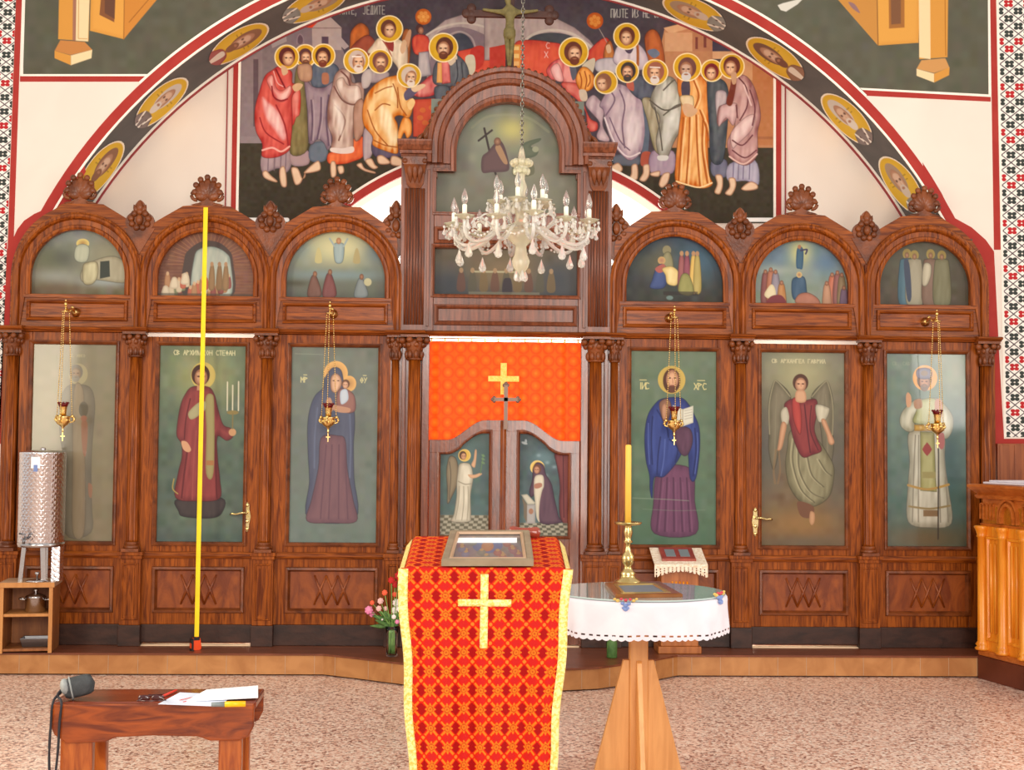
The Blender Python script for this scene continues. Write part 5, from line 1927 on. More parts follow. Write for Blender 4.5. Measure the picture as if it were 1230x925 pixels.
# ================================================================== MURALS
def paint_fresco():
    c = Canvas(287, -14, 931, 268, (62, 54, 60), 1.6)
    c.fold = 0.17
    DK, SKY = (54, 47, 36), (64, 54, 60)
    c.im[:] = SKY
    c.noise(3, 14)
    # ---------------- left half, coordinates of a 3.324x enlargement from (270, 0)
    c.tf(270, 0, 3.324)
    c.poly([(0, 120), (200, 100), (470, 195), (520, 320), (520, 600), (0, 600)], (114, 98, 100), smooth=False)
    c.poly([(70, 250), (150, 200), (150, 575), (50, 575), (50, 250)], (124, 106, 108), smooth=False)
    c.rect(114, 236, 134, 505, (84, 66, 72))
    c.poly([(185, 175), (245, 140), (248, 165), (190, 192)], (150, 134, 132), smooth=False)
    c.poly([(190, 150), (260, 110), (262, 135), (190, 168)], (86, 62, 68), smooth=False)
    c.rect(50, 545, 150, 574, (132, 114, 116))
    c.poly([(268, 102), (350, 112), (408, 52), (330, 76)], (196, 52, 30), smooth=False)
    c.poly([(268, 104), (350, 112), (352, 200), (262, 200)], (112, 94, 100), smooth=False)
    c.poly([(348, 112), (405, 52), (466, 110), (466, 200), (350, 200)], (160, 140, 136), smooth=False)
    c.line([(348, 112), (466, 112)], (120, 96, 98), 1.2)
    c.rect(387, 146, 414, 175, (74, 56, 70))
    c.ell(301, 158, 12, 18, (86, 64, 74))
    c.line([(288, 176), (290, 150), (301, 136), (313, 150), (315, 176)], (132, 108, 116), 1.4)
    c.poly([(440, 120), (496, 185), (478, 198), (425, 150)], (156, 138, 136), smooth=False)
    c.poly([(0, 572), (1230, 572), (1230, 900), (0, 900)], DK, smooth=False)
    # wings and attendants behind
    c.poly([(500, 175), (505, 125), (540, 92), (572, 112), (575, 150), (560, 190), (520, 215), (500, 200)], (132, 62, 32), (176, 84, 36), 5)
    c.poly([(505, 190), (570, 140), (610, 190), (575, 230), (520, 230)], (120, 50, 38), (140, 62, 44), 5)
    c.poly([(700, 230), (712, 130), (735, 120), (742, 180), (730, 290), (708, 300)], (132, 66, 34), (170, 92, 44), 4)
    # dome of pink arches
    c.poly([(806, 140), (880, 80), (1000, 42), (1130, 40), (1260, 42), (1260, 320), (806, 320)], (148, 124, 122), (164, 142, 136), 6, smooth=False)
    c.poly([(840, 150), (900, 112), (960, 110), (1040, 140), (1100, 190), (1110, 320), (840, 320)], (120, 98, 104), smooth=True)
    c.line([(806, 140), (860, 110), (950, 92), (1040, 108), (1100, 140), (1130, 175)], (186, 168, 154), 2.4)
    c.poly([(905, 150), (940, 132), (975, 150), (995, 190), (990, 215), (920, 215)], (56, 56, 66))
    c.line([(895, 140), (940, 126), (985, 150), (1002, 195)], (156, 136, 134), 2.0)
    c.poly([(930, 205), (1000, 190), (1060, 195), (1120, 160), (1240, 165), (1240, 320), (930, 320)], (190, 56, 42), (204, 68, 48), 8, smooth=False)
    c.poly([(985, 196), (1020, 182), (1040, 200), (1030, 260), (995, 280), (978, 240)], (176, 44, 36))
    c.poly([(960, 230), (995, 222), (1000, 280), (975, 300)], (196, 180, 152))
    # attendant in red with fan
    c.line([(780, 98), (770, 160)], (150, 120, 110), 0.9)
    c.ell(793, 67, 32, 32, (176, 74, 24), (214, 120, 44))
    for k in range(6):
        a = k * PI / 3
        c.ell(793 + 16 * math.cos(a), 67 + 16 * math.sin(a), 8, 8, (222, 140, 62), alpha=0.8)
    c.ell(793, 67, 7, 7, (226, 150, 70))
    c.poly([(748, 160), (770, 138), (812, 150), (812, 210), (760, 215)], (176, 48, 40), (200, 70, 50), 4)
    c.poly([(775, 210), (812, 205), (825, 300), (770, 310)], (148, 134, 138), (178, 162, 160), 4, smooth=False)
    c.ell(778, 115, 15, 20, (66, 40, 38))
    c.ell(783, 122, 11, 14, (120, 66, 50), (190, 130, 96))
    c.poly([(715, 170), (735, 120), (745, 130), (732, 190)], (186, 128, 92))
    # angel with halo, cream robe
    c.poly([(618, 150), (590, 180), (572, 212), (640, 222), (690, 270), (690, 320), (722, 320), (730, 240), (726, 180), (700, 160), (678, 150)], (188, 160, 132), (226, 202, 172), 6)
    c.poly([(640, 160), (672, 160), (672, 205), (650, 190)], (134, 44, 40))
    c.line([(630, 160), (650, 190), (665, 225)], (150, 70, 54), 1.6)
    c.halo(658, 115, 54)
    c.head(655, 118, 36, 0.35, (92, 48, 36), None)
    c.poly([(700, 195), (712, 160), (726, 168), (722, 200), (708, 215)], (206, 160, 122))
    # figure with halo giving bread (left of the middle)
    c.poly([(828, 300), (780, 335), (740, 350), (738, 370), (780, 388), (840, 376), (870, 330)], (180, 62, 62), (216, 120, 110), 6)
    c.poly([(848, 245), (832, 285), (838, 335), (905, 345), (960, 335), (975, 300), (960, 250), (918, 215), (890, 235)], (72, 72, 78), (92, 92, 96), 6)
    c.poly([(862, 245), (895, 235), (902, 330), (868, 335)], (180, 66, 66), (214, 106, 98), 4, smooth=False)
    c.poly([(850, 250), (866, 250), (868, 330), (846, 330)], (214, 140, 66), (228, 162, 90), 3, smooth=False)
    c.poly([(888, 232), (918, 215), (928, 235), (902, 262)], (206, 176, 148))
    for p in ([(925, 240), (930, 300), (920, 335)], [(945, 250), (950, 310), (945, 335)]):
        c.line(p, (56, 54, 60), 1.6)
    c.halo(873, 190, 59)
    c.head(876, 192, 40, -0.35, (84, 44, 32), (96, 48, 32), tilt=0.1)
    # altar with red cloth
    c.poly([(752, 398), (850, 392), (850, 540), (812, 552), (752, 545)], (180, 56, 40), (196, 70, 48), 5, smooth=False)
    for x, y in ((790, 440), (780, 470), (800, 490), (826, 430)):
        c.ell(x, y, 12, 10, (206, 106, 48), alpha=0.7)
    c.poly([(838, 350), (892, 346), (890, 400), (850, 420)], (70, 72, 80), (88, 90, 98), 4)
    c.poly([(690, 545), (700, 500), (720, 520), (735, 570), (820, 575), (840, 560), (840, 590), (700, 590)], (66, 58, 60), smooth=False)
    # robed figure, far left, red
    c.poly([(155, 605), (255, 590), (268, 650), (245, 690), (215, 672), (150, 688)], (128, 104, 108), (156, 130, 132), 4)
    for x in (175, 200, 225, 245):
        c.line([(x, 610), (x - 3, 680)], (104, 82, 90), 1.4, 0.8)
    c.poly([(262, 610), (330, 600), (334, 655), (270, 660)], (136, 108, 112), (160, 130, 130), 3)
    c.poly([(286, 275), (320, 265), (322, 350), (330, 480), (328, 600), (262, 612), (262, 480), (275, 380)], (98, 84, 50), (120, 104, 62), 6)
    c.poly([(262, 345), (300, 360), (300, 450), (285, 470), (272, 500), (258, 480)], (190, 60, 52), (214, 110, 98), 5)
    c.poly([(218, 264), (190, 280), (160, 305), (137, 370), (120, 440), (124, 520), (150, 575), (150, 625), (205, 628), (255, 602), (264, 560), (270, 480), (268, 390), (288, 360), (300, 335), (270, 332), (268, 290), (245, 272)], (170, 46, 42), (204, 76, 66), 8)
    c.poly([(168, 320), (190, 300), (205, 350), (230, 362), (262, 342), (264, 372), (240, 402), (208, 402), (190, 370)], (204, 96, 90), (228, 160, 148), 5)
    c.poly([(150, 390), (175, 410), (200, 430), (228, 470), (245, 540), (230, 560), (200, 520), (165, 470)], (222, 150, 146), (238, 196, 188), 6)
    c.line([(205, 278), (225, 320), (240, 350)], (112, 24, 30), 2.0)
    c.line([(195, 285), (210, 330), (232, 345)], (224, 146, 140), 1.4)
    c.line([(188, 345), (195, 385), (222, 402), (250, 395)], (124, 24, 30), 1.8)
    c.line([(205, 420), (240, 500), (255, 590)], (140, 34, 36), 1.8)
    c.line([(140, 470), (165, 530), (235, 575)], (140, 34, 36), 1.6)
    c.line([(150, 600), (190, 590), (225, 605), (258, 585)], (236, 160, 146), 2.2)
    c.poly([(270, 345), (290, 332), (312, 338), (300, 358), (280, 365)], (204, 158, 116))
    # blue and mauve figure
    c.poly([(345, 575), (408, 570), (402, 640), (340, 640)], (72, 80, 92), (92, 100, 112), 3)
    c.poly([(352, 262), (390, 250), (435, 255), (455, 280), (440, 335), (352, 345)], (62, 70, 84), (84, 90, 104), 5)
    c.poly([(318, 315), (350, 345), (395, 350), (440, 325), (435, 390), (420, 470), (428, 560), (412, 600), (395, 570), (370, 555), (350, 575), (335, 560), (330, 440)], (112, 88, 100), (140, 116, 124), 7)
    for p in ([(345, 400), (350, 480), (345, 560)], [(385, 390), (382, 480), (368, 555)], [(415, 380), (405, 470), (415, 580)]):
        c.line(p, (88, 66, 82), 1.8)
        c.line([(x + 8, y) for x, y in p], (168, 144, 148), 1.4, 0.8)
    c.poly([(388, 298), (398, 290), (414, 296), (414, 332), (390, 334)], (160, 96, 70))
    # heads of the first three
    c.halo(322, 222, 46)
    c.head(322, 228, 32, 0.25, (84, 48, 48), (100, 56, 40))
    c.poly([(290, 268), (310, 255), (345, 262), (345, 320), (300, 320)], (150, 104, 84), (176, 130, 100), 4)
    c.halo(394, 222, 48)
    c.head(392, 228, 36, -0.15, (70, 36, 32), (108, 48, 34))
    c.halo(248, 228, 50)
    c.head(250, 230, 38, 0.4, (84, 34, 30), None)
    c.poly([(225, 262), (245, 268), (252, 290), (232, 300)], (206, 162, 124))
    # pink-brown bearded figure
    c.poly([(415, 612), (470, 600), (505, 560), (555, 548), (555, 620), (510, 645), (470, 655), (415, 652)], (196, 64, 34), (222, 96, 52), 5)
    c.poly([(468, 275), (440, 300), (428, 350), (412, 420), (412, 500), (430, 550), (425, 600), (470, 612), (510, 596), (515, 520), (540, 500), (552, 430), (556, 360), (545, 330), (510, 330), (500, 290)], (142, 102, 90), (196, 164, 148), 8)
    c.poly([(445, 330), (470, 310), (492, 340), (535, 345), (545, 400), (510, 415), (470, 392)], (186, 150, 134), (220, 194, 178), 6)
    c.line([(436, 345), (470, 400), (515, 418), (545, 395)], (106, 66, 58), 1.8)
    c.line([(440, 420), (480, 480), (455, 560)], (112, 70, 60), 1.8)
    c.poly([(432, 400), (458, 430), (478, 480), (465, 540), (448, 500)], (214, 190, 176), (232, 214, 200), 5)
    c.line([(465, 285), (490, 310), (500, 340)], (102, 60, 54), 2.0)
    c.poly([(425, 590), (470, 592), (512, 585), (512, 608), (470, 614), (425, 606)], (222, 198, 186))
    c.poly([(515, 430), (552, 400), (555, 520), (520, 560)], (150, 104, 84), (176, 130, 108), 4)
    # grey-lilac figure behind
    c.poly([(575, 285), (600, 265), (655, 290), (640, 320), (580, 330)], (132, 112, 116), (160, 140, 140), 4)
    c.poly([(548, 300), (575, 275), (590, 300), (575, 345), (550, 350)], (166, 146, 144), (186, 168, 162), 3)
    c.poly([(555, 520), (585, 520), (590, 610), (556, 640)], (150, 128, 134), (176, 154, 154), 4)
    c.halo(620, 245, 49)
    c.head(622, 248, 37, 0.1, (108, 62, 54), (124, 76, 60))
    c.halo(525, 243, 52)
    c.head(530, 245, 40, 0.4, (196, 170, 156), (222, 200, 184))
    c.line([(510, 226), (545, 226)], (240, 222, 206), 1.8)
    # bowing figure in orange
    c.poly([(595, 560), (690, 585), (700, 625), (600, 625)], (70, 58, 78), (86, 74, 94), 4)
    c.poly([(690, 540), (712, 470), (742, 480), (746, 530), (728, 552), (716, 530), (700, 560)], (216, 110, 34), (240, 160, 80), 4)
    c.poly([(712, 292), (680, 302), (640, 312), (600, 338), (566, 380), (550, 440), (556, 500), (590, 545), (592, 580), (640, 602), (690, 612), (688, 560), (690, 500), (678, 470), (700, 460), (735, 470), (750, 430), (742, 390), (728, 350), (720, 310)], (204, 108, 36), (236, 178, 108), 9)
    c.poly([(610, 360), (660, 330), (690, 350), (690, 420), (640, 400), (590, 420)], (232, 176, 108), (246, 212, 150), 6)
    c.poly([(610, 430), (640, 420), (680, 490), (692, 560), (665, 590), (640, 540), (612, 490)], (236, 190, 130), (250, 226, 178), 6)
    for p in ([(600, 372), (640, 352), (668, 345)], [(600, 440), (630, 415), (660, 420)], [(690, 350), (700, 420), (725, 460)], [(570, 440), (600, 520), (650, 580)], [(595, 560), (640, 580), (690, 588)], [(672, 335), (688, 380), (690, 430)]):
        c.line(p, (150, 70, 26), 1.5, 0.9)
    c.line([(705, 300), (722, 340), (735, 380)], (160, 80, 28), 2.0)
    c.poly([(728, 415), (748, 392), (760, 410), (742, 440)], (240, 190, 120))
    c.poly([(716, 372), (745, 345), (780, 340), (775, 360), (745, 390), (722, 400)], (84, 74, 96))
    c.poly([(745, 350), (790, 335), (800, 345), (760, 368)], (222, 180, 140))
    c.halo(736, 302, 49)
    c.head(738, 306, 36, 0.6, (206, 180, 160), (228, 204, 186), tilt=0.35)
    # feet
    F0, F1 = (150, 100, 74), (226, 186, 150)
    for pts in ([(150, 690), (165, 680), (185, 700), (210, 722), (200, 728), (160, 712)], [(220, 672), (240, 668), (248, 740), (228, 745), (218, 710)], [(266, 670), (292, 672), (310, 712), (322, 705), (320, 690), (304, 730), (282, 738), (270, 705)], [(316, 688), (350, 655), (375, 642), (384, 670), (372, 684), (330, 692)],
                [(422, 650), (442, 648), (445, 700), (425, 706)], [(450, 665), (472, 662), (476, 688), (458, 694)], [(526, 660), (545, 650), (560, 672), (600, 686), (596, 693), (555, 682)], [(560, 640), (585, 632), (600, 656), (612, 668), (596, 676), (575, 664)],
                [(608, 625), (630, 620), (660, 645), (650, 656), (615, 654)], [(665, 625), (690, 625), (722, 650), (715, 664), (665, 658)]):
        c.poly(pts, F0, F1, 2.2)
    # ---------------- right half, coordinates of a 3.324x enlargement from (600, 0)
    c.tf(600, 0, 3.324)
    c.poly([(660, 110), (770, 84), (850, 105), (850, 260), (1110, 260), (1110, 592), (640, 592), (640, 200)], (176, 116, 78), smooth=False)
    c.poly([(655, 112), (768, 84), (850, 105), (840, 125), (770, 110), (680, 135)], (206, 154, 112), smooth=False)
    c.rect(660, 130, 770, 205, (198, 144, 104))
    c.rect(770, 118, 850, 205, (168, 108, 76))
    c.rect(782, 148, 792, 196, (110, 54, 46))
    c.rect(815, 134, 826, 190, (110, 54, 46))
    c.rect(850, 118, 946, 205, (60, 52, 64))
    c.rect(850, 205, 1000, 235, (206, 150, 106))
    c.rect(945, 160, 1010, 320, (192, 136, 94))
    c.rect(970, 170, 982, 212, (140, 70, 54))
    c.rect(1010, 210, 1110, 580, (172, 104, 62))
    c.rect(1005, 205, 1110, 222, (206, 150, 106))
    c.rect(1020, 545, 1110, 556, (150, 88, 54))
    c.rect(640, 590, 1110, 900, DK)
    c.rect(0, 640, 660, 900, DK)
    # right part of the dome and red cloth
    c.poly([(-60, 42), (100, 42), (200, 60), (300, 110), (360, 160), (390, 200), (330, 240), (-60, 240)], (148, 124, 122), (166, 142, 136), 6, smooth=False)
    c.poly([(75, 190), (130, 145), (210, 130), (290, 145), (340, 190), (360, 240), (75, 260)], (62, 62, 66))
    c.line([(70, 196), (130, 140), (210, 120), (290, 135), (350, 175), (385, 205)], (190, 172, 158), 3.0)
    c.poly([(60, 180), (110, 160), (200, 168), (260, 190), (300, 300), (180, 310), (60, 300)], (190, 56, 44), (206, 72, 50), 8)
    c.poly([(-40, 190), (60, 170), (70, 310), (-40, 310)], (188, 54, 42), smooth=False)
    c.rect(52, 178, 84, 275, (214, 128, 56))
    c.rect(58, 185, 78, 200, (240, 190, 110))
    c.rect(58, 215, 78, 232, (238, 186, 106))
    c.rect(58, 245, 78, 262, (232, 170, 100))
    c.text('С', 186, 170, 24, (226, 170, 160), 0.9)
    c.text('Х', 180, 206, 24, (226, 170, 160), 0.9)
    c.poly([(350, 215), (420, 150), (450, 190), (440, 235), (380, 260)], (176, 46, 40), (196, 66, 46), 5)
    # fan and attendant
    c.line([(398, 115), (432, 175)], (150, 130, 120), 0.9)
    c.ell(381, 83, 33, 33, (172, 66, 22), (210, 112, 40))
    for k in range(6):
        a = k * PI / 3 + 0.4
        c.ell(381 + 16 * math.cos(a), 83 + 16 * math.sin(a), 8, 8, (220, 134, 58), alpha=0.8)
    c.poly([(425, 180), (445, 165), (460, 240), (430, 265), (415, 230)], (150, 76, 40), (180, 104, 52), 4)
    c.poly([(425, 185), (440, 178), (446, 205), (432, 212)], (206, 160, 120))
    c.poly([(390, 240), (470, 235), (475, 290), (390, 285)], (160, 148, 152), (184, 170, 172), 4)
    # angel in lilac
    c.poly([(590, 240), (580, 150), (605, 118), (632, 130), (650, 180), (660, 260), (640, 330), (590, 280)], (140, 64, 34), (172, 84, 42), 6)
    c.poly([(590, 205), (620, 195), (640, 215), (615, 232)], (96, 104, 124))
    c.poly([(478, 180), (460, 210), (458, 250), (520, 280), (590, 270), (588, 220), (560, 180), (530, 172)], (170, 148, 158), (204, 184, 188), 6)
    c.poly([(500, 190), (535, 185), (525, 212), (508, 210)], (64, 52, 70))
    c.line([(545, 150), (552, 200), (552, 260)], (150, 76, 38), 3.2)
    c.halo(508, 145, 54)
    c.head(508, 148, 37, -0.25, (92, 46, 34), None)
    # figure with halo and chalice
    c.poly([(240, 235), (205, 255), (188, 285), (210, 320), (248, 320), (262, 350), (310, 380), (330, 330), (300, 290), (285, 240)], (186, 64, 66), (222, 124, 116), 7)
    c.poly([(205, 275), (235, 255), (255, 320), (225, 320)], (222, 140, 134), (238, 176, 168), 5)
    c.poly([(250, 330), (320, 335), (345, 360), (330, 390), (360, 470), (390, 490), (388, 520), (352, 520), (345, 450), (310, 400), (262, 360)], (190, 64, 56), (216, 104, 90), 5)
    c.poly([(280, 235), (300, 250), (308, 300), (292, 320), (280, 270)], (82, 82, 92))
    c.halo(296, 208, 60)
    c.head(296, 212, 42, 0.4, (92, 46, 34), (100, 48, 32), tilt=-0.1)
    c.poly([(330, 262), (380, 232), (372, 290), (345, 300)], (196, 178, 150))
    c.poly([(312, 290), (330, 268), (356, 275), (380, 310), (372, 350), (345, 365), (318, 355), (305, 320)], (200, 104, 34), (236, 150, 66), 4)
    for p in ([(320, 290), (328, 320), (325, 350)], [(340, 285), (348, 320), (342, 355)], [(360, 300), (362, 325), (352, 345)]):
        c.line(p, (146, 62, 24), 1.3)
    c.poly([(318, 360), (345, 362), (350, 400), (325, 400)], (206, 180, 152))
    # bowing figure in lilac
    c.poly([(460, 620), (552, 620), (552, 660), (460, 655)], (70, 74, 84), (88, 92, 102), 3)
    c.poly([(345, 420), (372, 380), (400, 400), (420, 430), (412, 500), (440, 560), (400, 560), (388, 540), (400, 490)], (164, 134, 140), (196, 168, 170), 6)
    c.poly([(440, 340), (480, 335), (530, 360), (570, 410), (584, 470), (580, 560), (560, 615), (520, 640), (480, 610), (450, 570), (425, 500), (415, 440), (400, 420), (425, 370)], (148, 120, 132), (190, 164, 168), 9)
    c.poly([(500, 480), (530, 440), (560, 470), (565, 540), (540, 600), (505, 590), (498, 530)], (200, 176, 178), (222, 202, 200), 7)
    c.line([(480, 360), (500, 420), (490, 500), (500, 590)], (110, 84, 100), 1.8)
    c.line([(440, 360), (460, 400), (425, 460)], (112, 86, 102), 1.8)
    c.line([(420, 470), (460, 570), (510, 625), (560, 610)], (220, 200, 198), 2.0)
    c.line([(440, 470), (480, 560), (520, 600)], (112, 86, 102), 1.6)
    c.halo(424, 328, 48)
    c.head(414, 332, 36, -0.6, (130, 78, 56), None, tilt=-0.3)
    # dark blue bearded figure
    c.poly([(570, 400), (590, 390), (600, 470), (592, 610), (568, 620), (580, 520)], (82, 90, 104))
    c.poly([(505, 310), (545, 298), (580, 310), (615, 350), (615, 395), (560, 395), (520, 360)], (60, 62, 74), (80, 82, 94), 6)
    c.poly([(508, 328), (532, 320), (536, 362), (512, 352)], (180, 84, 66))
    c.poly([(570, 610), (604, 610), (600, 660), (565, 660)], (160, 70, 52))
    c.halo(510, 284, 47)
    c.head(513, 286, 35, -0.25, (58, 48, 44), (62, 52, 50))
    # grey robed old figure
    c.poly([(608, 605), (695, 605), (692, 690), (605, 690)], (136, 110, 130), (160, 136, 150), 4)
    c.poly([(570, 395), (620, 398), (640, 430), (660, 600), (620, 600), (590, 480)], (130, 116, 84), (168, 154, 124), 5)
    c.poly([(650, 312), (690, 310), (715, 350), (732, 420), (728, 500), (695, 570), (668, 632), (640, 625), (625, 560), (640, 470), (605, 420), (610, 370)], (120, 112, 98), (180, 174, 158), 9)
    c.poly([(660, 350), (690, 330), (700, 380), (680, 420), (640, 410)], (190, 184, 168), (210, 204, 188), 6)
    c.poly([(660, 480), (710, 440), (715, 500), (680, 560), (655, 590)], (198, 194, 180), (222, 218, 206), 8)
    for p in ([(655, 360), (690, 325), (700, 320)], [(600, 400), (660, 440), (725, 420)], [(655, 460), (700, 425), (728, 415)], [(620, 430), (640, 520), (650, 600)]):
        c.line(p, (84, 76, 66), 1.8)
    c.poly([(632, 622), (672, 622), (668, 640), (636, 640)], (206, 200, 190))
    c.halo(622, 288, 52)
    c.head(622, 290, 40, -0.25, (150, 84, 64), (224, 206, 194))
    c.line([(602, 268), (640, 270)], (232, 214, 202), 1.6)
    # orange robed figure with book
    c.poly([(715, 300), (745, 312), (780, 298), (815, 312), (838, 370), (840, 470), (832, 560), (836, 690), (850, 735), (812, 752), (760, 740), (705, 728), (704, 640), (716, 520), (726, 420), (712, 360)], (200, 100, 34), (232, 160, 88), 10)
    c.poly([(728, 330), (758, 325), (758, 385), (730, 385)], (66, 58, 70))
    c.poly([(722, 385), (765, 382), (775, 400), (770, 430), (735, 425)], (206, 172, 120), (226, 196, 150), 4)
    c.poly([(730, 420), (760, 415), (790, 440), (770, 465), (740, 460)], (206, 158, 118))
    for p in ([(735, 470), (725, 580), (715, 720)], [(760, 470), (755, 600), (745, 735)], [(785, 460), (790, 600), (800, 745)], [(812, 480), (810, 600), (830, 730)], [(775, 320), (795, 380), (780, 430)], [(800, 440), (822, 500), (834, 560)]):
        c.line(p, (160, 76, 26), 1.8)
        c.line([(x + 9, y) for x, y in p], (246, 200, 136), 1.5, 0.8)
    c.line([(706, 724), (750, 738), (800, 748), (848, 730)], (246, 206, 146), 1.8)
    c.halo(750, 268, 57)
    c.head(748, 275, 42, -0.3, (104, 62, 56), (206, 196, 190), (204, 164, 140))
    # dark figure behind, then the mauve figure in front
    c.poly([(848, 640), (905, 640), (905, 705), (850, 700)], (84, 82, 100), (104, 102, 120), 4)
    c.poly([(830, 320), (870, 312), (905, 335), (915, 400), (908, 520), (890, 645), (845, 640), (838, 520)], (56, 60, 66), (78, 82, 86), 7)
    c.poly([(862, 380), (880, 360), (905, 370), (905, 410), (890, 430), (896, 470), (870, 480)], (150, 130, 134), (186, 166, 166), 4)
    c.halo(848, 282, 45)
    c.head(846, 290, 34, -0.1, (110, 34, 36), None)
    c.poly([(918, 655), (1020, 640), (1035, 735), (985, 722), (912, 720)], (140, 132, 150), (168, 158, 174), 5)
    for x in (935, 955, 975, 1000):
        c.line([(x, 650), (x - 3, 715)], (110, 98, 122), 1.4)
    c.poly([(945, 300), (985, 305), (1015, 345), (1035, 410), (1042, 470), (1030, 530), (1028, 620), (985, 660), (930, 640), (914, 610), (912, 560), (940, 500), (920, 470), (872, 500), (875, 430), (905, 415), (925, 380), (930, 330)], (144, 92, 90), (186, 140, 134), 9)
    c.poly([(880, 430), (915, 415), (950, 420), (935, 500), (905, 470), (875, 505)], (178, 132, 130), (208, 170, 166), 5)
    c.poly([(925, 530), (980, 470), (1020, 460), (1005, 520), (950, 575), (930, 590)], (196, 152, 148), (220, 186, 180), 6)
    c.poly([(930, 300), (948, 305), (930, 415), (905, 410), (920, 350)], (104, 44, 34))
    for p in ([(955, 310), (985, 350), (990, 420), (960, 480)], [(930, 600), (980, 630), (1025, 600)], [(1000, 360), (1020, 430), (1010, 500)], [(930, 560), (970, 580), (1010, 540)], [(945, 420), (950, 470)]):
        c.line(p, (96, 50, 54), 1.7)
    c.line([(918, 625), (975, 655), (1028, 615)], (214, 170, 158), 2.0)
    c.line([(975, 340), (1005, 420)], (214, 178, 172), 1.8)
    c.halo(928, 265, 51)
    c.head(926, 268, 39, -0.35, (94, 42, 34), None)
    c.poly([(925, 295), (945, 290), (945, 330), (930, 335)], (190, 142, 108))
    for pts in ([(420, 682), (450, 660), (475, 650), (492, 672), (480, 690), (440, 690)], [(528, 660), (550, 658), (552, 712), (530, 722), (512, 718), (525, 695)], [(574, 660), (598, 658), (598, 700), (580, 725), (558, 718), (572, 690)], [(604, 690), (640, 682), (636, 705), (606, 702)], [(652, 695), (680, 690), (672, 730), (650, 750), (636, 735)], [(862, 700), (888, 700), (892, 740), (880, 775), (858, 768), (868, 735)], [(915, 712), (940, 712), (944, 745), (925, 780), (900, 772), (918, 745)], [(965, 752), (1000, 725), (1028, 735), (1028, 755), (985, 762)]):
        c.poly(pts, F0, F1, 2.2)
    # lettering
    c.tf(0, 0, 1)
    c.text('ИМИТЕ, ЈЕДИТЕ', 404, 7, 10, (176, 168, 158), 0.8, 0.46, 1.0, 0.30)
    c.text('ПИЈТЕ ИЗ НЕ СВИ', 734, 11, 10, (196, 188, 176), 0.8, 0.43, 1.0, 0.29)
    c.line([(287, 264), (345, 264)], (250, 246, 240), 5, smooth=False)
    c.line([(890, 264), (931, 264)], (250, 246, 240), 5, smooth=False)
    c.noise(3, 4)
    lift(c, 0.86)
    d = np.hypot(c.X - 607, c.Y - 487)
    c.mask = d > 306
    return c


cv = paint_fresco()
o = paint_mesh('fresco', 'painted_wall', cv, on_plane(YB - 0.008))
tag(o, 'wide fresco of haloed robed figures gathering from both sides at a red altar', 'fresco', None, 'thing')


# ---- medallions on the underside of the arch
def paint_medallion(k):
    c = Canvas(0, 0, 60, 60, (74, 70, 70), 1.4)
    c.ell(30, 30, 29.5, 29.5, (246, 228, 196))
    c.ell(30, 30, 27.6, 27.6, (206, 146, 22), (222, 164, 40))
    robes = ((116, 40, 36), (80, 66, 62), (96, 54, 34), (96, 96, 90))
    rb = robes[k % 4]
    c.poly([(12, 60), (14, 50), (22, 44), (38, 44), (46, 50), (48, 60)], rb, tuple(v + 16 for v in rb), 4)
    if k % 2:
        c.line([(20, 46), (27, 60)], (232, 222, 206), 3.2)
        c.line([(40, 46), (33, 60)], (232, 222, 206), 3.2)
        for y in (50, 56):
            c.ell(24, y, 1.3, 1.3, (60, 40, 36))
            c.ell(36, y, 1.3, 1.3, (60, 40, 36))
    else:
        c.poly([(24, 46), (36, 46), (33, 60), (27, 60)], (214, 196, 172))
    hair = ((110, 66, 44), (190, 176, 160), (84, 50, 38), (140, 110, 84))[k % 4]
    c.head(30, 25, 16, 0, hair, ((104, 60, 40), (214, 200, 184), (84, 46, 34), (190, 170, 150))[k % 4], (208, 164, 130))
    c.line([(12, 24), (16, 24)], (140, 96, 20), 1.0)
    c.line([(11, 28), (17, 28)], (140, 96, 20), 1.0)
    c.line([(43, 24), (49, 24)], (140, 96, 20), 1.0)
    c.line([(44, 28), (48, 28)], (140, 96, 20), 1.0)
    c.mask = np.hypot(c.X - 30, c.Y - 30) < 29.9
    return lift(c, 0.62)


MED = ((121, 203, 0), (191, 120, 1), (284, 48, 0), (376, 3, 3), (838, 6, 3), (937, 62, 2), (1023, 137, 1), (1090, 217, 3))
MLAB = ('lowest medallion on the left of the arch, behind the carved leaf', 'second medallion up on the left of the arch, grey-haired bust', 'third medallion up on the left of the arch, beside the fresco corner',
        'medallion on the left of the arch cut by the top of the photo', 'medallion on the right of the arch cut by the top of the photo', 'third medallion up on the right of the arch, dark-haired bust',
        'second medallion up on the right of the arch, grey-bearded bust with white stole', 'lowest medallion on the right of the arch, behind the carved leaf')
RM = AR - 0.009
for (px, py, k), lab in zip(MED, MLAB):
    # where the line of sight meets the underside, half way into its depth
    p = W(px, py, 0.39)
    a_c = math.atan2(p.z - AC[1], p.x - AC[0])
    sgn = 1 if p.x < 0 else -1
    cv = paint_medallion(k)

    def fn(X, Y, a_c=a_c, sgn=sgn):
        # picture up = towards the crown of the arch; picture across = depth
        da = -(Y - 30) / 30 * 0.265 / RM
        a = a_c - sgn * da * 1.0
        yd = 0.39 + sgn * (X - 30) / 30 * 0.285
        return np.stack([AC[0] + RM * np.cos(a), yd, AC[1] + RM * np.sin(a)], 1)
    o = paint_mesh('painted_medallion', 'painted_wall', cv, fn)
    tag(o, 'gold oval ' + lab, 'medallion', 'painted medallions under the arch', 'thing')


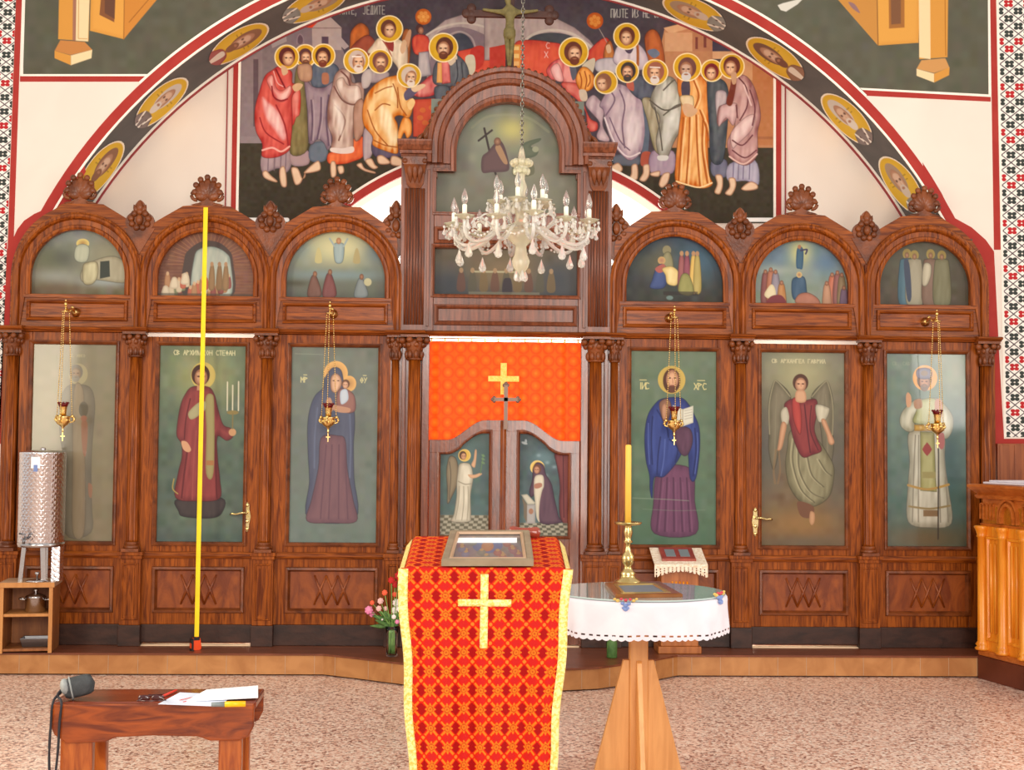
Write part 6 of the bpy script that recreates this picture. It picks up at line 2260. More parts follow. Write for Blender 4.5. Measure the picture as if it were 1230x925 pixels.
# ---- corner frescoes with orange furniture
def corner(left):
    c = Canvas(28, -14, 345, 91, (78, 76, 62), 1.4) if left else Canvas(880, -14, 1188, 115, (80, 78, 64), 1.4)
    c.noise(3, 10)
    O0, O1, O2, CR = (176, 104, 34), (206, 136, 56), (150, 84, 30), (232, 202, 150)
    if left:
        c.tf(0, 0, 3.935)
        c.poly([(430, -60), (760, -60), (585, 185), (425, 145)], O1, (216, 146, 62), 6, smooth=False)
        c.poly([(585, 185), (740, 0), (780, -60), (590, -60)], (196, 120, 48), smooth=False)
        c.line([(585, 185), (588, -60)], (140, 84, 34), 1.0, smooth=False)
        c.line([(610, 105), (735, -40)], (130, 74, 30), 0.8, smooth=False)
        c.poly([(478, -20), (545, -20), (540, 105), (470, 70)], (120, 72, 44), smooth=False)
        c.poly([(495, -20), (545, -20), (542, 90), (495, 62)], (92, 58, 44), smooth=False)
        c.poly([(280, -60), (425, -60), (418, 195), (275, 185)], O1, smooth=False)
        c.poly([(358, -60), (425, -60), (416, 196), (356, 192)], CR, smooth=False)
        c.poly([(345, -60), (362, -60), (358, 192), (343, 190)], (150, 98, 76), smooth=False)
        c.line([(372, 0), (370, 182), (412, 184)], (176, 120, 60), 0.7, smooth=False)
        c.poly([(285, 190), (400, 198), (436, 235), (335, 260), (258, 240)], (186, 116, 58), smooth=False)
        c.poly([(258, 240), (335, 262), (335, 308), (258, 275)], O1, smooth=False)
        c.poly([(335, 262), (436, 235), (432, 275), (335, 308)], CR, smooth=False)
    else:
        c.tf(920, 0, 3.935)
        c.poly([(290, -60), (730, -60), (722, 202), (530, 215)], O1, (214, 146, 62), 6, smooth=False)
        c.poly([(290, -60), (525, -60), (530, 215)], (188, 124, 56), smooth=False)
        c.line([(525, -40), (530, 214)], (120, 78, 40), 1.1, smooth=False)
        c.poly([(390, 10), (420, 20), (445, 62), (410, 40)], (132, 96, 96))
        c.poly([(580, -20), (655, -20), (655, 130), (582, 135)], (150, 92, 44), smooth=False)
        c.poly([(590, -20), (638, -20), (638, 112), (592, 116)], (112, 72, 48), smooth=False)
        c.poly([(722, -60), (862, -60), (858, 270), (725, 280)], O1, smooth=False)
        c.poly([(722, -60), (776, -60), (778, 280), (725, 272)], CR, smooth=False)
        c.line([(846, -40), (850, 262)], (150, 88, 30), 0.9, smooth=False)
        c.poly([(735, 285), (848, 275), (868, 320), (795, 345), (712, 325)], (196, 136, 76), smooth=False)
        c.poly([(712, 325), (795, 348), (795, 390), (712, 358)], CR, smooth=False)
        c.poly([(795, 348), (868, 318), (866, 355), (795, 390)], O1, smooth=False)
        c.poly([(55, 25), (80, 15), (180, -10), (150, 20), (95, 55), (70, 48)], (206, 200, 186), smooth=False)
    return c


for left, lab in ((True, 'corner fresco on dark green with orange furniture leg, upper left'), (False, 'corner fresco on dark green with orange furniture leg, upper right')):
    cv = lift(corner(left), 0.86)
    V = on_plane(0.0788)(cv.X.ravel(), cv.Y.ravel())
    rr = np.hypot(V[:, 0] - AC[0], V[:, 2] - AC[1]).reshape(cv.ny, cv.nx)
    cv.mask = rr > AR + 0.088
    o = paint_mesh('corner_fresco', 'painted_wall', cv, on_plane(0.0788))
    tag(o, lab, 'fresco', 'corner frescoes', 'thing')


# ---- ornament strips
def ornament(x0, y0, x1, y1, cell_x, cell_y, phase=0.0):
    c = Canvas(x0, y0, x1, y1, (246, 238, 228), 2.4)
    u, v = (c.X - x0) / cell_x, (c.Y - y0) / cell_y + phase
    p, q_ = v + u * 0.5, v - u * 0.5
    fp, fq = p - np.round(p), q_ - np.round(q_)
    lines = np.minimum(np.abs(fp), np.abs(fq)) < 0.045
    a, b2 = np.floor(p), np.floor(q_)
    du, dv = (p - a - 0.5), (q_ - b2 - 0.5)
    th = np.arctan2(dv, du)
    rr = np.hypot(du, dv)
    fl = rr < 0.19 + 0.22 * np.abs(np.cos(2 * th)) ** 0.7
    ctr = rr < 0.07
    k = (a + b2).astype(int) % 6
    colr = np.where((k // 2 == 0)[..., None], np.array((188, 44, 48)), np.array((62, 66, 62)))
    c.im[lines] = (92, 80, 84)
    c.im[fl] = colr[fl]
    c.im[ctr] = (236, 226, 214)
    return c


cv = ornament(1199.5, -14, 1246, 525, 11.5, 18.2)
V0 = on_plane(0.078)


def right_fn(X, Y):
    return V0(X + (Y + 14) * 0.0165, Y)


o = paint_mesh('ornament_band', 'painted_wall', cv, right_fn)
tag(o, 'painted band of red and dark four-petal flowers in diamonds, right wall edge', 'ornament', 'ornament bands', 'thing')
cv = ornament(-24, -14, 19.5, 528, 11.5, 17.0, 0.3)


def left_fn(X, Y):
    return V0(X - (Y + 14) * 0.036, Y)


o = paint_mesh('ornament_band', 'painted_wall', cv, left_fn)
tag(o, 'painted band of red and green lattice ornament, left wall edge', 'ornament', 'ornament bands', 'thing')


# ================================================================== THINGS IN FRONT OF THE SCREEN
def WZ(px, py, z):
    """point of the level plane at height z that the photograph shows at px, py"""
    d = fw + rt * ((px - 615) / FPX) + up * ((462.5 - py) / FPX)
    t = (z - CAMZ) / d.z
    return Vector((CAMX, -DIST, CAMZ)) + d * t


def spline(pts, k=6):
    P = np.array(pts, float)
    out = []
    n = len(P)
    for i in range(n - 1):
        a, b_, c, d = P[max(i - 1, 0)], P[i], P[i + 1], P[min(i + 2, n - 1)]
        for j in range(k):
            t = j / k
            out.append(0.5 * ((2 * b_) + (c - a) * t + (2 * a - 5 * b_ + 4 * c - d) * t * t + (3 * b_ - a - 3 * c + d) * t ** 3))
    out.append(P[-1])
    return [Vector(p) for p in out]


# ---- hanging oil lamps
def oil_lamp():
    x, yb, zb_, yl, zl = 0.0, -0.03, 2.51, -0.24, 2.545
    root = thing('oil_lamp', 'x', 'hanging lamp', (0, 0, 2.51), 'hanging oil lamps')
    q = MB()
    q.M = Matrix.Rotation(PI / 2, 4, 'X')
    q.lathe([(0.03, 0.0), (0.034, 0.006), (0.026, 0.012), (0.03, 0.018), (0.014, 0.026), (0.012, 0.034)], (0, 2.51, -0.004), 20)
    q.M = None
    q.tube(spline([(0, -0.03, 2.51), (0, -0.08, 2.53), (0, -0.14, 2.515), (0, -0.20, 2.51), (0, -0.24, 2.53)]), [0.008] * 25, 8)
    for yy, zz, r_ in ((-0.08, 2.535, 0.013), (-0.14, 2.51, 0.012), (-0.24, 2.545, 0.012), (-0.24, 2.57, 0.007)):
        q.ball((0, yy, zz), r_, 10, 6)
    q.tube(spline([(0, -0.2, 2.51), (0, -0.235, 2.49), (0, -0.25, 2.505)]), 0.006, 6)
    q.build('wall_bracket', 'brass', root)
    q = MB()
    q.tube([(0, -0.24, 2.53), (0, -0.24, 2.50)], 0.003, 6)
    q.lathe([(0.008, 0.0), (0.03, 0.004), (0.03, 0.008), (0.008, 0.014)], (0, -0.24, 2.485), 16)
    q.build('hanger_plate', 'brass', root)
    cup = (0, -0.24)
    DZ = -0.10
    ztop, zr = 2.485, 1.86 + DZ
    for k in range(3):
        t = 2 * PI * k / 3 + 0.5
        p0 = Vector((cup[0] + 0.026 * math.cos(t), cup[1] + 0.026 * math.sin(t), ztop))
        p1 = Vector((cup[0] + 0.06 * math.cos(t), cup[1] + 0.06 * math.sin(t), zr))
        q = MB()
        n = 46
        for i in range(n):
            a, c = p0.lerp(p1, i / n), p0.lerp(p1, (i + 0.8) / n)
            q.tube([a, a.lerp(c, 0.5), c], [0.0022, 0.0042, 0.0022], 5)
        q.build('chain', 'brass', root)
    q = MB()
    q.lathe([(0.004, -0.09), (0.008, -0.075), (0.004, -0.068), (0.01, -0.055), (0.02, -0.045), (0.04, -0.03), (0.046, -0.01), (0.044, 0.01), (0.05, 0.018), (0.046, 0.024), (0.034, 0.02), (0.03, 0.0)], (cup[0], cup[1], 1.84 + DZ), 28)
    for k in range(3):
        t = 2 * PI * k / 3 + 0.5
        d = Vector((math.cos(t), math.sin(t), 0))
        c = Vector((cup[0], cup[1], 1.84 + DZ))
        q.tube(spline([c + d * 0.044 + Vector((0, 0, -0.02)), c + d * 0.07 + Vector((0, 0, -0.012)), c + d * 0.072 + Vector((0, 0, 0.015)), c + d * 0.055 + Vector((0, 0, 0.018))]), 0.006, 6)
        q.ball(c + d * 0.062 + Vector((0, 0, 0.022)), 0.012, 8, 6)
        q.ball(c + d * 0.074 + Vector((0, 0, 0.0)), 0.011, 8, 6)
    for k in range(10):
        t = 2 * PI * k / 10
        q.ball((cup[0] + 0.045 * math.cos(t), cup[1] + 0.045 * math.sin(t), 1.834 + DZ), 0.008, 8, 5)
    q.build('lamp_body', 'brass', root)
    q = MB()
    q.box(-0.003, 0.003, -0.243, -0.237, 1.69 + DZ, 1.75 + DZ)
    q.box(-0.014, 0.014, -0.243, -0.237, 1.72 + DZ, 1.727 + DZ)
    q.build('pendant_cross', 'brass', root)
    q = MB()
    q.lathe([(0.02, 0.01), (0.022, 0.05), (0.026, 0.085), (0.028, 0.088), (0.024, 0.086)], (cup[0], cup[1], 1.845 + DZ), 24)
    g = q.build('glass_cup', 'brass_polished', root)
    q = MB()
    q.lathe([(0.028, 0.0), (0.033, 0.014), (0.036, 0.024), (0.033, 0.024), (0.026, 0.002)], (cup[0], cup[1], 1.928 + DZ), 24)
    for k in range(10):
        t = 2 * PI * k / 10
        q.ball((cup[0] + 0.034 * math.cos(t), cup[1] + 0.034 * math.sin(t), 1.955 + DZ), (0.008, 0.008, 0.008), 7, 5)
    q.build('ruby_rim', 'ruby_glass', g, label='dark red glass rim')
    return root


LAMPS = ((90, 375, 'hanging brass oil lamp in front of the grey-bearded saint icon, above the steel urn'),
         (400, 377, 'hanging brass oil lamp in front of the mother and child icon'),
         (804.5, 382, 'hanging brass oil lamp in front of the icon of the figure with open book'),
         (1112.5, 386.5, 'hanging brass oil lamp in front of the white-robed bishop icon'))
lamp0 = oil_lamp()
for i, (px, py, lab) in enumerate(LAMPS):
    p = W(px, py, -0.02)
    o = lamp0 if i == 0 else dup(lamp0)
    o.location = (p.x, 0.0, p.z)
    o['label'] = lab

# ---- crucifix on the crown of the screen
cr = thing('crucifix', 'dark wooden crucifix with trefoil arm ends on top of the central arch', 'crucifix', (0.01, 0, 4.30))
q = MB()
q.box(-0.018, 0.042, -0.01, 0.03, 4.27, 5.02)
q.box(-0.27, 0.30, -0.008, 0.028, 4.715, 4.765)
for x in (-0.27, 0.30):
    for dx, dz in ((0, 0.045), (0, -0.045), (0.045 * (1 if x > 0 else -1), 0), (0, 0)):
        q.ball((x + dx * 0.8, 0.01, 4.74 + dz * 0.9), (0.036, 0.022, 0.036), 12, 8)
q.prism([(-0.12, 4.28), (0.14, 4.28), (0.06, 4.345), (-0.04, 4.345)], -0.03, 0.03)
q.build('cross', 'cross_wood', cr, bevel=0.004)


def skin_body(name, verts, edges, radii, m, parent, root=0):
    me = bpy.data.meshes.new(name)
    off = wloc(parent) if parent else Vector((0, 0, 0))
    me.from_pydata([tuple(Vector(v) - off) for v in verts], edges, [])
    o = bpy.data.objects.new(name, me)
    COL.objects.link(o)
    if parent:
        o.parent = parent
    sk = o.modifiers.new('skin', 'SKIN')
    sk.use_smooth_shade = True
    for i, r_ in enumerate(radii):
        v = me.skin_vertices[0].data[i]
        v.radius = r_ if isinstance(r_, tuple) else (r_, r_)
        v.use_root = (i == root)
    sb = o.modifiers.new('sub', 'SUBSURF')
    sb.levels = sb.render_levels = 2
    me.materials.append(MATS[m])
    return o


bx = 0.008
V = [(bx, -0.035, 4.60), (bx + 0.003, -0.045, 4.67), (bx + 0.004, -0.045, 4.745), (bx - 0.01, -0.055, 4.79), (bx - 0.016, -0.06, 4.835),
     (bx - 0.05, -0.035, 4.742), (bx - 0.13, -0.025, 4.752), (bx - 0.20, -0.018, 4.765), (bx + 0.055, -0.035, 4.742), (bx + 0.14, -0.025, 4.752), (bx + 0.21, -0.018, 4.765),
     (bx - 0.018, -0.045, 4.55), (bx - 0.012, -0.07, 4.45), (bx - 0.004, -0.04, 4.36), (bx - 0.002, -0.055, 4.335),
     (bx + 0.02, -0.045, 4.55), (bx + 0.016, -0.07, 4.45), (bx + 0.006, -0.04, 4.362), (bx + 0.004, -0.058, 4.337)]
E = [(0, 1), (1, 2), (2, 3), (3, 4), (2, 5), (5, 6), (6, 7), (2, 8), (8, 9), (9, 10), (0, 11), (11, 12), (12, 13), (13, 14), (0, 15), (15, 16), (16, 17), (17, 18)]
Rr = [0.034, 0.032, 0.036, 0.015, 0.03, 0.02, 0.013, 0.01, 0.02, 0.013, 0.01, 0.022, 0.017, 0.011, 0.009, 0.022, 0.017, 0.011, 0.009]
skin_body('figure', V, E, Rr, 'corpus_paint', cr)
q = MB()
q.lathe([(0.036, -0.05), (0.045, -0.02), (0.044, 0.02), (0.036, 0.035)], (bx, -0.04, 4.585), 14)
q.build('loincloth', 'corpus_paint', cr)

# ---- chandelier
CY = -2.4
cxx = W(626, 262, CY).x
PXM = FPX / (DIST + CY)
zc_ = lambda y: W(626, y, CY).z
ch = thing('chandelier', 'two-tier crystal chandelier with candle bulbs and teardrop pendants, hanging on a chain', 'chandelier', (cxx, CY, zc_(330)))
q = MB()
zt0 = zc_(176)
n = 44
for i in range(n):
    z = zt0 + i * 0.026
    pts = []
    for k in range(11):
        t = 2 * PI * k / 10
        a, c = 0.0085 * math.cos(t), 0.017 * math.sin(t)
        pts.append((cxx + (a if i % 2 else 0), CY + (0 if i % 2 else a), z + c))
    q.tube(pts, 0.0032, 6)
q.build('chain', 'chain_metal', ch)
q = MB()
P_ = [(0.006, 176), (0.012, 180), (0.016, 184), (0.02, 190), (0.03, 196), (0.04, 200), (0.03, 206), (0.02, 210), (0.018, 216), (0.03, 224), (0.022, 232), (0.02, 238), (0.05, 244), (0.055, 250), (0.03, 258), (0.03, 266), (0.07, 272), (0.085, 280), (0.07, 288), (0.03, 296), (0.035, 306), (0.05, 314), (0.04, 322), (0.02, 328), (0.008, 334)]
q.lathe([(r_, zc_(y)) for r_, y in P_][::-1], (cxx, CY, 0), 24)
q.build('central_stem', 'crystal_milky', ch)
q = MB()
for k in range(8):
    t = 2 * PI * k / 8
    q.ball((cxx + 0.045 * math.cos(t), CY + 0.045 * math.sin(t), zc_(196)), (0.02, 0.02, 0.022), 9, 6)
    q.ball((cxx + 0.035 * math.cos(t + 0.4), CY + 0.035 * math.sin(t + 0.4), zc_(206)), (0.016, 0.016, 0.018), 9, 6)
q.build('crown_rosette', 'crystal_milky', ch)


def drop(q, p, L, w):
    q.M = None
    x, y, z = p
    q.lathe([(0.001, 0.0), (w * 0.35, -L * 0.25), (w * 0.8, -L * 0.55), (w, -L * 0.75), (w * 0.7, -L * 0.93), (0.001, -L)][::-1], (x, y, z), 8, False)


def arm(t, R, zhub, rhub, zcup, zlow, big):
    ct, st = math.cos(t), math.sin(t)
    P3 = lambda r_, z: Vector((cxx + r_ * ct, CY + r_ * st, z))
    q = MB()
    q.tube(spline([P3(rhub, zhub), P3(rhub + (R - rhub) * 0.25, zhub - 0.01 + 0.03 * (1 - big)), P3(rhub + (R - rhub) * 0.5, (zlow + zhub) / 2 - 0.02), P3(rhub + (R - rhub) * 0.78, zlow), P3(R * 0.97, zlow + 0.03), P3(R, zcup - 0.01)], 5), 0.0105 if big else 0.008, 8)
    q.tube(spline([P3(rhub + (R - rhub) * 0.3, zhub), P3(rhub + (R - rhub) * 0.55, zhub + 0.05), P3(rhub + (R - rhub) * 0.7, zhub + 0.015), P3(rhub + (R - rhub) * 0.58, zhub - 0.01)], 5), 0.006, 6)
    a = q.build('arm', 'crystal', ch)
    q = MB()
    c = P3(R, zcup)
    q.lathe([(0.012, -0.012), (0.03, -0.004), (0.056, 0.008), (0.058, 0.012), (0.03, 0.004), (0.02, 0.012), (0.02, 0.02), (0.012, 0.022)], c, 16, flute=8, depth=-0.12)
    q.build('drip_pan', 'crystal_milky', a)
    q = MB()
    q.lathe([(0.0125, 0.0), (0.0125, 0.048), (0.009, 0.052)], c + Vector((0, 0, 0.018)), 14)
    q.build('candle_sleeve', 'candle_sleeve', a)
    q = MB()
    q.lathe([(0.009, 0.0), (0.016, 0.018), (0.0175, 0.034), (0.013, 0.056), (0.006, 0.074), (0.001, 0.086)], c + Vector((0, 0, 0.069)), 14)
    b_ = q.build('bulb', 'bulb_glass', a)
    for k in range(5):
        u_ = 2 * PI * k / 5 + t
        rp = c + Vector((0.052 * math.cos(u_), 0.052 * math.sin(u_), 0.004))
        q = MB()
        q.ball(rp + Vector((0, 0, -0.012)), 0.009, 7, 5)
        drop(q, rp + Vector((0, 0, -0.018)), 0.055 if k % 2 else 0.04, 0.012)
        q.build('pendant', 'crystal', a)
    if big:
        q = MB()
        bp_ = c + Vector((0, 0, -0.02)) - Vector((0.03 * ct, 0.03 * st, 0.015))
        for k in range(3):
            q.ball(bp_ + Vector((0, 0, -0.02 - 0.024 * k)), 0.009, 8, 6)
        drop(q, bp_ + Vector((0, 0, -0.09)), 0.085, 0.021)
        q.build('teardrop_pendant', 'crystal', a)
    return a


RL = 86 / PXM
for k in range(12):
    arm(2 * PI * k / 12 + 0.13, RL * (1.0 if k % 2 else 0.95), zc_(274), 0.05, zc_(274 - (3 if k % 2 else 0)), zc_(297), 1)
for k in range(6):
    arm(2 * PI * k / 6 + 0.35, 32 / PXM, zc_(250), 0.03, zc_(246), zc_(256), 0)
q = MB()
for k in range(4):
    t = 2 * PI * k / 4 + 0.3
    drop(q, (cxx + 0.025 * math.cos(t), CY + 0.025 * math.sin(t), zc_(322)), 0.075, 0.016)
q.build('bottom_pendants', 'crystal', ch)
q = MB()                                                   # bead swags between arms
for k in range(12):
    t0_, t1_ = 2 * PI * k / 12 + 0.13, 2 * PI * (k + 1) / 12 + 0.13
    for j in range(9):
        f_ = (j + 0.5) / 9
        t = t0_ + (t1_ - t0_) * f_
        q.ball((cxx + RL * 0.93 * math.cos(t), CY + RL * 0.93 * math.sin(t), zc_(280) - 0.06 * math.sin(PI * f_)), 0.0075, 6, 4)
q.build('bead_swags', 'crystal', ch)['kind'] = 'stuff'

# ---- yellow measuring tape stretched from crest to floor
p0, p1 = W(247, 249, -0.07), W(236, 766, -0.20)
tp = thing('measuring_tape', 'yellow measuring tape drawn upright across the left side door, case on the step', 'measuring tape', (p1.x, -0.2, 0.152))
q = MB()
loops = []
for i in range(13):
    t = i / 12
    p = p0.lerp(p1, t)
    w = 0.0155
    loops.append([(p.x - w, p.y + 0.004, p.z), (p.x, p.y - 0.002, p.z), (p.x + w, p.y + 0.004, p.z), (p.x + w, p.y + 0.0055, p.z), (p.x, p.y - 0.0005, p.z), (p.x - w, p.y + 0.0055, p.z)])
q.loft(loops, True, True)
q.build('blade', 'tape_yellow', tp)
q = MB()
q.M = Matrix.Translation((p1.x - 0.004, -0.2, 0)) @ Matrix.Rotation(0.5, 4, 'Z')
q.prism([tuple(v) for v in smoothpts([(-0.032, 0.155), (0.03, 0.153), (0.032, 0.20), (0.022, 0.238), (-0.012, 0.24), (-0.034, 0.21)], 4)], -0.022, 0.022)
q.build('case', 'tape_orange', tp, bevel=0.005)
q = MB()
q.M = Matrix.Translation((p1.x - 0.004, -0.2, 0)) @ Matrix.Rotation(0.5, 4, 'Z')
q.box(-0.036, -0.022, -0.024, 0.024, 0.153, 0.232)
q.box(-0.02, 0.02, -0.0245, 0.0245, 0.22, 0.242)
q.tube([(-0.03, 0, 0.156), (-0.05, -0.03, 0.156), (-0.03, -0.06, 0.156)], 0.004, 6)
q.build('grip', 'black_rubber', tp, label='black rubber grip and cord')

# ---- shelf unit with urn and pots
SH = Vector((W(62, 780, -0.36).x, -0.36, 0.152))
RSH = Matrix.Translation(SH) @ Matrix.Rotation(math.radians(8), 4, 'Z')
sh = thing('shelf_unit', 'low open wooden shelf unit at the left end of the step, urn on top', 'shelf', tuple(SH))
HW, HD, HH = 0.345, 0.31, 0.478


def sbox(nm, m, *a, bev=0.003):
    q = MB()
    q.M = RSH
    q.box(*a)
    return q.build(nm, m, sh, bevel=bev)


sbox('side_panel', 'shelf_board', -0.025, 0, 0.0, HD, 0.0, HH - 0.032)
sbox('side_panel', 'shelf_board', -HW, -HW + 0.025, 0.0, HD, 0.0, HH - 0.032)
sbox('back_panel', 'shelf_board', -HW + 0.025, -0.025, HD - 0.012, HD, 0.0, HH - 0.032)
sbox('shelf', 'shelf_edge', -HW + 0.025, -0.025, 0.004, HD - 0.012, 0.245, 0.265)
sbox('bottom_board', 'shelf_board', -HW + 0.025, -0.025, 0.004, HD - 0.012, 0.012, 0.03)
sbox('top_board', 'shelf_top', -HW - 0.006, 0.01, -0.008, HD + 0.01, HH - 0.032, HH)
q = MB()
q.M = RSH
q.box(-HW - 0.006, 0.01, -0.012, -0.008, HH - 0.034, HH)
q.box(-0.025, 0.0, -0.004, 0.0, 0.0, HH - 0.034)
q.box(-HW, -HW + 0.025, -0.004, 0.0, 0.0, HH - 0.034)
q.build('front_edging', 'shelf_edge', sh)

zt = 0.152 + HH
UC = RSH @ Vector((-0.082, 0.14, 0))
uy = UC.y
ux = W(50.5, 600, uy).x
zu = lambda y: W(50, y, uy).z
ur = 26.5 / (FPX / (DIST + uy))
urn = thing('steel_urn', 'tall swirl-polished stainless steel urn on legs standing on the shelf unit', 'urn', (ux, uy, zt))
q = MB()
q.lathe([(ur * 0.97, zu(655)), (ur, zu(653)), (ur, zu(545)), (ur * 1.02, zu(544)), (ur * 0.98, zu(543)), (ur * 0.5, zu(541)), (0.001, zu(540))], (ux, uy, 0), 48)
q.build('body', 'swirled_steel', urn)
q = MB()
q.lathe([(ur * 1.01, zu(656)), (ur * 1.012, zu(651)), (ur * 0.9, zu(651))], (ux, uy, 0), 48)
q.lathe([(0.01, 0), (0.02, 0.01), (0.012, 0.02)], (ux, uy, zu(541)), 14)
q.build('rim_band', 'steel', urn)
for dx, dy, w in ((-0.085, -0.09, 0.014), (0.045, -0.10, 0.017), (0.0, 0.12, 0.014)):
    q = MB()
    x = ux + dx
    q.loft([[(x - w + k * dx * 0.25, uy + dy - 0.004, z), (x + w + k * dx * 0.25, uy + dy - 0.004, z), (x + w + k * dx * 0.25, uy + dy + 0.004, z), (x - w + k * dx * 0.25, uy + dy + 0.004, z)] for k, z in ((0, zu(654)), (1, zt + 0.001))], True, True)
    q.build('leg', 'steel', urn)
q = MB()
q.loft([[(ux + ur * 0.62 + w, uy + d, z) for w, d in ((-0.004, -0.06), (0.05, -0.05), (0.062, 0.0), (0.05, 0.0), (0.04, -0.04), (-0.004, -0.05))] for z in (zt + 0.001, zu(652))], True, True)
q.build('leg', 'swirled_steel', urn, label='wide swirl-polished rear leg')
q = MB()
q.box(ux - 0.03, ux + 0.03, uy - ur - 0.004, uy - ur * 0.95, zu(562), zu(549))
q.build('maker_plate', 'paper', urn)
q = MB()
q.box(ux - 0.012, ux + 0.014, uy - ur - 0.006, uy - ur * 0.95, zu(566), zu(558))
q.build('blue_badge', 'thread_blue', urn)
q = MB()
q.tube([(ux - 0.05, uy - ur * 0.9, zu(645)), (ux - 0.05, uy - ur - 0.05, zu(645)), (ux - 0.05, uy - ur - 0.055, zu(651))], 0.010, 8)
q.tube([(ux - 0.05, uy - ur - 0.03, zu(646)), (ux - 0.05, uy - ur - 0.03, zu(640)), (ux - 0.09, uy - ur - 0.03, zu(639))], 0.006, 8)
q.build('tap', 'steel_dark', urn)

# lid lying under the urn, pot and dish in the shelf
lp = RSH @ Vector((-0.115, 0.055, HH))
lid = thing('pot_lid', 'small steel lid with knob lying under the urn on the shelf top', 'lid', tuple(lp))
q = MB()
q.lathe([(0.001, 0.004), (0.075, 0.001), (0.077, 0.005), (0.05, 0.014), (0.014, 0.02), (0.001, 0.021)], lp, 28)
q.build('cover', 'steel', lid)
q = MB()
q.lathe([(0.006, 0.02), (0.006, 0.045), (0.016, 0.05), (0.016, 0.062), (0.008, 0.066)], lp, 14)
q.build('knob', 'steel', lid)
pp = RSH @ Vector((-0.13, 0.11, 0.265))
pot = thing('cooking_pot', 'small shiny steel pot with lid and side handle on the middle shelf', 'pot', tuple(pp))
q = MB()
q.lathe([(0.06, 0.001), (0.068, 0.008), (0.068, 0.10), (0.072, 0.104), (0.066, 0.104)], pp, 32)
q.build('body', 'steel', pot)
q = MB()
q.lathe([(0.07, 0.104), (0.066, 0.112), (0.03, 0.126), (0.008, 0.129), (0.008, 0.14), (0.018, 0.144), (0.018, 0.156), (0.006, 0.16)], pp, 28)
q.build('lid', 'steel', pot)
q = MB()
for d in (-1, 1):
    q.tube(spline([pp + Vector((d * 0.066, -0.02, 0.085)), pp + Vector((d * 0.105, -0.022, 0.09)), pp + Vector((d * 0.105, 0.022, 0.09)), pp + Vector((d * 0.066, 0.02, 0.085))]), 0.005, 7)
q.build('handles', 'steel', pot)
dp = RSH @ Vector((-0.12, 0.13, 0.031))
dish = thing('glass_dish', 'flat dark glass dish on the bottom of the shelf unit', 'dish', tuple(dp))
q = MB()
q.M = Matrix.Translation(dp) @ Matrix.Rotation(math.radians(8), 4, 'Z')
q.loft([[(-a, -c, z), (a, -c, z), (a, c, z), (-a, c, z)] for a, c, z in ((0.085, 0.06, 0.0), (0.10, 0.075, 0.06), (0.095, 0.07, 0.06), (0.08, 0.055, 0.008))], True, True)
q.build('bowl', 'steel_dark', dish, bevel=0.004)

# ---- vase of flowers on the step
vx, vy = W(470.5, 787, -0.47).x, -0.47
vz = 0.153
vs = thing('flower_vase', 'clear glass vase of red, pink and white flowers on the step beside the draped lectern', 'vase', (vx, vy, vz))
q = MB()
q.lathe([(0.034, 0.0), (0.038, 0.004), (0.037, 0.08), (0.040, 0.15), (0.046, 0.205), (0.0435, 0.205), (0.037, 0.15), (0.033, 0.08), (0.032, 0.012), (0.001, 0.01)], (vx, vy, vz), 28)
q.build('glass', 'clear_glass', vs)
rnd = random.Random(4)
FL = [(479, 692, 'rose_red', 0.034), (470, 697, 'rose_red', 0.026), (475, 702, 'rose_red', 0.026), (484, 699, 'rose_red', 0.03), (462, 712, 'petal_coral', 0.022), (474, 714, 'petal_coral', 0.02), (447, 724, 'petal_coral', 0.018), (443, 733, 'petal_pink', 0.032), (447, 738, 'petal_pink', 0.022),
      (457, 722, 'petal_blush', 0.024), (455, 731, 'petal_blush', 0.022), (463, 731, 'petal_blush', 0.018), (476, 724, 'petal_white', 0.03), (474, 733, 'petal_white', 0.028), (480, 731, 'petal_white', 0.028), (473, 741, 'petal_white', 0.018), (477, 747, 'petal_pink', 0.017), (459, 744, 'petal_white', 0.009), (463, 748, 'petal_blush', 0.01), (487, 718, 'petal_white', 0.022), (486, 738, 'petal_white', 0.02)]
for i, (px, py, m, r_) in enumerate(FL):
    c = W(px, py, vy - 0.03 + rnd.uniform(-0.03, 0.05))
    q = MB()
    foot = Vector((vx + rnd.uniform(-0.02, 0.02), vy + rnd.uniform(-0.02, 0.02), vz + 0.02))
    neck = Vector((vx + (c.x - vx) * 0.25, vy + (c.y - vy) * 0.25, vz + 0.21))
    q.tube(spline([foot, neck, c], 5), 0.0028, 5)
    st_ = q.build('flower_stem', 'stem_green', vs)
    q = MB()
    for k in range(3):
        nn = 7
        for j in range(nn):
            t = 2 * PI * j / nn + k * 0.4
            rr = r_ * (0.9 - 0.28 * k)
            q.ball((c.x + math.cos(t) * rr * 0.62, c.y + math.sin(t) * rr * 0.4 - r_ * 0.15 * k, c.z + math.sin(t) * rr * 0.62 + r_ * 0.08 * k), (r_ * 0.36, r_ * 0.3, r_ * 0.34), 7, 5)
    q.build('blossom', m, st_)
q = MB()
for i in range(26):
    t = rnd.uniform(0, 2 * PI)
    a = Vector((vx + rnd.uniform(-0.03, 0.02), vy, vz + rnd.uniform(0.2, 0.25)))
    L = rnd.uniform(0.05, 0.12)
    q.lobe(a, a + Vector((-0.12 + rnd.uniform(0, 0.2), rnd.uniform(-0.04, 0.02), rnd.uniform(-0.01, 0.10))) * (L / 0.1), 0.016, 0.004, 6, 5)
q.build('leaves', 'leaf_green', vs)
q = MB()
for i in range(16):
    x, y = vx + rnd.uniform(-0.024, 0.024), vy + rnd.uniform(-0.024, 0.024)
    q.tube([(x, y, vz + 0.016), (vx + (x - vx) * 0.7, vy + (y - vy) * 0.7, vz + 0.2)], 0.0045, 5)
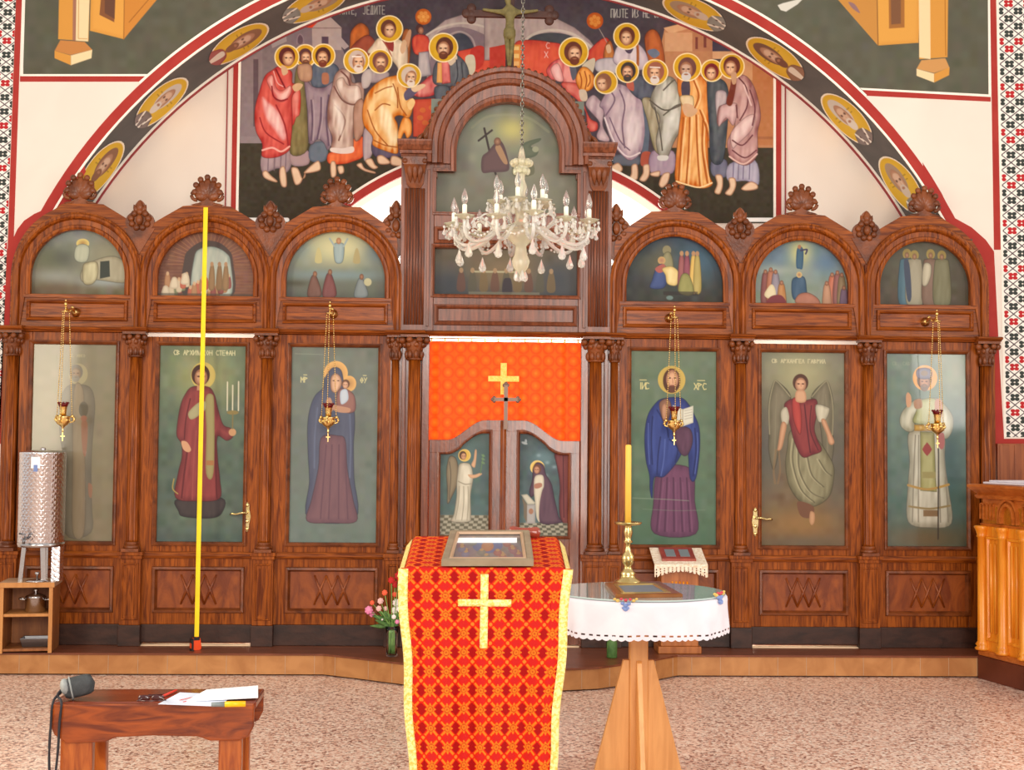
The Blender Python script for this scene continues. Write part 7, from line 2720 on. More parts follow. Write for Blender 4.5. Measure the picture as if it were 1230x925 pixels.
q.build('stems_in_water', 'stem_green', vs)

# ---- lectern under its red and gold drape
LX = (W(582, 683, -4.75).x, -4.75)
xl, xr = W(481, 683, -4.75).x, W(684, 684, -4.75).x
zf = W(582, 683, -4.75).z
zbk = W(582, 646, -4.25).z
xbl, xbr = W(492, 646, -4.25).x, W(675, 647, -4.25).x
lx = (xl + xr) / 2
lt = thing('lectern', 'wooden lectern wholly covered by a red and gold drape', 'lectern', (lx, -4.5, 0))
q = MB()
q.loft([[(lx - 0.27, y, z), (lx + 0.27, y, z), (lx + 0.27, y, z - 0.03), (lx - 0.27, y, z - 0.03)] for y, z in ((-4.73, zf - 0.006), (-4.26, zbk - 0.006))], True, True)
q.build('desk', 'analogion_oak', lt)
q = MB()
q.box(lx - 0.16, lx + 0.16, -4.64, -4.36, 0.08, zf - 0.035)
q.build('body', 'analogion_oak', lt)
q = MB()
q.box(lx - 0.22, lx + 0.22, -4.70, -4.30, 0.0, 0.08)
q.build('foot', 'analogion_oak', lt)

SLOPE = math.hypot(0.5, zbk - zf)
SFRONT = zf - 0.22


def drape_pt(u, s):
    """u across (-0.5..0.5 = hem to hem), s along: 0 at the back edge, SLOPE at the front edge, then hanging down"""
    if s <= SLOPE:
        t = s / SLOPE
        xa, xb = xbl + (xl - xbl) * t, xbr + (xr - xbr) * t
        y, z = -4.25 - 0.5 * t, zbk + (zf - zbk) * t + 0.004
        e = max(abs(u) - 0.46, 0) / 0.04
        z -= 0.03 * e
        x = (xa + xb) / 2 + u * (xb - xa)
        return (x, y, z)
    h = s - SLOPE
    k = min(h / 0.70, 1.3)
    wl, wr = xl + 0.043 * k, xr - 0.05 * k
    x = (wl + wr) / 2 + u * (wr - wl)
    amp = 0.022 * min(h / 0.5, 1.0)
    fold = math.sin(u * 19 + 0.6) + 0.5 * math.sin(u * 33 + 2.0)
    y = -4.756 - 0.012 * min(h / 0.03, 1) - amp * fold * 0.55 - 0.01
    x += 0.004 * math.sin(s * 17) * (abs(u) > 0.4)
    return (x, y, zf + 0.003 - h)


def drape_color(U, S):
    """woven pattern in metres"""
    P = 0.0672
    a, b2 = U / P + 0.16, S / P
    fa, fb = a - np.round(a), b2 - np.round(b2)
    r_ = np.hypot(fa, fb)
    th = np.arctan2(fb, fa)
    base = np.zeros(U.shape + (3,)) + np.array((204, 34, 14), float)
    ga, gb = (a - 0.5) - np.round(a - 0.5), (b2) - np.round(b2)
    dk = (np.abs(ga) + np.abs(gb)) < 0.33
    base[dk] = (156, 14, 16)
    ga, gb = a - np.round(a), (b2 - 0.5) - np.round(b2 - 0.5)
    dk = (np.abs(ga) + np.abs(gb)) < 0.30
    base[dk] = (194, 34, 30)
    OR = np.array((232, 116, 30), float)
    star = r_ < 0.27 + 0.06 * np.cos(8 * th)
    arms = (np.abs(np.abs(fa) - np.abs(fb)) < 0.085) & (r_ < 0.52)
    base[star | arms] = OR
    inner = (r_ < 0.19) & (r_ > 0.135)
    base[inner] = (176, 70, 20)
    base[(r_ < 0.06)] = (180, 76, 24)
    ca, cb = (a - 0.5) - np.round(a - 0.5), (b2 - 0.5) - np.round(b2 - 0.5)
    base[np.hypot(ca, cb) < 0.10] = (238, 120, 40)
    return base


def surf_mesh(name, m, parent, u0, u1, s0, s1, nu, ns, off, colfn=None, solid=0.0):
    us, ss = np.linspace(u0, u1, nu), np.linspace(s0, s1, ns)
    V = np.array([drape_pt(u, s) for s in ss for u in us])
    G_ = V.reshape(ns, nu, 3)
    du, ds = np.gradient(G_, axis=1), np.gradient(G_, axis=0)
    N = np.cross(ds, du)
    N /= np.linalg.norm(N, axis=2, keepdims=True) + 1e-12
    if N[ns - 1, nu // 2, 1] > 0:
        N = -N
    V = (G_ + N * off).reshape(-1, 3)
    idx = np.arange(nu * ns).reshape(ns, nu)
    F = np.stack([idx[:-1, :-1], idx[1:, :-1], idx[1:, 1:], idx[:-1, 1:]], -1).reshape(-1, 4)
    base = np.array(wloc(parent))
    me = bpy.data.meshes.new(name)
    me.from_pydata((V - base).tolist(), [], F.tolist())
    me.polygons.foreach_set('use_smooth', [True] * len(F))
    o = bpy.data.objects.new(name, me)
    COL.objects.link(o)
    o.parent = parent
    if colfn is not None:
        UU, SS = np.meshgrid(us * (xr - xl), ss)
        C = srgb2lin(colfn(UU, SS).reshape(-1, 3))
        at = me.color_attributes.new('paint', 'FLOAT_COLOR', 'POINT')
        at.data.foreach_set('color', np.concatenate([C, np.ones((len(C), 1))], 1).astype(np.float32).ravel())
    me.materials.append(MATS[m])
    if solid:
        sm_ = o.modifiers.new('thick', 'SOLIDIFY')
        sm_.thickness = solid
        sm_.offset = 0
    return o


drp = thing('lectern_cloth', 'red and gold woven drape with gold braid and cross over the lectern', 'cloth', (lx, -4.5, zf))
S1 = SLOPE + SFRONT
surf_mesh('cloth', 'drape_cloth', drp, -0.5, 0.5, 0.0, S1, 250, 560, 0.0, drape_color)
for s in (-1, 1):
    surf_mesh('gold_braid', 'gold_braid', drp, min(s * 0.458, s * 0.515), max(s * 0.458, s * 0.515), SLOPE + 0.004, S1, 5, 160, 0.003, None, 0.002)
    surf_mesh('gold_braid', 'gold_braid', drp, min(s * 0.478, s * 0.515), max(s * 0.478, s * 0.515), 0.0, SLOPE - 0.01, 5, 40, 0.003, None, 0.002)
xc0 = (582 - 582) / 205
ub = lambda px: (W(px, 730, -4.77).x - (xl + xr) / 2) / (xr - xl)
sb_ = lambda py: SLOPE + zf - W(582, py, -4.77).z
surf_mesh('sewn_cross', 'gold_braid', drp, ub(577.0), ub(586.5), sb_(691), sb_(779), 4, 60, 0.004, None, 0.002)
surf_mesh('sewn_cross', 'gold_braid', drp, ub(549), ub(615), sb_(729), sb_(720.5), 40, 4, 0.0055, None, 0.002)


def desk_pt(px, py, lift=0.0):
    """point on the sloping desk seen at px, py"""
    d = fw + rt * ((px - 615) / FPX) + up * ((462.5 - py) / FPX)
    k = (zbk - zf) / 0.5
    # z = zf + k (y + 4.75) + lift
    t = (zf + k * (-DIST + 4.75) + lift + 0.005 - CAMZ) / (d.z - k * d.y)
    return Vector((CAMX, -DIST, CAMZ)) + d * t


A_, B_, C_, D_ = desk_pt(530, 680, 0.008), desk_pt(641, 680, 0.008), desk_pt(636, 644, 0.008), desk_pt(541, 644, 0.008)
fr = thing('framed_icon', 'grey-framed icon of a gathering under glass lying on the lectern drape', 'framed icon', tuple((A_ + B_ + C_ + D_) / 4))
nrm = (B_ - A_).cross(D_ - A_).normalized()


def quad_in(f, lift):
    c = (A_ + B_ + C_ + D_) / 4
    ax, ay = (B_ - A_).normalized(), (D_ - A_).normalized()
    r_ = []
    for p, sx_, sy_ in ((A_, 1, 1), (B_, -1, 1), (C_, -1, -1), (D_, 1, -1)):
        r_.append(p + ax * sx_ * f + ay * sy_ * f + nrm * lift)
    return r_


q = MB()
q.loft([quad_in(0, 0.0), quad_in(0, 0.022), quad_in(0.006, 0.026), quad_in(0.022, 0.024), quad_in(0.03, 0.02), quad_in(0.03, 0.012)], True)
q.build('frame', 'frame_grey', fr)
q = MB()
q.loft([quad_in(0.026, 0.021), quad_in(0.028, 0.025), quad_in(0.034, 0.025), quad_in(0.038, 0.016)], True)
q.build('inner_edge', 'shelf_top', fr)
cv = Canvas(0, 0, 100, 60, (120, 116, 118), 1.6)
cv.noise(16, 6)
cv.ell(48, 26, 22, 18, (60, 90, 160), (90, 120, 180))
cv.ell(48, 28, 9, 12, (196, 110, 60), (214, 140, 84))
for i in range(26):
    x, y = (i * 37) % 96 + 2, 14 + (i * 23) % 42
    if abs(x - 48) > 16 or y > 40:
        cv.ell(x, y, 6, 7, [(150, 66, 60), (92, 100, 140), (170, 130, 90), (130, 70, 90), (98, 110, 96)][i % 5], [(180, 100, 84), (120, 130, 170), (200, 160, 120), (160, 100, 110), (130, 140, 120)][i % 5])
        cv.ell(x, y - 6, 3, 3, (206, 160, 84))
cv.im = cv.im * 0.5 + np.array((136, 122, 120)) * 0.5
Q = quad_in(0.032, 0.013)


def pic_fn(X, Y):
    a, b2 = (X / 100)[:, None], (Y / 60)[:, None]
    Qa = [np.array(p) for p in Q]
    top = Qa[3] * (1 - a) + Qa[2] * a
    bot = Qa[0] * (1 - a) + Qa[1] * a
    return top * (1 - b2) + bot * b2


paint_mesh('picture', 'painted_glazed', cv, pic_fn, fr)
q = MB()
T = [desk_pt(548, 652, 0.022), desk_pt(621, 652, 0.022), desk_pt(621, 646.5, 0.022), desk_pt(548, 646.5, 0.022)]
q.loft([T, [p + nrm * 0.002 for p in T]], True, True)
q.build('paper_strip', 'paper', fr, label='white paper strip along the upper edge')
wp = desk_pt(630, 645, 0.002)
wb = thing('wooden_handle', 'small turned reddish wooden piece behind the framed icon on the lectern', 'wooden piece', tuple(wp))
q = MB()
q.M = Matrix.Translation(wp + Vector((-0.062, 0, 0.024))) @ Matrix.Rotation(PI / 2 + 0.06, 4, 'Y')
q.lathe([(0.001, 0.0), (0.016, 0.002), (0.021, 0.016), (0.018, 0.032), (0.015, 0.05), (0.017, 0.07), (0.02, 0.09), (0.023, 0.108), (0.018, 0.122), (0.001, 0.126)], (0, 0, 0), 20)
q.build('turned_body', 'red_wood', wb)

# ---- round table
TBX, TBY, TBZ, TBR = W(767, 712, -3.0).x, -3.0, 0.868, 0.425
tb = thing('round_table', 'round table on a flared pale wooden pedestal under a white cloth', 'table', (TBX, TBY, 0))
q = MB()
q.lathe([(TBR - 0.01, 0.84), (TBR - 0.004, 0.845), (TBR - 0.004, 0.856), (TBR - 0.01, 0.86)], (TBX, TBY, 0), 64, False)
q.build('tabletop', 'beech', tb)
q = MB()
q.box(TBX - 0.045, TBX + 0.045, TBY - 0.03, TBY + 0.03, 0.0, 0.84)
q.build('post', 'beech', tb, bevel=0.004)
for s in (-1, 1):
    q = MB()
    q.prism([(TBX + s * 0.045, 0.54), (TBX + s * 0.075, 0.54), (TBX + s * 0.085, 0.50), (TBX + s * 0.215, 0.0), (TBX + s * 0.045, 0.0)], TBY - 0.018, TBY + 0.018)
    q.build('flared_foot', 'beech', tb, bevel=0.003)
    q = MB()
    q.add([], [])
    poly = [(TBY + s * 0.03, 0.54), (TBY + s * 0.05, 0.53), (TBY + s * 0.21, 0.0), (TBY + s * 0.03, 0.0)]
    q.loft([[(x, y, z) for y, z in poly] for x in (TBX - 0.013, TBX + 0.013)], True, True)
    q.build('flared_foot', 'beech_bar', tb, bevel=0.003)
cl = thing('tablecloth', 'white embroidered cloth with lace hem over the round table', 'tablecloth', (TBX, TBY, TBZ))
q = MB()
NT = 288
rows = [(0.0, 0.0)] + [(TBR * k / 4, 0.0) for k in (1, 2, 3)] + [(TBR + 0.002, -0.001), (TBR + 0.008, -0.008)] + [(TBR + 0.010, -0.01 - 0.135 * k / 12) for k in range(1, 13)]
loops = []
for r_, dz in rows:
    k = max(0, (-dz - 0.02) / 0.2)
    l = []
    for i in range(NT):
        t = 2 * PI * i / NT
        wv = math.sin(t * 13 + 0.5) + 0.6 * math.sin(t * 21 + 2) + 0.5 * math.sin(t * 7)
        rr = max(r_ + k * (0.012 * wv + 0.012), 1e-4)
        l.append((TBX + rr * math.cos(t), TBY + rr * math.sin(t), TBZ + dz - k * 0.006 * math.sin(t * 5)))
    loops.append(l)
q.loft(loops, True, False, True)
hem = loops[-1]
q.build('cloth', 'white_linen', cl)
q = MB()
vs_, fs_ = [], []
lev = (0.0, -0.006, -0.014, -0.02, -0.026)
for j, dz in enumerate(lev):
    for i in range(NT):
        x, y, z = hem[i]
        sc = 0.008 * abs(math.sin(i * PI / 4)) if j == 4 else 0
        vs_.append((x, y, z + dz - sc))
for j in range(4):
    for i in range(NT):
        if j == 1 and i % 4 in (1, 2):
            continue
        a, b2 = j * NT + i, j * NT + (i + 1) % NT
        fs_.append((a, b2, b2 + NT, a + NT))
q.add(vs_, fs_)
o = q.build('lace_hem', 'white_linen', cl)
for px, py, k in ((748, 727, 0), (866, 724, 1)):
    q1, q2, q3 = MB(), MB(), MB()
    d = fw + rt * ((px - 615) / FPX) + up * ((462.5 - py) / FPX)
    # angle of that spot on the cloth's front
    xx = W(px, py, TBY - 0.3).x
    t = -math.acos(max(-0.98, min(0.98, (xx - TBX) / (TBR + 0.012))))
    for dx, dz, r_, Q_ in ((0, 0, 0.012, q1), (-0.014, 0.008, 0.010, q1), (0.014, 0.008, 0.010, q1), (0, -0.018, 0.012, q1), (-0.01, -0.012, 0.008, q1), (0.01, -0.012, 0.008, q1), (-0.036, 0.02, 0.010, q2), (-0.05, 0.026, 0.008, q2), (0.036, 0.022, 0.009, q2), (0.048, 0.03, 0.007, q2), (-0.02, 0.028, 0.008, q3), (0.02, 0.028, 0.008, q3), (0.0, 0.024, 0.009, q3)):
        tt = t + dx / TBR
        rr = TBR + 0.0135 + (0.006 if dz < 0 else 0.002)
        Q_.ball((TBX + rr * math.cos(tt), TBY + rr * math.sin(tt), W(px, py, TBY - 0.42).z + dz), (r_, 0.004, r_ * 0.8), 8, 5)
    for Q_, m in ((q1, 'thread_blue'), (q2, 'thread_gold'), (q3, 'thread_red')):
        Q_.build('embroidered_flowers', m, cl)
gz = TBZ + 0.002
gl = thing('glass_tabletop', 'round greenish glass plate lying on the white tablecloth', 'glass plate', (TBX, TBY, gz))
q = MB()
q.lathe([(TBR - 0.004, 0.0), (TBR, 0.002), (TBR, 0.006), (TBR - 0.002, 0.008), (0.3, 0.008), (0.001, 0.008)], (TBX, TBY, gz), 96, False)
q.build('plate', 'green_glass_top', gl)
gz += 0.0085
# framed icon lying on the glass
qd = [WZ(739, 719, gz), WZ(820, 717.5, gz), WZ(793, 702, gz), WZ(726, 703.5, gz)]
fi = thing('framed_icon', 'brown and gilt framed icon lying flat on the glass table', 'framed icon', tuple(sum(qd, Vector()) / 4))
cq = sum(qd, Vector()) / 4


def inq(f, h):
    return [cq + (p - cq) * (1 - f) + Vector((0, 0, h)) for p in qd]


q = MB()
q.loft([inq(0, 0.0), inq(0, 0.014), inq(0.05, 0.018), inq(0.24, 0.016), inq(0.27, 0.01)], True)
q.build('frame', 'frame_brown', fi)
q = MB()
q.loft([inq(0.26, 0.012), inq(0.27, 0.017), inq(0.36, 0.017), inq(0.4, 0.01)], True)
q.build('gilt_edge', 'frame_gilt', fi)
q = MB()
q.loft([inq(0.38, 0.0), inq(0.38, 0.011)], True, True)
q.build('picture', 'ink_grey', fi)
# candlestick and candle
cp = WZ(754, 702.5, gz)
S_ = FPX / (DIST + cp.y)
zz = lambda y: W(754, y, cp.y).z
cs = thing('candlestick', 'tall turned brass candlestick with drip plate on the round table', 'candlestick', (cp.x, cp.y, gz))
q = MB()
PR = [(16, 703.5), (16.5, 701), (15, 698), (10, 695), (8.5, 692), (9.5, 689.5), (7, 687), (5, 684), (4.5, 681), (7, 677), (8, 672), (7, 668), (4, 664), (3, 658), (3, 654), (6, 652), (3.5, 649), (4.5, 645), (5.5, 640), (4.5, 636), (4, 633), (6, 631)]
zb0 = zz(703.5)
q.lathe([(r_ / S_, gz + 0.0005 + zz(y) - zb0) for r_, y in PR], (cp.x, cp.y, 0), 32)
q.build('stem', 'brass_satin', cs)
q = MB()
q.lathe([(0.02, zz(631.5)), (15 / S_, zz(630)), (17 / S_, zz(627.5)), (16.5 / S_, zz(627)), (0.02, zz(629.5))], (cp.x, cp.y, 0), 36)
q.build('drip_plate', 'brass_satin', cs)
cd = thing('candle', 'thick yellow wax candle standing in the brass candlestick', 'candle', (cp.x, cp.y, zz(630)))
q = MB()
q.lathe([(3.8 / S_, zz(629)), (3.6 / S_, zz(536)), (3.0 / S_, zz(534.5)), (0.001, zz(534))], (cp.x, cp.y, 0), 20)
q.build('wax', 'candle_wax', cd)
q = MB()
q.tube([(cp.x, cp.y, zz(535)), (cp.x, cp.y, zz(532.5))], 0.0012, 6)
q.build('wick', 'strap_black', cd)

# ---- small icon stand by the screen
AY = -0.30
ax0, ax1 = W(794, 730, AY).x, W(839, 730, AY).x
azb, azt = 0.152, W(815, 676, AY).z
sm = thing('small_icon_stand', 'small oak icon stand with slanted top, standing on the step behind the round table', 'icon stand', ((ax0 + ax1) / 2, AY, azb))
q = MB()
q.box(ax0, ax1, AY, AY + 0.20, azb + 0.05, azt - 0.01)
q.build('body', 'analogion_oak', sm, bevel=0.004)
q = MB()
for k in range(5):
    x = (ax0 + ax1) / 2 + (k - 2) * 0.026
    q.tube([(x, AY - 0.001, azt - 0.27), (x, AY - 0.001, azt - 0.13)], [0.005, 0.007], 8)
q.build('carved_reeds', 'honey_oak', sm)
q = MB()
q.box(ax0 - 0.02, ax1 + 0.02, AY - 0.02, AY + 0.22, azb, azb + 0.05)
q.build('plinth', 'analogion_oak', sm, bevel=0.006)
q = MB()
bx0, bx1 = ax0 - 0.05, ax1 + 0.05
yb0, yb1 = AY - 0.05, AY + 0.23
zf_, zb_2 = azt - 0.012, azt + 0.085
q.loft([[(bx0, y, z), (bx1, y, z), (bx1, y, z - 0.022), (bx0, y, z - 0.022)] for y, z in ((yb0, zf_), (yb1, zb_2))], True, True)
q.box(ax0, ax1, AY + 0.16, AY + 0.2, azt - 0.02, azt + 0.03)
q.build('slanted_top', 'frame_brown', sm, bevel=0.004)
lc = thing('lace_cloth', 'small cream lace runner hanging over the front of the icon stand', 'cloth', ((ax0 + ax1) / 2, yb0, zf_))
q = MB()
loops = []
n = 41
for y, z in ((yb1 - 0.02, zb_2 + 0.000), (yb0 + 0.1, zf_ + 0.036), (yb0 - 0.004, zf_ + 0.002)):
    loops.append([(bx0 - 0.005 + (bx1 - bx0 + 0.01) * i / (n - 1), y, z + 0.003) for i in range(n)])
for k in range(1, 9):
    l = []
    for i in range(n):
        f_ = i / (n - 1)
        drop_ = 0.085 * (1 - 0.5 * math.sin(PI * f_)) + (0.008 * abs(math.sin(f_ * PI * 10)) if k == 8 else 0)
        l.append((bx0 - 0.005 + (bx1 - bx0 + 0.01) * f_, yb0 - 0.008 - 0.004 * math.sin(f_ * 22) * k / 8, zf_ + 0.003 - drop_ * k / 8))
    loops.append(l)
vs_ = [p for l in loops for p in l]
fs_ = []
for j in range(len(loops) - 1):
    for i in range(n - 1):
        if j >= 5 and j % 2 == 1 and i % 3 == 1:
            continue
        fs_.append((j * n + i, j * n + i + 1, (j + 1) * n + i + 1, (j + 1) * n + i))
q.add(vs_, fs_)
q.build('lace', 'lace_cream', lc)
fx = thing('framed_icon', 'small dark framed double picture resting on the icon stand', 'framed icon', ((ax0 + ax1) / 2, yb0 + 0.12, zf_ + 0.04))
slp = (zb_2 - zf_) / (yb1 - yb0)
fr_pt = lambda x, y, h: (x, y, zf_ + slp * (y - yb0) + 0.005 + h)
xm = (ax0 + ax1) / 2 - 0.005
q = MB()
q.loft([[fr_pt(xm - 0.12 + o_, yb0 + 0.05 + o_, h), fr_pt(xm + 0.12 - o_, yb0 + 0.05 + o_, h), fr_pt(xm + 0.12 - o_, yb0 + 0.24 - o_, h), fr_pt(xm - 0.12 + o_, yb0 + 0.24 - o_, h)] for o_, h in ((0, 0), (0, 0.014), (0.004, 0.018))], True, True)
q.build('frame', 'red_wood', fx)
for s in (-1, 1):
    q = MB()
    c = xm + s * 0.05
    q.loft([[fr_pt(c - 0.034, yb0 + 0.085, h), fr_pt(c + 0.034, yb0 + 0.085, h), fr_pt(c + 0.034, yb0 + 0.2, h), fr_pt(c - 0.034, yb0 + 0.2, h)] for h in (0.016, 0.0195)], True, True)
    q.build('picture', 'marker_grey', fx)

# ---- green jar on the step under the table
jp = WZ(735, 790, 0.153)
jr = thing('green_jar', 'small green glass jar on the step, seen under the round table', 'jar', tuple(jp))
q = MB()
q.lathe([(0.032, 0.0), (0.036, 0.006), (0.036, 0.10), (0.03, 0.115), (0.028, 0.135)], jp, 24)
q.build('glass', 'leaf_green', jr)
q = MB()
q.lathe([(0.03, 0.132), (0.031, 0.15), (0.001, 0.152)], jp, 24)
q.build('lid', 'steel', jr)

# ---- bench with the odds and ends
BY = -3.93
bx0, bx1 = W(62, 843, BY).x, W(305, 845, BY).x
bz = W(180, 844, BY).z
BD = 0.30
bn = thing('bench', 'low glossy pine bench with shaped apron in the left foreground', 'bench', ((bx0 + bx1) / 2, BY + BD / 2, 0))
RB = Matrix.Translation((bx0, BY, 0)) @ Matrix.Rotation(0.03, 4, 'Z')
L = bx1 - bx0
q = MB()
q.M = RB
q.box(0.0, L + 0.005, 0.0, BD, bz - 0.03, bz)
q.build('seat_board', 'bench_top', bn, bevel=0.006)
for y0, nm in ((-0.024, 'front_apron'), (BD, 'rear_apron')):
    q = MB()
    q.M = RB
    p = [(0.0, bz - 0.004), (L, bz - 0.004), (L, bz - 0.10), (L - 0.02, bz - 0.14), (L - 0.06, bz - 0.158), (L - 0.18, bz - 0.158), (L - 0.23, bz - 0.14), (L * 0.5, bz - 0.135), (0.27, bz - 0.142), (0.23, bz - 0.16), (0.07, bz - 0.165), (0.02, bz - 0.13), (0.0, bz - 0.09)]
    q.prism([tuple(v) for v in p], y0, y0 + 0.024)
    q.build(nm, 'bench_pine', bn, bevel=0.006)
for x in (0.105, L - 0.10):
    w = 0.066 if x < 0.3 else 0.048
    for y in (0.0, BD - 0.05):
        q = MB()
        q.M = RB
        q.box(x - w, x + w, y + 0.001, y + 0.049, 0.0, bz - 0.03)
        q.build('leg', 'bench_leg', bn, bevel=0.005)
bp = lambda px, py, h=0.001: WZ(px, py, bz + h)
# camera pouch with strap
pc = bp(93, 841)
po = thing('camera_pouch', 'small dark grey zipped pouch with strap on the left end of the bench', 'pouch', tuple(pc))
q = MB()
q.M = Matrix.Translation(pc + Vector((-0.003, 0.02, 0.054))) @ Matrix.Rotation(-0.22, 4, 'Y') @ Matrix.Rotation(0.3, 4, 'Z')
lp_ = []
for j in range(13):
    a = -1 + 2 * j / 12
    k = (1 - abs(a) ** 4) ** 0.35 if abs(a) < 1 else 0.05
    lp_.append([(a * 0.068, 0.042 * max(k, 0.05) * math.copysign(abs(math.cos(2 * PI * i / 20)) ** 0.7, math.cos(2 * PI * i / 20)), 0.044 * max(k, 0.05) * math.copysign(abs(math.sin(2 * PI * i / 20)) ** 0.7, math.sin(2 * PI * i / 20))) for i in range(20)])
q.loft(lp_, True, True, True)
q.build('body', 'pouch_cloth', po)
q = MB()
q.M = Matrix.Translation(pc + Vector((-0.003, 0.02, 0.054))) @ Matrix.Rotation(-0.22, 4, 'Y') @ Matrix.Rotation(0.3, 4, 'Z')
q.tube([(-0.03, 0.044 * math.cos(t), 0.0465 * math.sin(t)) for t in np.linspace(0, 2 * PI, 25)], 0.004, 6)
q.ball((-0.052, -0.012, 0.012), (0.02, 0.034, 0.036), 12, 8)
q.build('grey_end_panel', 'pouch_grey', po, label='light grey end with piping')
q = MB()
sp = [pc + Vector((-0.06, 0.0, 0.05)), pc + Vector((-0.075, -0.03, 0.025)), Vector((bx0 + 0.05, BY - 0.032, bz + 0.006)), Vector((bx0 + 0.045, BY - 0.035, bz - 0.08)), Vector((bx0 + 0.04, BY - 0.033, bz - 0.2)), Vector((bx0 + 0.03, BY - 0.036, bz - 0.30)), Vector((bx0 + 0.012, BY - 0.036, bz - 0.30)), Vector((bx0 + 0.006, BY - 0.036, bz - 0.2)), Vector((bx0 + 0.01, BY - 0.036, bz - 0.08)), Vector((bx0 + 0.015, BY - 0.03, bz + 0.008)), pc + Vector((-0.07, 0.0, 0.03))]
q.tube(spline(sp, 6), 0.0055, 6)
q.build('strap', 'strap_black', po)
# papers
def sheet(nm, lab, m, quad, hs, th=0.0012):
    P4 = [bp(px, py, h) for (px, py), h in zip(quad, hs)]
    o_ = thing(nm, lab, 'paper', tuple(sum(P4, Vector()) / 4), 'loose papers on the bench')
    q_ = MB()
    q_.loft([P4, [p + Vector((0, 0, th)) for p in P4]], True, True)
    q_.build('sheet', m, o_)
    return o_, P4


sh1, _ = sheet('paper_sheet', 'lower white sheet on the bench, with pen marks and bluish edge', 'paper_blue', [(190, 846), (268, 849), (276, 835), (216, 832)], (0.002, 0.002, 0.002, 0.002))
sh2, P4 = sheet('paper_sheet', 'upper white sheets raised at the right end, on the bench', 'paper', [(224, 843), (310, 838.5), (310, 825), (248, 830)], (0.004, 0.010, 0.016, 0.008), 0.006)
q = MB()
for a_, c_ in (((216, 841), (238, 836)), ((220, 843), (244, 838))):
    q.tube([bp(*a_, 0.0062), bp(*c_, 0.0075)], 0.0016, 5)
q.build('red_note', 'ink_red', sh1, label='red pen marks')
# pens, sunglasses, marker
pn = thing('red_pen', 'red pen lying behind the papers on the bench', 'pen', tuple(bp(204, 833)))
q = MB()
q.tube([bp(196, 836, 0.007), bp(211, 829.5, 0.007), bp(213, 828.8, 0.007)], [0.005, 0.005, 0.002], 10)
q.build('barrel', 'ink_red', pn)
q = MB()
q.tube([bp(196.5, 835.8, 0.007), bp(193, 837.5, 0.007)], [0.004, 0.001], 8)
q.build('tip', 'ink_grey', pn)
sg = thing('sunglasses', 'folded dark red sunglasses on the bench beside the papers', 'sunglasses', tuple(bp(180, 840)))
for px in (173, 189):
    q = MB()
    c = bp(px, 842)
    q.ball(c + Vector((0, 0, 0.012)), (0.026, 0.006, 0.013), 14, 8)
    q.build('lens', 'lens_red', sg)
q = MB()
q.tube([bp(165, 842, 0.018), bp(181, 842, 0.02), bp(199, 841, 0.018)], 0.003, 6)
q.tube([bp(165, 842, 0.016), bp(178, 835, 0.006), bp(198, 834, 0.005)], 0.003, 6)
q.tube([bp(199, 841, 0.016), bp(190, 836, 0.01), bp(168, 836, 0.008)], 0.003, 6)
q.build('frame', 'lens_red', sg)
mk = thing('yellow_marker', 'stubby yellow marker with grey cap lying under the raised papers on the bench', 'marker', tuple(bp(282, 844)))
q = MB()
q.tube([bp(270, 846, 0.012), bp(295, 845.5, 0.012)], 0.012, 12)
q.build('barrel', 'marker_yellow', mk)
q = MB()
q.tube([bp(254, 846.5, 0.011), bp(270, 846, 0.012)], [0.009, 0.011], 12)
q.build('cap', 'marker_grey', mk)

# ---- chanter's stall on the right
c0 = Vector((3.30, -0.36, 0))
ang = math.radians(-77)
RP = Matrix.Translation(c0) @ Matrix.Rotation(ang, 4, 'Z')          # local x runs towards the camera along the visible face, local y into the stall
pu = thing('choir_stall', 'honey-coloured carved choir stall with columns and arches at the right edge', 'choir stall', tuple(c0))
PL, PD = 1.5, 0.7


def pbox(nm, m, *a, bev=0.004):
    q_ = MB()
    q_.M = RP
    q_.box(*a)
    return q_.build(nm, m, pu, bevel=bev)


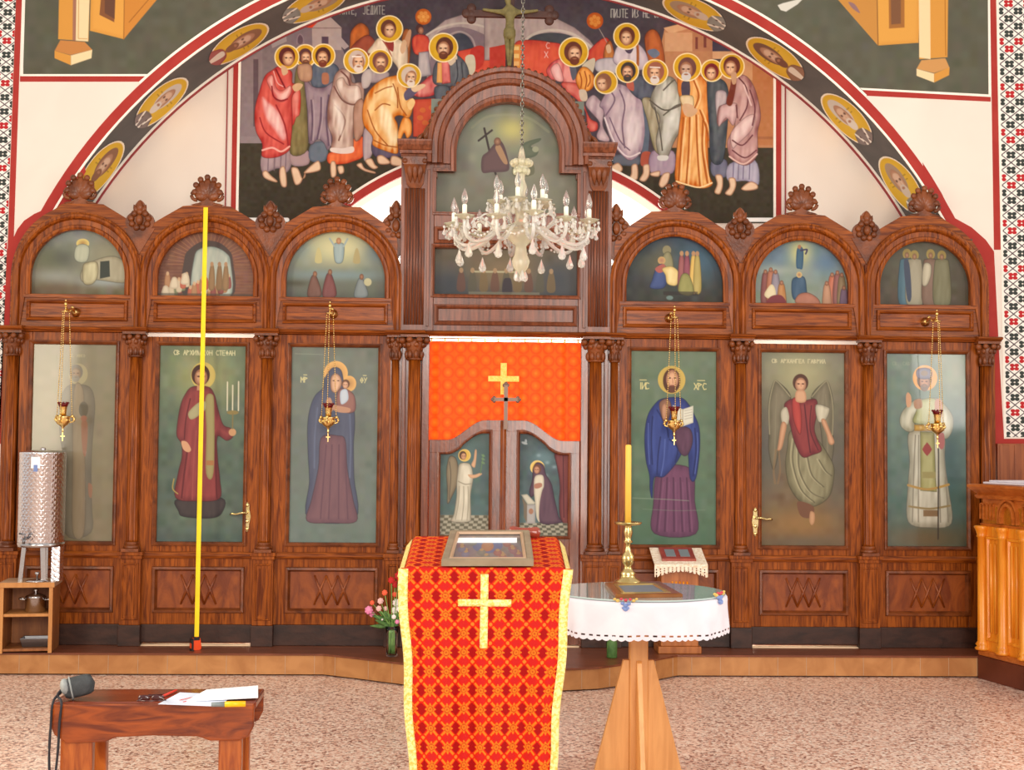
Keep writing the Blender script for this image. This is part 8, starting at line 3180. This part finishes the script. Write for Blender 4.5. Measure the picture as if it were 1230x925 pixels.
pbox('plinth', 'plinth_dark', -0.0, PL, 0.0, PD, 0.0, 0.16)
pbox('body', 'honey_oak', 0.03, PL, 0.03, PD, 0.16, 1.20)
pbox('base_moulding', 'honey_cap', 0.0, PL, 0.0, PD, 0.16, 0.20, bev=0.012)
q = MB()
q.M = RP
q.loft([[(-o_, -o_, z), (PL, -o_, z), (PL, PD, z), (-o_, PD, z)] for o_, z in ((-0.02, 1.06), (-0.015, 1.075), (-0.03, 1.08), (-0.03, 1.245), (0.0, 1.25), (0.01, 1.27), (-0.005, 1.28), (0.03, 1.31), (0.045, 1.33), (0.045, 1.345), (0.03, 1.35))], True, True)
q.build('frieze_and_cap', 'honey_cap', pu)
for i in range(7):
    x = 0.035 + i * 0.235
    q = MB()
    q.M = RP
    q.lathe([(0.05, 0.20), (0.055, 0.215), (0.04, 0.225), (0.05, 0.24), (0.036, 0.26), (0.034, 0.6), (0.032, 0.98), (0.04, 0.985), (0.034, 0.995), (0.045, 1.03), (0.055, 1.05), (0.05, 1.06)], (x, 0.02, 0), 20)
    q.build('colonnette', 'honey_oak', pu)
for i in range(6):
    x = 0.035 + i * 0.235 + 0.1175
    q = MB()
    q.M = RP
    q.rect_frame(x - 0.075, x + 0.075, 0.27, 0.99, [(0, 0.03), (0.004, 0.016), (0.018, 0.016), (0.026, 0.03)])
    for d in (-0.025, 0.025):
        q.tube([(x + d, 0.026, 0.33), (x + d, 0.026, 0.94)], 0.011, 8)
    q.build('raised_panel', 'honey_oak', pu)
for i in range(6):
    x = 0.09 + i * 0.235
    q = MB()
    q.M = RP
    if i % 2 == 0:
        for d in (-0.06, -0.02, 0.02, 0.06):
            q.strip(arch_path(x + d, 0.013, 1.20, 1.105, 8), arch_path(x + d, 0.013, 1.20, 1.105, 8, 0.006), 0.016, 0.035)
    else:
        for o_ in (0.0, 0.035):
            q.strip(arch_path(x, 0.06 + o_, 1.12 , 1.085, 16, 0, 0.085 + o_), arch_path(x, 0.06 + o_, 1.12, 1.085, 16, 0.02, 0.085 + o_), 0.004 + o_ * 0.2, 0.035)
    q.build('carved_arch', 'honey_cap', pu)
sc = RP @ Vector((0.5, 0.25, 1.352))
cl2 = thing('stall_cloth', 'folded white cloth lying on top of the choir stall', 'cloth', tuple(sc))
q = MB()
q.M = RP
q.box(0.06, 1.2, 0.01, 0.5, 1.351, 1.366)
q.box(0.10, 1.1, 0.03, 0.46, 1.366, 1.378)
q.build('folded_cloth', 'white_linen', cl2, bevel=0.006)
